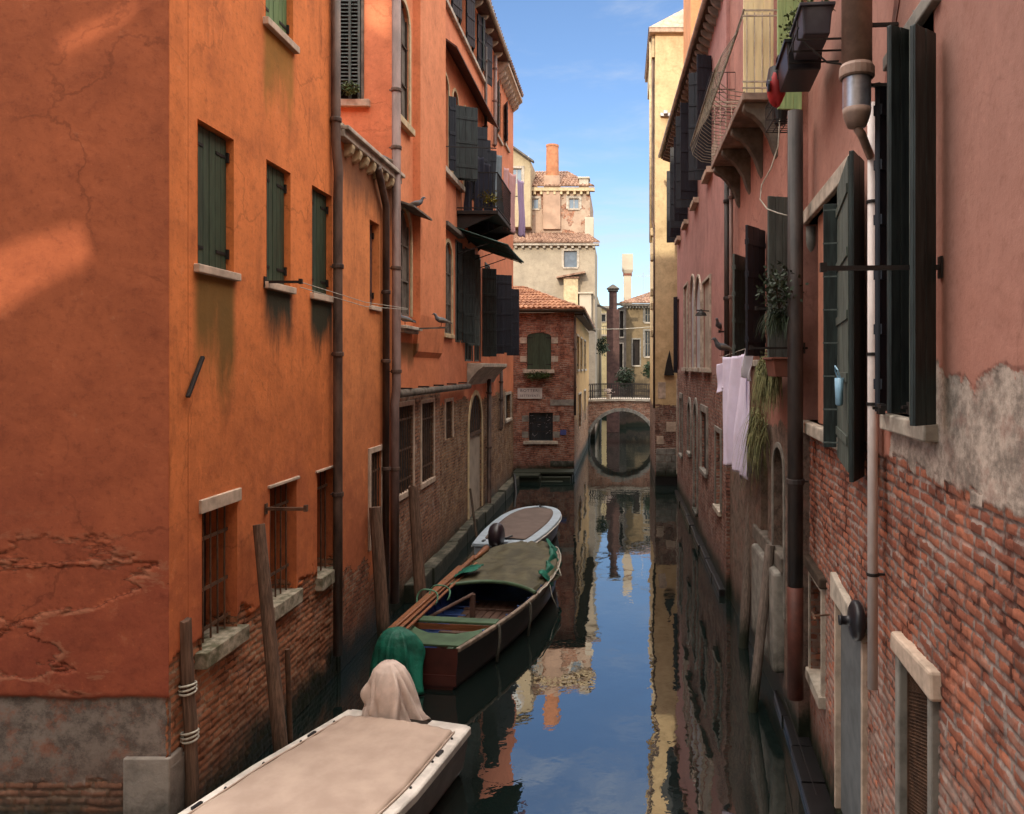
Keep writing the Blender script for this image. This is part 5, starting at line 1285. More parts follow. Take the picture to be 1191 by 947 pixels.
# end wall closing the far water
G4 = thing('far_brick_house', 'dim brick house closing the canal far behind the bridge', 'house', Fr((3, 78), (0, -1)))
FG4 = Fac(G4, Fr((5, 78), (0, -1)), wall_mat('far_brick', (.12,.08,.06), (.03,.022,.018), 2, 5, streak=.3, damp=.3)); FG4.finish([(0, -1), (12, -1), (12, 7.5), (0, 7.5)], back=4)  # dim colour, darker below, painted as shade behind the bridge
for i in range(3): pass
Lc = thing('cream_bank_house', 'pale house on the left bank just behind the bridge', 'house', Fr((-1.53, 46.02), (1, 0)))
FLc = Fac(Lc, Fr((-1.55, 50.6), (1, 0)), wall_mat('cream_bank', (.42,.34,.22), (.05,.04,.03), 1.5, 5, streak=.4, damp=.3))  # dark lower wall colour stands in for shade seen through the arch
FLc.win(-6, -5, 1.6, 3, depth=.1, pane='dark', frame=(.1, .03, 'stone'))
FLc.finish([(0, -1), (-12, -1), (-12, 9), (0, 9)], back=3)
# potted things on and behind the bridge
leafcloud('dark_shrub', 'dark bushy plant behind the bridge railing, right of the brown chimney stack', 'plant', (.25, 47.2, 3.6), .6, 700, M['leaf_dark'], .16, sq=(1,.6,1.1), seed=3)
leafcloud('dark_shrub', 'dark leafy plant on the grey wall close to the yellow house, beyond the railing', 'plant', (1.75, 48.0, 4.1), .5, 420, M['leaf_dark'], .16, sq=(.8,.6,1.1), seed=4)
leafcloud('hanging_shrub', 'small dark plant on the pale wall left of the brown chimney stack', 'plant', (-1.15, 48.4, 5.6), .5, 450, M['leaf_dark'], .15, sq=(.7,.5,1.2), seed=5)
pt = thing('flower_pot', 'small pinkish flower pot standing on the bridge edge', 'flower pot', WORLD, (-.68, 42.95, 2.41))
m = MB(); m.lathe([(.10, 0), (.15, .22), (.17, .24), (.16, .27), (.12, .27)], (-.68, 43.02, 2.53), 12); m.build('pot', M['lintel'], pt, WORLD, (-.68, 43, 2.5))
m = MB()
for i in range(60):
    p = Vector((-.68+random.gauss(0, .11), 43.0+random.gauss(0, .08), 2.86+random.uniform(0, .2))); s = .05
    m.add([p, p+Vector((s, 0, s*.5)), p+Vector((s*.6, .02, s)), p+Vector((-s*.4, 0, s*.6))], [(0,1,2,3)])
m.build('flowers', M['cloth_pink'], pt, WORLD, (-.68, 43, 2.8))
# lines strung across
cb = thing('overhead_cable', 'thin pale cable sagging across the canal in front of the bridge', 'cable', WORLD, tuple(P(690, 384, 40)))
m = MB(); a = P(690, 383, 40); b = P(762, 380, 36); m.tube([a, a.lerp(b, .25)-Vector((0,0,.03)), a.lerp(b, .5)-Vector((0,0,.05)), a.lerp(b, .75)-Vector((0,0,.03)), b], .02, 5); m.build('cable', M['rope'], cb, WORLD, a)
# stone quay and steps in front of the brick house
q = thing('stone_quay', 'pale stone landing with steps in front of the brick house', 'quay', WORLD, (-3, 30, 0))
m = MB(); m.box(-4.1, -1.86, 29.55, 30.49, -1, .20); m.box(-4.1, -3.0, 28.9, 29.54, -1, .17); m.build('landing', M['stone_grey'], q, WORLD, (-3, 30, 0), bevel=.02)
m = MB(); m.box(-4.12, -1.80, 29.48, 30.48, .205, .30); m.box(-4.12, -3.05, 28.8, 29.47, .175, .27); m.build('kerb_stone', M['stone'], q, WORLD, (-3, 30, .2), bevel=.02)
m = MB()
for i in range(3): m.box(-3.0+.0, -1.9-.28*i, 29.2-.26*i, 29.46-.26*i, -1, .14-.13*i)
m.build('step', M['stone_grey'], q, WORLD, (-2.5, 29, 0), bevel=.015)
# street sign and number plate on the brick house
def text(body, size, loc, rot, name, mat, parent, sx=1.0, extr=.002):
    cu = bpy.data.curves.new(name, 'FONT'); cu.body = body; cu.size = size; cu.align_x = 'CENTER'; cu.align_y = 'CENTER'; cu.extrude = extr; cu.space_character = 1.15
    o = bpy.data.objects.new(name, cu); COL.objects.link(o)
    dg = bpy.context.evaluated_depsgraph_get(); me = bpy.data.meshes.new_from_object(o.evaluated_get(dg)); me.materials.clear(); me.materials.append(mat)
    bpy.data.objects.remove(o); ob = bpy.data.objects.new(name, me); COL.objects.link(ob)
    put(ob, Matrix.Translation(Vector(loc)) @ Matrix.Rotation(rot, 4, 'X') @ Matrix.Diagonal((sx, 1, 1, 1)), parent); return ob
a = P(602, 451, YC-.02); b = P(630.5, 464, YC-.02); c = (a+b)/2
sg = thing('wall_sign', 'white rectangular sign with two lines of dark capitals on the brick house', 'sign', WORLD, (c.x, YC-.02, b.z))
m = MB(); m.box(a.x, b.x, YC-.035, YC-.003, b.z, a.z); m.build('panel', M['board'], sg, WORLD, (c.x, YC-.02, c.z), bevel=.003)
m = MB(); t_ = .012
for (x0_, x1_, z0_, z1_) in ((a.x, b.x, a.z-t_, a.z), (a.x, b.x, b.z, b.z+t_)): m.box(x0_-.01, x1_+.01, YC-.045, YC-.036, z0_, z1_)
m.build('border', M['stone_grey'], sg, WORLD, (c.x, YC, c.z))
text('BOTTERI', .15, (c.x, YC-.037, c.z+.10), R(90), 'lettering', M['ink'], sg, 1.15)
text('SETTEVENTI', .12, (c.x, YC-.037, c.z-.10), R(90), 'lettering', M['ink'], sg, 1.05)
a = P(655, 503, YC-.02)
nb = thing('number_plate', 'small blue number plate on the brick wall right of the lower window', 'sign', WORLD, tuple(a))
m = MB(); m.box(a.x-.12, a.x+.12, YC-.03, YC-.004, a.z-.1, a.z+.1); m.build('plate', M['tag_blue'], nb, WORLD, a, bevel=.004)
leafcloud('window_plants', 'trailing green plants in the box under the green window of the brick house', 'plant', (P(627, 436, YC).x, YC-.2, P(627, 437, YC).z), .42, 600, M['leaf'], .08, sq=(1.3,.35,.4), seed=8, stem=False)

for (nm, px, py, D_, h_, lab) in (('television_aerial', 748, 322, 57, 2.1, 'thin television aerial on the ochre grey roof beyond the bridge'), ('television_aerial', 606, 182, 48.6, 1.2, 'thin television aerial rising over the gabled attic')):
    p = P(px, py+20, D_); ae = thing(nm, lab, 'aerial', WORLD, tuple(p)); top = P(px, py, D_).z
    m = MB(); m.tube([(p.x, p.y, p.z-.3), (p.x, p.y, top+.3)], .018, 5); m.build('mast', M['zinc'], ae, WORLD, tuple(p))
    m = MB(); m.beam((p.x-.5, p.y, top), (p.x+.5, p.y, top), .02, .02)
    for i in range(7): xx = p.x-.5+i/6; m.beam((xx, p.y-.2, top), (xx, p.y+.2, top+.16), .012, .012)
    m.build('antenna_rods', M['zinc'], ae, WORLD, tuple(p))
# ================================================================== BOATS
class BFr:
    def __init__(s, stern, bow):
        s.o = Vector((stern[0], stern[1], 0)); d = Vector((bow[0]-stern[0], bow[1]-stern[1], 0)); s.L = d.length; d.normalize()
        r = Vector((d.y, -d.x, 0))            # local x = starboard, y = forward
        s.M = Matrix(((r.x, d.x, 0, s.o.x), (r.y, d.y, 0, s.o.y), (0, 0, 1, 0), (0, 0, 0, 1)))
def hull(L, hw, sheer, n=28, flare=.78, bot=-.25, rim=.0):
    """rings of (x,y,z) half-section points from gunwale down to keel for both sides"""
    rings = []
    for i in range(n+1):
        t = i/n; w = hw(t); z = sheer(t); y = L*t
        sec = []
        for k, (fx, fz) in enumerate(((1, 1), (.985, .7), (.93, .35), (.80, .08), (.5, -.1), (0, -.15))):
            sec.append((w*(fx if k == 0 else fx*flare+(1-flare)*fx*fx), fz))
        zz_ = lambda f: bot+(z-bot)*max(0, (f+.15)/1.15)
        ring = [(-x, y, zz_(f)) for x, f in sec]+[(x, y, zz_(f)) for x, f in reversed(sec[:-1])]
        rings.append([Vector(p) for p in ring])
    return rings
# ---- boat 1: grey-white boat with taupe cover, stern away from us
s1 = (-2.29, 8.32)
B = BFr(s1, (s1[0]-.272*5, s1[1]-.962*5)); L = 5.2
b1 = thing('covered_motorboat', 'dirty white motorboat with taupe canvas cover moored at the near corner house', 'boat', B, (0, 2.5, 0))
hw1 = lambda t: (.70+.13*min(1, t/.25))*(1 if t < .45 else math.sqrt(max(0.0, 1-((t-.45)/.56)**2.4)))+.015
sh1 = lambda t: .52+.16*t*t
rg = hull(L, hw1, sh1)
m = MB(); m.ring(rg, closed=False); m.add([p for p in rg[0]], [tuple(range(len(rg[0])))])
m.build('hull', M['hull_grey'], b1, B, (0, 2.5, 0), smooth=False)
def rimring(L, hw, sh, w_in, up, n=40, t0=0.0, t1=1.0):
    out = []
    for i in range(n+1):
        t = t0+(t1-t0)*i/n; out.append((hw(t), L*t, sh(t)))
    return out
def gunwale(mb, L, hw, sh, width, th, out=.03, t0=0, t1=1, n=40):
    for sgn in (-1, 1):
        rings = []
        for i in range(n+1):
            t = t0+(t1-t0)*i/n; w = hw(t); z = sh(t); y = L*t
            wi = max(.0, w-width)
            rings.append([Vector((sgn*(w+out), y, z-th)), Vector((sgn*(w+out), y, z)), Vector((sgn*(w+out*.5), y, z+.012)), Vector((sgn*wi, y, z+.012)), Vector((sgn*wi, y, z-th))])
        mb.ring(rings, caps=True)
m = MB(); gunwale(m, L, hw1, sh1, .16, .07, .035)
m.box(-.70, -.28, -.02, .14, .44, .533); m.box(.30, .70, -.02, .14, .44, .533)
m.box(-.28, .30, .10, .16, .30, .50)
m.build('gunwale', M['hull_white'], b1, B, (0, 2.5, .5), bevel=.012)
m = MB(); 
def cov1(u, v):
    t = .035+.93*v; w = max(.01, hw1(t)-.10)
    x = (u*2-1)*w; z = sh1(t)+.030+.035*(1-(u*2-1)**2)+.006*math.sin(9*u+5*v)*math.sin(13*v)+.006*abs(u*2-1)**3*math.sin(90*v+4*math.sin(9*v))+.004*abs(v*2-1)**4*math.sin(60*u)
    if u in (0, 1): z -= .03
    return (x, L*t, z)
m.grid(60, 150, cov1); cv = m.build('canvas_cover', M['cover_taupe'], b1, B, (0, 2.5, .55), smooth=True, thick=.006)
m = MB()
for sgn in (-1, 1):
    for i in range(9):
        t = .06+.09*i; m.lathe([(.012, 0), (.014, .006), (.008, .016)], (sgn*(hw1(t)-.055), L*t, sh1(t)+.012), 8)
    for i in (1, 4, 6):
        t = .03+.09*i; x = sgn*(hw1(t)-.05); m.box(x-.016, x+.016, L*t-.05, L*t+.05, sh1(t)+.012, sh1(t)+.035)
m.build('fastener', M['black_plastic'], b1, B, (0, 2, .55))
m = MB()
for sgn in (-1, 1):
    pts = [(sgn*(max(.0, hw1(.035+.93*k/40)-.085)), L*(.035+.93*k/40), sh1(.035+.93*k/40)+.022) for k in range(41)]
    m.tube(pts, .010, 6)
m.single = True
m.build('cover_hem', M['cover_taupe'], b1, B, (0, 2.5, .5), smooth=True)
def cloth_cover(name, mat, parent, fr, c, prof, fold=.05, nf=9, seg=96, lean=(0, 0), flare=.0, sx=1, sy=1, rnd=1, knob=.0):
    """draped cover: stiff top, irregular folds that deepen towards a ragged hem"""
    rn = random.Random(rnd); z0 = prof[0][1]; z1 = prof[-1][1]
    folds = sorted((rn.uniform(0, 6.283), rn.uniform(.06, .22), rn.uniform(.4, 1.4), rn.uniform(-.7, .7)) for _ in range(nf))
    ph = [rn.uniform(0, 6.28) for _ in range(5)]; rings = []
    fine_ = []
    for i in range(len(prof)-1):
        for q in range(4): t_ = q/4; fine_.append(tuple(a_+(b_-a_)*t_ for a_, b_ in zip(prof[i], prof[i+1])))
    fine_.append(prof[-1])
    for r, z in fine_:
        k = (z1-z)/(z1-z0); ring = []
        for j in range(seg):
            a = 2*math.pi*j/seg; f = 1.0+.06*math.sin(2*a+ph[0])+.05*math.sin(3*a+ph[1])
            for (fa, fw, am, tw) in folds:
                d = (a-fa-tw*(1-k)+math.pi) % (2*math.pi)-math.pi
                f += fold*am*(.25+1.3*k)*math.exp(-(d/fw)**2)-fold*.8*am*(.2+k)*math.exp(-((d-fw*1.5)/(fw*.6))**2)
            dz = k**3*(.09*math.sin(2*a+ph[2])+.05*math.sin(5*a+ph[3]))
            ring.append(Vector((c[0]+r*f*math.cos(a)*sx+lean[0]*k, c[1]+r*f*math.sin(a)*sy+lean[1]*k, c[2]+z+dz)))
        rings.append(ring)
    m = MB(); m.ring(rings); m.add(rings[-1], [tuple(range(seg))])
    return m.build(name, mat, parent, fr, c, smooth=True, thick=.005)
# outboard motor of boat 1 under a pinkish cloth
om = thing('covered_outboard_motor', 'outboard motor under a pinkish white cloth cover on the stern of the taupe covered boat', 'outboard motor', B, (.30, -.12, .5))
m = MB(); m.box(.23, .37, -.26, -.05, -.35, .55); m.box(.20, .40, -.12, .12, .40, .52); m.box(.265, .335, -.42, -.05, -.30, -.24); m.build('leg', M['black_plastic'], om, B, (.3, -.12, .2), bevel=.02)
cloth_cover('cloth_cover', M['cloth_pink'], om, B, (.31, -.12, .48), [(.285, -.08), (.275, .05), (.26, .18), (.24, .30), (.21, .41), (.165, .50), (.10, .56), (.02, .585)], fold=.22, nf=17, sx=1.0, sy=.9, lean=(-.08, -.02), rnd=4)
# ---- boat 2: open wooden boat, bow away from us
s2 = Vector((-2.62, 10.35)); B = BFr(s2, (-1.83, 16.3)); L = B.L
b2 = thing('open_wooden_boat', 'black open wooden boat with blue inside, green thwart and brown tarpaulin over its bow', 'boat', B, (0, 3, 0))
hw2 = lambda t: (.46+.44*math.sin(min(1, t/.52)*math.pi/2)) if t < .52 else .90*math.sqrt(max(0.0, 1-((t-.52)/.487)**2.6))+.01
sh2 = lambda t: .50+.30*max(0, t-.55)**1.3+.05*(1-t)
rg = hull(L, hw2, sh2, 40)
m = MB(); m.ring(rg, closed=False); m.build('hull', M['hull_black'], b2, B, (0, 3, 0), smooth=True)
m = MB(); m.add([Vector(p)+Vector((0,-.004,0)) for p in rg[0]], [tuple(range(len(rg[0])))]); m.box(-.44, .44, -.03, -.006, .06, .20); m.build('transom', M['transom_red'], b2, B, (0, 0, .3))
rin = [[Vector((p.x*.93, p.y+(.04 if i == 0 else 0), max(p.z, .06)+.004)) for p in r] for i, r in enumerate(rg)]
m = MB(); m.ring(rin, closed=False); inn = m.build('inner_hull', M['hull_in'], b2, B, (0, 3, 0), smooth=True)
m = MB()
for i in range(8):
    t = .14+.065*i
    r = rg[int(t*40)]; pts = [Vector((p.x*.915, p.y, max(p.z, .09)+.01)) for p in r]; m.tube(pts[:5], .018, 5); m.tube(pts[6:], .018, 5)
m.build('rib', M['hull_in'], inn, B, (0, 3, 0))
m = MB()
for i in range(7):
    x = -.42+.14*i; m.box(x-.064, x+.064, .5, 3.6, .075, .095)
for i in range(5): m.box(-.5, .5, .6+.6*i, .68+.6*i, .10, .125)
m.build('bottom_boards', M['bottom_boards'], b2, B, (0, 2, .1), bevel=.004)
m = MB(); gunwale(m, L, hw2, sh2, .035, .045, .022); m.build('gunwale', simple('pale_worn_gunwale', (.22,.17,.13), .7, .5, 8, .3, .003), b2, B, (0, 3, .5), bevel=.006)
m = MB(); t = .185; m.box(-hw2(t)+.02, hw2(t)-.02, L*t-.10, L*t+.10, sh2(t)-.01, sh2(t)+.03); th = m.build('thwart', M['boat_green'], b2, B, (0, L*t, .5), bevel=.01)
m = MB(); m.box(-hw2(t)+.05, hw2(t)-.05, L*t-.112, L*t-.104, sh2(t)-.10, sh2(t)-.012); m.build('thwart_board', M['varnish'], th, B, (0, L*t, .45))
m = MB()    # stern deck
def sd(u, v):
    t = .012+.075*v; w = hw2(t)-.03; x = (u*2-1)*w; return (x, L*t, sh2(t)+.008)
m.grid(6, 3, sd); m.build('stern_deck', M['boat_green'], b2, B, (0, .3, .5), thick=.02)
m = MB()
for sgn in (-1, 1): m.hexa([(sgn*.05,L*.087,.50),(sgn*.50,L*.087,.50),(sgn*.56,L*.155,.50),(sgn*.42,L*.13,.50)],[(sgn*.05,L*.087,.525),(sgn*.50,L*.087,.525),(sgn*.56,L*.155,.525),(sgn*.42,L*.13,.525)])
m.build('quarter_knee', M['boat_green'], b2, B, (0, .6, .5))
m = MB()    # curved coaming where the tarp starts
tc = .47; pts = []
for i in range(17):
    u = i/16*2-1; pts.append((u*(hw2(tc)-.02), L*tc+.42*(1-u*u)-.25, sh2(tc)+.05+.03*(1-u*u)))
m.tube(pts, .035, 8); m.build('coaming', M['boat_green'], b2, B, (0, 3, .6), smooth=True)
m = MB()
def tp(u, v):
    x_ = u*2-1; t = tc+(.975-tc)*v; y0 = (.42*(1-x_*x_)-.25)*(1-v)**2
    w = (hw2(min(1, t))+.05*math.sin(v*9+u*4)+.03)
    z = sh2(t)+.05+(.03*(1-v)+.07*v*(1-v)*2)*(1-x_*x_)+.02*math.sin(7*u+3*v)*math.sin(11*v+2)+.012*math.sin(23*u+9*v)+.014*math.sin(17*u-21*v+2*math.sin(6*v))*math.sin(5*u+8*v)
    if abs(x_) > .93: z -= .13+.05*math.sin(v*17)
    return (x_*w, L*t+y0, z)
m.grid(70, 80, tp); tarp = m.build('tarpaulin', M['tarp'], b2, B, (0, 4.5, .6), smooth=True, thick=.008)
m = MB()
def fr_(u, v):
    t = .56+.38*u; side = 1; w = hw2(t)+.03
    return (w-.20*v+.03*math.sin(u*21+v*3), L*t, sh2(t)+.03+.10*math.sin(min(1, v*1.2)*math.pi/2)*(1+.5*math.sin(u*27))-.14*(1-v)**2+.02*math.sin(u*40+v*8))
m.grid(60, 10, fr_); m.build('tarpaulin_edge', M['tarp_green'], tarp, B, (.8, 4.5, .6), smooth=True, thick=.008)
m = MB()
def fl_(u, v):
    t = .50+.12*u
    return (-hw2(t)+.02+.55*v, L*t-.12+.3*v*(1-u)+.02*math.sin(v*9), sh2(t)+.06+.15*math.sin(v*1.6)+.012*math.sin(u*19+v*13))
m.grid(20, 20, fl_); m.build('tarpaulin_edge', M['tarp_green'], tarp, B, (-.6, 3.4, .6), smooth=True, thick=.008)
# rope and fenders on the starboard side
m = MB()
for t, dx in ((.17, .05), (.36, .05)):
    w = hw2(t); z = sh2(t); m.tube([(w+.02, L*t, z+.01), (w+.05, L*t, z-.03), (w+.05, L*t+.02, z-.25), (w+.02, L*t-.04, z-.52)], .022, 7)
m.build('rope_fender', M['rope_dark'], b2, B, (.9, 2, .4), smooth=True)
m = MB(); m.tube([(hw2(t)+.035, L*t, sh2(t)+.02+.01*math.sin(t*70)) for t in [.44+.5*i/30 for i in range(31)]], .013, 6)
m.tube([(hw2(.7)+.03, L*.7, .6), (hw2(.7)+.12, L*.68, .45), (hw2(.66)+.03, L*.64, .56)], .01, 5); m.tube([(hw2(.56)+.03, L*.56, .5), (hw2(.56)+.09, L*.55, .3), (hw2(.56)+.2, L*.56, .02)], .009, 5)
m.build('gunwale_rope', M['rope'], b2, B, (.9, 4, .5), smooth=True)
# outboard motor of boat 2 beneath a green tarp
om2 = thing('tarped_outboard_motor', 'outboard motor wrapped in bright green tarpaulin at the stern of the open wooden boat', 'outboard motor', B, (-.42, -.1, .5))
m = MB(); m.box(-.50, -.36, -.30, -.06, -.3, .6); m.box(-.48, -.38, -.1, .1, .45, .6); m.build('leg', M['black_plastic'], om2, B, (-.42, -.1, .2), bevel=.02)
cloth_cover('green_tarp', M['tarp_green'], om2, B, (-.36, -.08, .5), [(.27, -.40), (.275, -.25), (.27, -.1), (.265, .03), (.25, .14), (.21, .24), (.14, .30), (.04, .325)], fold=.24, nf=15, sx=.88, sy=.85, lean=(-.02, -.08), rnd=11)
# oars and planks lying along the port gunwale
oar = thing('varnished_oars', 'bundle of varnished wooden oars and boards lying along the left side of the open boat', 'oars', B, (-.8, 2, .6))
m = MB()
for i, (xo, w_, z) in enumerate(((-.86, .10, .585), (-.74, .07, .60), (-.65, .045, .59), (-.80, .05, .635))):
    m.beam((xo+.16, .25+.15*i, z), (xo, 3.9+.2*i, z+.03), w_, .03)
m.build('board', M['varnish'], oar, B, (-.8, 2, .6), bevel=.006)
m = MB(); m.tube([(-.62, .3, .63), (-.72, 4.2, .68)], .022, 8); m.tube([(-.70, 4.2, .68), (-.72, 5.0, .69)], [.03, .07], 8); m.build('oar', M['varnish'], oar, B, (-.7, 2, .65), smooth=True)
m = MB()
for k, (yy, xx) in enumerate(((1.75, -.66), (2.0, -.55))):
    m.tube([(xx+.17*math.cos(a), yy+.03*math.sin(3*a), .66+.15*math.sin(a)) for a in [i*math.pi/10 for i in range(-2, 13)]], .014, 6)
gh = m.build('green_hose', M['rope_green'], None, B, (-.6, 1.9, .7), smooth=True, label='pale green looped rope over the oars of the open wooden boat', cat='rope')
m = MB(); m.tube([(-.60, 1.6, .40), (-.2, 2.6, .50)], .028, 7); m.box(-.24, -.16, 2.55, 2.62, .1, .50); m.build('forcola_post', M['bottom_boards'], b2, B, (-.3, 2.2, .4))
m = MB(); rn = random.Random(2)
for i in range(6):
    x = rn.uniform(-.35, .3); y = rn.uniform(.6, 1.5); m.beam((x, y, .12), (x+rn.uniform(-.2, .2), y+rn.uniform(.1, .3), .16), .09, .05)
m.build('clutter', M['boat_green'], b2, B, (0, 1, .1), bevel=.01)
# ---- boat 3: small pale blue boat
s3 = (-2.62, 16.75); B = BFr(s3, (-2.16, 20.9)); L = B.L
b3 = thing('pale_blue_motorboat', 'pale blue and white motorboat with brown cover, blunt bow towards the brick house', 'boat', B, (0, 2, 0))
hw3 = lambda t: (.58+.17*math.sin(min(1, t/.5)*math.pi/2)) if t < .5 else .75*math.sqrt(max(0.0, 1-((t-.5)/.505)**3.0))+.01
sh3 = lambda t: .46+.08*t*t
rg = hull(L, hw3, sh3, 32)
m = MB(); m.ring(rg, closed=False); m.add(rg[0], [tuple(range(len(rg[0])))]); m.build('hull', simple('hull_blue_side', (.26,.30,.35), .4, .25, 4, .1, .001), b3, B, (0, 2, 0), smooth=False)
m = MB(); gunwale(m, L, hw3, sh3, .20, .06, .04); m.box(-.56, -.18, -.02, .42, .40, .472); m.box(.14, .56, -.02, .42, .40, .472); m.box(-.18, .14, .25, .42, .40, .47); m.build('gunwale', M['hull_blue'], b3, B, (0, 2, .5), bevel=.012)
m = MB()
def cv3(u, v):
    t = .11+.80*v; w = max(.01, hw3(t)-.17); return ((u*2-1)*w, L*t, sh3(t)+.02+.02*(1-(u*2-1)**2)+.004*math.sin(11*v+5*u))
m.grid(14, 20, cv3); m.build('canvas_cover', M['cover_brown'], b3, B, (0, 2, .5), smooth=True, thick=.006)
m = MB(); m.tube([(hw3(t)+.045, L*t, sh3(t)-.06) for t in [i/30*.97 for i in range(31)]], .016, 6); m.tube([(-hw3(t)-.045, L*t, sh3(t)-.06) for t in [i/30*.97 for i in range(31)]], .016, 6); m.build('rubbing_strake', M['hull_white'], b3, B, (0, 2, .4), smooth=True)
m = MB()
for sx in (-.42, .42): m.box(sx-.03, sx+.03, .15, .27, .472, .50)
m.lathe([(.02, 0), (.02, .03), (.035, .05)], (0, L*.97, sh3(.97)+.01), 8); m.build('cleat', M['black_plastic'], b3, B, (0, .2, .5), bevel=.006)
om3 = thing('dark_outboard_motor', 'bare dark purple black outboard motor tilted on the stern of the pale blue boat', 'outboard motor', B, (-.03, -.1, .5))
m = MB(); rr_ = []
for (z, w_, f0, b0_) in ((.50, .10, .20, -.22), (.54, .14, .24, -.27), (.66, .155, .24, -.30), (.80, .15, .20, -.28), (.90, .12, .12, -.22), (.95, .06, .0, -.12)):
    rr_.append([Vector((-.03+w_*math.copysign(abs(math.cos(a))**.55, math.cos(a)), -.12+(f0+b0_)/2+(f0-b0_)/2*math.copysign(abs(math.sin(a))**.7, math.sin(a)), z)) for a in [i*math.pi/12 for i in range(24)]])
m.ring(rr_, caps=True); m.build('cowling', simple('dark_purple_cowling', (.022,.014,.020), .35, .3, 5, .1, .001, spec=.6), om3, B, (-.03, -.13, .7), smooth=True)
m = MB(); m.box(-.10, .04, -.30, -.03, .0, .54); m.box(-.12, .06, -.05, .12, .36, .54); m.beam((-.03, -.05, .55), (.22, .25, .60), .04, .04); m.box(-.06, .0, -.5, -.05, .02, .06); m.build('bracket', M['black_plastic'], om3, B, (-.03, -.1, .3), bevel=.02)
# mooring lines
rl = thing('mooring_rope', 'pale mooring rope lying on the water off the bow of the wooden boat', 'rope', WORLD, tuple(G(645, 660, .02)))
pts = [G(636, 668, .25), G(641, 672, .05), G(646, 664, .02), G(650, 661, .02), G(652, 657, .02)]; m = MB(); m.tube(pts, .014, 6); m.build('rope', M['rope'], rl, WORLD, pts[2], smooth=True)
# ================================================================== MOORING POSTS
def post(name, label, base, top, r0, r1, mat, group=None, ties=(), jag=.0, seg=12, lumps=0):
    base = Vector(base); top = Vector(top); t = thing(name, label, 'mooring post', WORLD, tuple(base), group)
    n = 12; pts = [base.lerp(top, i/n)+Vector((random.gauss(0, lumps), random.gauss(0, lumps), 0)) for i in range(n+1)]
    rs = [(r0+(r1-r0)*i/n)*(1+random.uniform(-.04, .04)*(lumps > 0)) for i in range(n+1)]
    m = MB(); m.tube(pts, rs, seg)
    if jag:
        for i in range(len(m.v)-seg, len(m.v)): m.v[i].z += random.uniform(-jag, jag)
    m.build('shaft', M[mat], t, WORLD, base, smooth=False, bevel=.004)
    for z in ties:
        k = (z-base.z)/(top.z-base.z); c = base.lerp(top, k); r = r0+(r1-r0)*k+.012
        m = MB(); 
        for q in range(3):
            m.tube([(c.x+r*math.cos(a), c.y+r*math.sin(a), z+.03*q-.03+.012*math.sin(a+q)) for a in [i*math.pi/8 for i in range(17)]], .010, 6)
        m.build('rope_tie', M['rope'], t, WORLD, c, smooth=True)
    return t
def at(px, py, D): return tuple(P(px, py, D))
# rotten post at the corner
D = 7.0; a = P(215, 720, D); b = P(229, 945, D)
post('rotten_mooring_post', 'short rotten timber post with rope ties beside the corner of the orange house', (b.x+.01, D, -.8), (a.x, D, a.z), .055, .058, 'wood', ties=(P(0, 800, D).z, P(0, 855, D).z), jag=.02, lumps=.006, seg=9)
D = 8.4; a = P(301, 610, 8.18); b = P(337, 865, 7.85)
post('leaning_mooring_post', 'long smooth post leaning against the orange wall between two barred windows', (b.x+.0, 7.85, -.5), (a.x, 8.18, a.z), .076, .060, 'wood')
a = P(331, 755, 8.9); post('iron_mooring_stake', 'thin rusty stake behind the leaning post at the foot of the orange wall', (a.x+.08, 8.9, -.4), (a.x+.03, 8.9, a.z), .03, .028, 'rust')
a = P(434, 590, 12.0); b = P(447, 745, 11.8); post('dark_mooring_post', 'thick dark post in front of the white framed barred window of the low orange house', (b.x+.05, 11.8, -.6), (a.x+.03, 12.0, a.z), .105, .092, 'wood', jag=.01)
a = P(479, 565, 13.2); b = P(492, 705, 13.0); post('pointed_mooring_post', 'dark post with slanted top standing before the brick base under the salmon house', (b.x+.06, 12.9, -.6), (a.x+.02, 13.2, a.z), .115, .085, 'wood', jag=.03)
a = P(545, 570, 19.2); b = P(557, 625, 18.6); post('thin_leaning_pole', 'thin dark pole leaning by the pale arched doorway', (b.x, 18.6, -.2), (a.x, 19.4, a.z), .035, .028, 'wood_dark')
a = P(598, 566, 27.0); b = P(601, 600, 26); post('bent_stake', 'short black stake at the far end of the ledge beside the stone landing', (b.x, 26, -.3), (a.x, 27.0, .55), .05, .04, 'hull_black')
a = P(896, 634, 10.0); b = P(870, 823, 9.9); post('slanting_mooring_post', 'nearer grey post slanting from the pink houses into the water', (b.x-.05, 9.6, -.5), (a.x, 10.0, a.z), .062, .066, 'wood_grey', group=None)
a = P(877, 545, 12.4); b = P(862, 748, 12.0); post('grey_mooring_post', 'farther grey post standing by the balcony house, behind the slanting one', (b.x-.03, 11.8, -.5), (a.x, 12.4, a.z), .078, .082, 'wood_grey', ties=(P(0, 552, 12.4).z-.02,))
# waterline slabs right
m = MB()
for i in range(10):
    xx = .2+i*1.2; m.box(xx, xx+1.18, -.02, .10+random.uniform(0, .05), -.6, .12+random.uniform(-.03, .04))
m.build('waterline_ledge', M['hull_black'], None, FJ.fr, (5, 0, 0), bevel=.02, label='dark slimy ledge at the waterline under the rose house on the right', cat='ledge')
m = MB()
for i in range(4): m.box(-1.9+i*.75, -1.9+i*.75+.73, -.02, .20+random.uniform(0, .05), -.6, .10+random.uniform(-.02, .02))
m.tube([f.loc(912, 812, .22), f.loc(925, 850, .25), f.loc(938, 890, .23), f.loc(950, 925, .22)], .006, 5)
m.build('waterline_ledge', M['hull_black'], None, FL_.fr, (-1, 0, 0), bevel=.02, label='dark ledge with a thin pale line at the foot of the near pink house', cat='ledge')
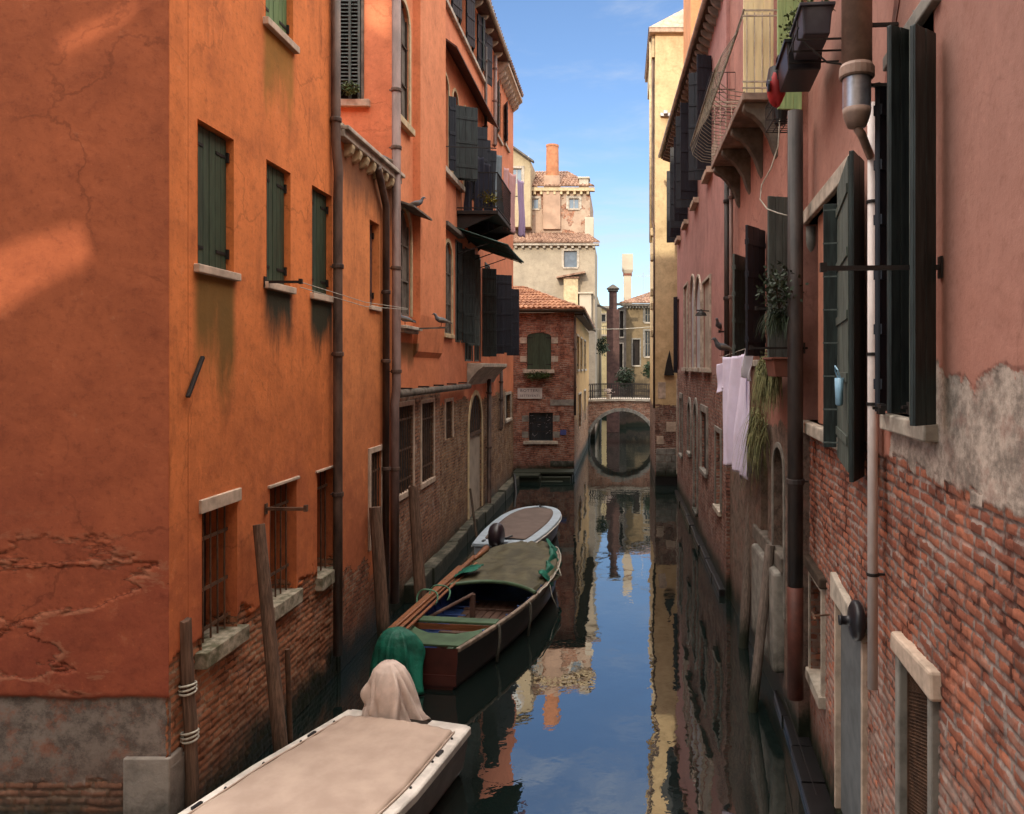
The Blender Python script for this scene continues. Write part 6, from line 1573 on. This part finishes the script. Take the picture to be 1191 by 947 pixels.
# ================================================================== LAUNDRY
def cloth(name, mat, parent, fr, a, b, length, folds=4, amp=.03, nu=26, nv=26, wfn=None, seed=0, hem=.0, org=None):
    """sheet hanging from the line a-b (local points)"""
    rn = random.Random(seed); a = Vector(a); b = Vector(b); d = b-a; nn = Vector((-d.y, d.x, 0)).normalized(); p1, p2, p3 = [rn.uniform(0, 6) for _ in range(3)]
    def fn(u, v):
        uu = u
        if wfn: w = wfn(v); uu = .5+(u-.5)*w
        p = a+d*uu; sag = -.03*math.sin(u*math.pi)*(1-v)
        off = amp*(.35+v)*math.sin(folds*2*math.pi*u+p1+1.5*v)+amp*.5*math.sin(folds*4.3*u+p2+4*v)+.02*v*math.sin(5*v+p3)
        return p+nn*off+Vector((0, 0, -length*v+sag+hem*math.sin(u*9+p2)*v))
    m = MB(); m.grid(nu, nv, fn); return m.build(name, mat, parent, fr, tuple(org or a), smooth=True, thick=.004)
def on(px, py, D): return P(px, py, D)
# lavender shirt
D0, D1 = 13.4, 10.9
a = on(838, 416, 13.2); b = on(869, 410, 11.6)
sh = thing('lavender_shirt', 'big pale lavender shirt hanging from the line beside the balcony house', 'shirt', WORLD, tuple(a))
a2 = P(841, 415, 12.6); b2_ = P(869, 410, 11.0)
wf = lambda v: (1.0 if v < .1 else .98)*(1-.1*v)
cloth('shirt_body', M['lavender'], sh, WORLD, a2, b2_, 1.72, folds=3.1, amp=.07, wfn=wf, seed=3, hem=.03, nv=40)
a3 = P(835, 424, 12.9); b3_ = P(846, 415, 12.5); cloth('sleeve', M['lavender'], sh, WORLD, a3, b3_, .48, folds=1.2, amp=.03, seed=5)
a4 = P(862, 412, 11.2); b4 = P(873, 408, 10.95); cloth('shirt_tail', M['lavender'], sh, WORLD, a4, b4, 1.80, folds=1.4, amp=.03, seed=8, wfn=lambda v: 1-.25*v, hem=.04, nv=40)
m = MB()
for q in (.05, .35, .65, .95):
    p = a2.lerp(b2_, q); m.box(p.x-.008, p.x+.008, p.y-.01, p.y+.01, p.z-.03, p.z+.04)
m.build('peg', M['wood_dark'], sh, WORLD, a2)
gs = thing('grey_white_shirt', 'grey white shirt hanging just behind the lavender shirt', 'shirt', WORLD, tuple(P(868, 405, 10.8)))
cloth('shirt_body', M['white_cloth'], gs, WORLD, P(866, 404, 10.9), P(876, 408, 10.6), .42, folds=1.3, amp=.03, seed=9)
ln = thing('clothes_line', 'clothes lines stretched between iron brackets above the lavender shirt', 'clothes line', WORLD, tuple(P(880, 358, 10)))
m = MB()
e1 = P(879, 359, 11.7); e2 = P(838, 392, 15.2); m.tube([e1, e1.lerp(e2, .5)-Vector((0,0,.04)), e2], .006, 5)
e1 = P(887, 363, 11.2); e2 = P(846, 395, 15.0); m.tube([e1, e1.lerp(e2, .5)-Vector((0,0,.05)), e2], .006, 5)
m.tube([P(876, 360, 11.7), P(868, 405, 11.2)], .004, 5); m.tube([P(887, 370, 11.0), P(868, 404, 11.0)], .004, 5)
m.tube([P(838, 416, 13.2), P(872, 404, 11)], .006, 5); m.build('cord', M['rope'], ln, WORLD, P(860, 380, 12))
wl = thing('loose_wire', 'thin white wire looping down from under the balcony to the dark drainpipe', 'wire', WORLD, tuple(P(907, 140, 9)))
pts = [P(907, 138, 9), P(905, 170, 9), P(897, 195, 9), P(886, 215, 9), P(884, 232, 9), P(892, 243, 8.8), P(905, 248, 8.6), P(917, 251, 8.5)]
m = MB(); m.tube(pts, .008, 6); m.build('wire', M['rope'], wl, WORLD, pts[3], smooth=True)
# line across the left houses
l1 = thing('washing_line', 'double thin line from the orange wall bracket to the grey corner pipe on the left', 'clothes line', WORLD, tuple(P(350, 330, 8.3)))
m = MB(); w1 = FA.fr.w(FA.fr.loc(349, 328, .33)); e = P(474, 359, 13.3)
for dz in (0, -.06): m.tube([w1+Vector((0,0,dz)), w1.lerp(e, .5)+Vector((0,0,dz-.06)), e+Vector((0,0,dz*.3))], .005, 5)
m.build('cord', M['rope'], l1, WORLD, w1)
# far-left laundry on and beyond the balcony
def LW(px, py, off): return FC.fr.w(FC.fr.loc(px, py, off))
DARK = 'dark clothes hung over the iron balcony of the salmon house'
for i, (pa, pb, py, ln_, mt, lab, off) in enumerate(((541, 549, 205, .95, 'black_cloth', 'black garment at the near end of the iron balcony, above its rail', 1.03), (553, 562, 180, 1.6, 'black_cloth', 'long black trousers hung in the middle of the iron balcony', 1.05), (563, 572, 188, 1.7, 'black_cloth', 'black coat hung right of the long black trousers on the balcony', 1.05),
        (577, 584, 178, 1.55, 'grey_cloth', 'blue grey shirt hung between the black clothes and pink towel', 1.1), (585, 592, 193, 1.65, 'pink_cloth', 'pink towel next to the blue grey shirt, far end of the balcony', 1.12), (592, 600, 200, 1.6, 'pink_cloth', 'wider pink sheet hanging beyond the balcony beside the lilac one', 1.15), (602, 610, 208, 1.55, 'lilac_cloth', 'lilac sheet, rightmost of the laundry on the salmon house', 1.2))):
    Dd = 18.7+i*.42
    a = P(pa, py, Dd); b = P(pb, py+3, Dd+.25)
    t = thing('hanging_'+('sheet' if 'sheet' in lab or 'towel' in lab else 'garment'), lab, 'laundry', WORLD, tuple(a), 'laundry on the salmon house')
    cloth('fabric', M[mt], t, WORLD, a, b, ln_, folds=1.6, amp=.03, seed=20+i, hem=.03)
# ================================================================== PLANTS AND BOXES
def ferns(name, label, c, n, l, mat, spread, drop=1.0, seed=0, wid=.02):
    rn = random.Random(seed); t = thing(name, label, 'plant', WORLD, tuple(c)); c = Vector(c); m = MB()
    for i in range(n):
        a = rn.uniform(0, 6.28); q = c+Vector((rn.uniform(-1,1)*spread[0], rn.uniform(-1,1)*spread[1], rn.uniform(-.3,1)*spread[2])); ll = l*rn.uniform(.5, 1.2); d = Vector((math.cos(a)*.5-.25, math.sin(a)*.5, 0)); pts = []
        for k in range(6):
            s = k/5; pts.append(q+d*ll*s*.7+Vector((0, 0, ll*(.35*s-drop*1.2*s*s))))
        side = Vector((-d.y, d.x, .2)).normalized()*wid*rn.uniform(.6, 1.4)
        vs = []
        for k, p in enumerate(pts): w = (1-k/5)*.9+.1; vs += [p-side*w, p+side*w]
        m.add(vs, [(2*k, 2*k+1, 2*k+3, 2*k+2) for k in range(5)])
    m.build('foliage', mat, t, WORLD, c); return t
pc = fk.w(fk.loc(900, 428, .22)); 
ferns('hanging_fern', 'trailing dry green fern spilling from the terracotta trough right of the lavender shirt', pc+Vector((.03, .42, -.02)), 700, .32, M['grassy'], (.08, .36, .12), 1.6, 1, .009)
leafcloud('hanging_herbs', 'leafy green plant growing over the terracotta trough above the trailing fern', 'plant', tuple(pc+Vector((0, .35, -.03))), .26, 900, M['grassy'], .035, sq=(.45, 1.5, .9), seed=41, stem=False)
tp_ = thing('terracotta_trough', 'small terracotta trough under the trailing fern by the dark drainpipe', 'planter', WORLD, tuple(pc))
p = fk.w(fk.loc(910, 436, .2)); m = MB()
m.hexa([p+Vector((-.12,-.20,-.02)), p+Vector((.12,-.20,-.02)), p+Vector((.12,.22,-.02)), p+Vector((-.12,.22,-.02))], [p+Vector((-.15,-.24,.17)), p+Vector((.15,-.24,.17)), p+Vector((.15,.26,.17)), p+Vector((-.15,.26,.17))]); m.build('trough', M['pot'], tp_, WORLD, p, bevel=.008)
m = MB(); m.box(p.x-.17, p.x+.17, p.y-.26, p.y+.28, p.z+.171, p.z+.195); m.build('rim', M['pot'], tp_, WORLD, p, bevel=.006)
ferns('potted_palm', 'dark spiky plant in front of the grey green shutter above the trough', fk.w(fk.loc(905, 372, .28)), 320, .34, M['leaf_dark'], (.10, .20, .12), .8, 4, .008)
leafcloud('climbing_shrub', 'dark leafy shrub on the grey green shutter, above the spiky plant', 'plant', tuple(fk.w(fk.loc(906, 335, .3))), .24, 420, M['leaf_dark'], .06, seed=12)
ferns('hanging_weed', 'faint dry weeds hanging on the grey plaster below the fern', fk.w(fk.loc(884, 500, .1)), 160, .6, M['grassy'], (.1, .3, .3), 1.3, 9, .010)
# flower boxes high on the pink house
FLB = Fr((LP[0]-.42*FL_.fr.x.x, LP[1]-.42*FL_.fr.x.y), LN, .20)
p0 = FL_.fr.loc(962, 55, .42)
def lbox(t, name, x0, x1, y0, y1, z0, z1, mat, bev=.012):
    m = MB(); m.hexa([(x0+.02,y0+.02,z0),(x1-.02,y0+.02,z0),(x1-.02,y1-.02,z0),(x0+.02,y1-.02,z0)], [(x0,y0,z1),(x1,y0,z1),(x1,y1,z1),(x0,y1,z1)]); return m.build(name, mat, t, FLB, ((x0+x1)/2, (y0+y1)/2, z0), bevel=bev)
fb = thing('dark_flower_box', 'dark plastic flower box on iron bracket left of the painted flue, nearest of the boxes', 'flower box', FLB, (-1.75, .3, 6.85))
lbox(fb, 'box', -2.05, -1.45, .16, .42, 6.93, 7.17, M['dark_box']); m = MB(); m.box(-2.07, -1.43, .14, .44, 7.16, 7.19); m.build('rim', M['dark_box'], fb, FLB, (-1.7, .3, 7.17), bevel=.006)
m = MB()
for xx in (-2.0, -1.75, -1.5): m.beam((xx, 0, 6.90), (xx, .45, 6.90), .014, .014); m.beam((xx, .45, 6.90), (xx, .45, 7.06), .014, .014)
m.beam((-2.06, .45, 6.98), (-1.44, .45, 6.98), .012, .012); m.tube([(-2.02, 0, 6.66), (-2.0, .2, 6.70), (-2.0, .4, 6.88)], .009, 6); m.build('bracket', M['iron'], fb, FLB, (-1.75, .3, 6.9))
fb2 = thing('dark_flower_box', 'darker flower box farther along, between the red bag and the nearest box', 'flower box', FLB, (-1.1, .3, 6.9))
lbox(fb2, 'box', -1.40, -.75, .12, .46, 6.88, 7.14, M['black_plastic']); m = MB(); m.box(-1.41, -.73, .10, .48, 7.13, 7.16); m.build('rim', M['black_plastic'], fb2, FLB, (-1.1, .3, 7.15))
pb = FLB.w((-1.45, .30, 7.28)); leafcloud('box_plants', 'low green plants growing in the dark flower boxes', 'plant', tuple(pb), .30, 600, M['leaf'], .05, sq=(.6, 1.9, .45), seed=21, stem=False)
rb_ = thing('red_bag', 'red and black nylon bag hanging from the far flower box beside the green boards', 'bag', FLB, (-.62, .4, 6.8))
m = MB()
def bagf(u, v):
    a = 2*math.pi*u; r = .13*(math.sin(math.pi*min(1, v*1.02+.0))**.5 if 0 < v < 1 else 0)+.004
    return (-.60+r*1.0*math.cos(a)*(1+.1*math.sin(3*a)), .45+r*.75*math.sin(a), 6.80+.40*v+.02*math.sin(3*a))
m.grid(24, 14, bagf); m.build('pouch', M['red_bag'], rb_, FLB, (-.6, .45, 6.8), smooth=True)
m = MB(); m.grid(20, 8, lambda u, v: (-.60+.137*math.cos(2*math.pi*u)*(1-.25*v), .45+.11*math.sin(2*math.pi*u)*(1-.25*v), 7.03+.16*v)); m.build('flap', M['black_plastic'], rb_, FLB, (-.6, .45, 7.1), smooth=True)
m = MB(); m.lathe([(.05, -.03), (.05, .03)], (0,0,0), 10); bp = Vector((-.70, .545, 6.98)); m.v = [bp+Vector((v.x, v.z*.3, v.y*1.2)) for v in m.v]; m.build('pocket', M['black_plastic'], rb_, FLB, tuple(bp))
m = MB(); m.tube([(-.72, .42, 7.15), (-.66, .44, 7.30), (-.55, .44, 7.30), (-.48, .42, 7.15)], .012, 6); m.build('strap', M['black_plastic'], rb_, FLB, (-.6, .45, 7.2))
bp2 = thing('black_hanging_pot', 'small black pot in a wire holder at the top of the dark drainpipe', 'flower pot', FK.fr, (.4, .14, 7.17))
m = MB(); m.lathe([(.07, 0), (.10, .2), (.108, .2), (.108, .23), (.09, .23)], (.38, .14, 7.17), 14); m.build('pot', M['black_plastic'], bp2, FK.fr, (.38, .14, 7.17))
lv = thing('yellow_flowers', 'yellow green flowering plant on the iron balcony of the salmon house', 'plant', WORLD, tuple(P(567, 240, 20)))
m = MB(); rn = random.Random(4); c = P(566, 233, 19.6)
for i in range(420):
    p = c+Vector((rn.gauss(0, .16), rn.gauss(0, .22), rn.gauss(0, .07))); s = .06; a = Vector((rn.uniform(-1,1), rn.uniform(-1,1), rn.uniform(0,1))).normalized(); b = a.cross(Vector((rn.random(), rn.random(), 1))).normalized(); m.add([p, p+a*s*.5+b*s*.3, p+a*s, p+a*s*.5-b*s*.3], [(0,1,2,3)])
m.build('foliage', M['yellow_leaf'], lv, WORLD, c)
leafcloud('window_flowers', 'dark green potted plants inside the louvred window of the salmon end wall', 'plant', tuple(P(406, 103, 13.38)), .20, 330, M['leaf'], .05, sq=(.9, .35, .6), seed=31, stem=False)
# ================================================================== PIGEONS
def pigeon(label, c, ang, s=1.0, perch='on'):
    t = thing('pigeon', label, 'pigeon', WORLD, tuple(c), 'pigeons perched over the canal')
    ca, sa = math.cos(ang), math.sin(ang); c = Vector(c)
    def T(x, y, z): return c+Vector((ca*x-sa*y, sa*x+ca*y, z))*s
    path = [(-.19, .06, .022, .008), (-.13, .085, .032, .014), (-.08, .105, .046, .035), (-.02, .12, .055, .05), (.04, .13, .054, .052), (.085, .155, .040, .042), (.105, .19, .026, .028), (.115, .215, .024, .026), (.135, .235, .025, .024), (.155, .235, .016, .015), (.168, .228, .006, .006), (.185, .222, .003, .003)]
    rings = []
    for i, (x, z, ry, rz) in enumerate(path):
        a = path[max(0, i-1)]; b = path[min(len(path)-1, i+1)]; tx, tz = b[0]-a[0], b[1]-a[1]; l = math.hypot(tx, tz); nx, nz = -tz/l, tx/l
        rings.append([T(x+nx*rz*math.sin(q), ry*math.cos(q), z+nz*rz*math.sin(q)) for q in [2*math.pi*k/12 for k in range(12)]])
    m = MB(); m.ring(rings, caps=True); m.build('body', M['feather'], t, WORLD, tuple(c), smooth=True)
    m = MB()
    for sy in (-1, 1):
        m.ring([[T(x, sy*(.05+w), z+h) for (w, h) in ((.0, .02), (.008, 0), (0, -.025))] for x, z in ((.06, .13), (0, .125), (-.08, .105), (-.17, .075))], closed=True, caps=True)
    m.build('wing', M['stone_dark'], t, WORLD, tuple(c))
    m = MB()
    for sy in (-.02, .02):
        m.tube([T(.01, sy, .085), T(.01, sy, 0.004)], .004*s, 5)
        for d_ in (-.5, 0, .5): m.tube([T(.01, sy, .004), T(.045, sy+d_*.02, .004)], .003*s, 4)
    m.build('leg', M['pot'], t, WORLD, tuple(c))
w_ = FB1.fr.w
pigeon('grey pigeon sitting on the brown hood above the lower arched window', w_((-.75, .18, 7.19)), R(10), 1.0)
pigeon('grey pigeon perched on the coping next to the grey corner pipe', FB.fr.w((FB.fr.loc(452, 190).x, -.1, 7.74)), R(190), 1.0)
pigeon('grey pigeon resting on the stone ledge, left one of the pair', w_((-.35, .10, s0.z)), R(170), 1.0)
pw = w_((-.9, .0, s0.z-.02))
m = MB(); m.beam((-.9, 0, s0.z-.03), (-.9, .75, s0.z-.0), .03, .03); FB1.part(m, 'line_bracket', M['stone_dark'], org=(-.9, 0, s0.z))
pigeon('grey pigeon standing at the tip of the wall bracket, right one of the pair', w_((-.9, .62, s0.z+.012)), R(200), 1.0)

pigeon('grey pigeon sitting on the clothes line beside the lavender shirt', P(841, 414, 12.9), R(200), 1.2)
pigeon('grey pigeon on the small iron bracket at the far end of the clothes lines', P(837, 387, 15.0), R(240), 1.1)
# ================================================================== WATER, SKY, LIGHT
t = NT('canal_water'); pos = t.n('NewGeometry').outputs['Position']
mp = t.n('VectorMath', operation='MULTIPLY'); t.put(mp.inputs[0], pos); mp.inputs[1].default_value = (1.0, .55, 1)
n1, _ = t.noise(mp.outputs[0], 1.1, 2, .5, .3); n2, _ = t.noise(pos, 4.2, 3, .5, .2)
h = t.math('ADD', t.math('MULTIPLY', n1, 1.0), t.math('MULTIPLY', n2, .16))
nrm = t.bump(h, 1.0, .008)
t.put(t.b.inputs['Base Color'], (.006, .011, .010)); t.put(t.b.inputs['Roughness'], .012); t.put(t.b.inputs['IOR'], 3.3); t.put(t.b.inputs['Normal'], nrm)
WATER = t.m
m = MB(); m.quad((-250, -120, 0), (250, -120, 0), (250, 400, 0), (-250, 400, 0))
m.build('canal_water', WATER, kind='structure')
# unseen wall added behind the camera to block sun; openings shape the sun patches
def rear(name, label, x0, x1, y, z1, holes, mat):
    r = thing(name, label, 'house', Fr((x0, y), (0, 1))); F_ = Fac(r, Fr((x0, y), (0, 1)), mat)
    for hole_ in holes:
        F_.holes.append((hole_, .3))
    mb = MB(); out = [(0, -1), (x1-x0, -1), (x1-x0, z1), (0, z1)]
    for yy in (0, -.3):
        for q in strips([out]+[h_ for h_, _ in F_.holes]): mb.quad(*[(x, yy, z) for x, z in q])
    for h_, d in F_.holes+[(out, .3)]:
        n = len(h_)
        for i in range(n):
            a, b = h_[i], h_[(i+1) % n]; mb.quad((a[0],0,a[1]), (b[0],0,b[1]), (b[0],-.3,b[1]), (a[0],-.3,a[1]))
    F_.part(mb, 'wall', mat); m = MB(); m.box(-.3, x1-x0+.3, -.5, .4, z1, z1+.3); F_.part(m, 'cornice', M['stone'], org=(0, 0, z1)); return F_
FILL_GLOW = (35, 32.5, 29.5)  # added fill light in the sky, far brighter than the visible blue
SUN_EL, SUN_AZ = R(24), R(12)      # azimuth: behind the camera, a little to the left
SX, SY, SZ = -math.sin(SUN_AZ)*math.cos(SUN_EL), -math.cos(SUN_AZ)*math.cos(SUN_EL), math.sin(SUN_EL)
YR = -9.0
def back(p):       # where the sunbeam through p meets the added rear wall
    k = (YR-p.y)/SY; return p.x+SX*k, p.z+SZ*k
rear_mat = wall_mat('rear_wall', (.52,.38,.25), (.45,.32,.22), 3, 8, streak=.2)
hl = []
for quad_ in (((-30, 275), (85, 243), (108, 300), (-20, 372)), ((58, 30), (205, -45), (150, 18), (58, 72))):
    hl.append([(back(P(px, py, YA))[0]+22, back(P(px, py, YA))[1]) for px, py in quad_])
hl.append([(back(q_)[0]+22, back(q_)[1]) for q_ in (FL_.fr.w(FL_.fr.loc(px, py)) for px, py in ((929, 160), (944, 185), (941, 240), (936, 272), (931, 225)))])
hl.append([(back(P(px, py, YB))[0]+22, back(P(px, py, YB))[1]) for px, py in ((420, -8), (454, -8), (452, 44), (424, 26))])
rear('rear_sun_blocker', 'unseen pale wall added behind the viewer, its openings shaped to cast sun patches', -22, 16, YR, 24.8, hl, rear_mat)
w = bpy.data.worlds.new('World'); SC.world = w; w.use_nodes = True; nt = w.node_tree; nt.nodes.clear()
o = nt.nodes.new('ShaderNodeOutputWorld'); bg = nt.nodes.new('ShaderNodeBackground'); sky = nt.nodes.new('ShaderNodeTexSky')
sky.sky_type = 'NISHITA'; sky.sun_disc = False; sky.sun_elevation = SUN_EL
sky.sun_rotation = math.pi+SUN_AZ; sky.air_density = 1.0; sky.dust_density = .6; sky.ozone_density = 1.5
tc = nt.nodes.new('ShaderNodeTexCoord'); mpn = nt.nodes.new('ShaderNodeMapping'); mpn.inputs['Scale'].default_value = (1.2, 1.2, 5.0)
nz = nt.nodes.new('ShaderNodeTexNoise'); nz.inputs['Scale'].default_value = 2.2; nz.inputs['Detail'].default_value = 7; nz.inputs['Roughness'].default_value = .6; nz.inputs['Distortion'].default_value = .4
rp = nt.nodes.new('ShaderNodeMapRange'); rp.interpolation_type = 'SMOOTHSTEP'
for i_, v_ in ((1, .38), (2, .72), (3, 0), (4, .9)): rp.inputs[i_].default_value = v_
mx = nt.nodes.new('ShaderNodeMix'); mx.data_type = 'RGBA'; mx.inputs[7].default_value = (5.2, 5.6, 6.2, 1)
nt.links.new(tc.outputs['Generated'], mpn.inputs[0]); nt.links.new(mpn.outputs[0], nz.inputs['Vector']); nt.links.new(nz.outputs[0], rp.inputs[0])
nt.links.new(rp.outputs[0], mx.inputs[0]); tn = nt.nodes.new('ShaderNodeMix'); tn.data_type = 'RGBA'; tn.blend_type = 'MULTIPLY'; tn.inputs[0].default_value = 1; tn.inputs[7].default_value = (.98, 1.10, 1.28, 1); nt.links.new(sky.outputs[0], tn.inputs[6]); nt.links.new(tn.outputs[2], mx.inputs[6]); 
# added bright fill glow overhead and behind the camera, unseen, clear blue low in front
gs_ = nt.nodes.new('ShaderNodeSeparateXYZ'); nt.links.new(tc.outputs['Generated'], gs_.inputs[0])
def mr(sock, a, b, c, d):
    n_ = nt.nodes.new('ShaderNodeMapRange'); n_.interpolation_type = 'SMOOTHSTEP'; nt.links.new(sock, n_.inputs[0])
    for i_, v_ in ((1, a), (2, b), (3, c), (4, d)): n_.inputs[i_].default_value = v_
    return n_.outputs[0]
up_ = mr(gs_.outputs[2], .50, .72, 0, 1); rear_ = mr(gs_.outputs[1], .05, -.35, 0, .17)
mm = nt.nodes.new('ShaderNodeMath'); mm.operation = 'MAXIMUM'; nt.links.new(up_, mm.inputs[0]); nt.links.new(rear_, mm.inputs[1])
m2 = nt.nodes.new('ShaderNodeMix'); m2.data_type = 'RGBA'; m2.inputs[7].default_value = (*FILL_GLOW, 1)
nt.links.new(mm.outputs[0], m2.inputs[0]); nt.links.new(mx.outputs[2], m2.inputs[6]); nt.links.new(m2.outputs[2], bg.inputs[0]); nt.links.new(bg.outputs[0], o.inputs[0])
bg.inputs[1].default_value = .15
sd_ = bpy.data.lights.new('sun', 'SUN'); sd_.energy = 3.2; sd_.angle = R(.55); sd_.color = (1, .86, .66); so = bpy.data.objects.new('sun', sd_); COL.objects.link(so)
so.rotation_euler = Vector((-SX, -SY, -SZ)).to_track_quat('-Z', 'Y').to_euler()
cd = bpy.data.cameras.new('camera'); cam = bpy.data.objects.new('camera', cd); COL.objects.link(cam); SC.camera = cam
cam.location = (0, 0, EYE); cam.rotation_euler = (R(90), 0, 0)
cd.sensor_fit = 'HORIZONTAL'; cd.sensor_width = 36; cd.lens = 36*FL/1191; cd.shift_x = -(CX-595.5)/1191; cd.shift_y = -(473.5-CY)/1191
cd.clip_start = .05; cd.clip_end = 1500
SC.view_settings.view_transform = 'Standard'; SC.view_settings.look = 'None'; SC.view_settings.exposure = 0; SC.view_settings.gamma = 1
SC.cycles.max_bounces = 7; SC.cycles.diffuse_bounces = 4; SC.cycles.use_denoising = True
SC.cycles.caustics_reflective = False
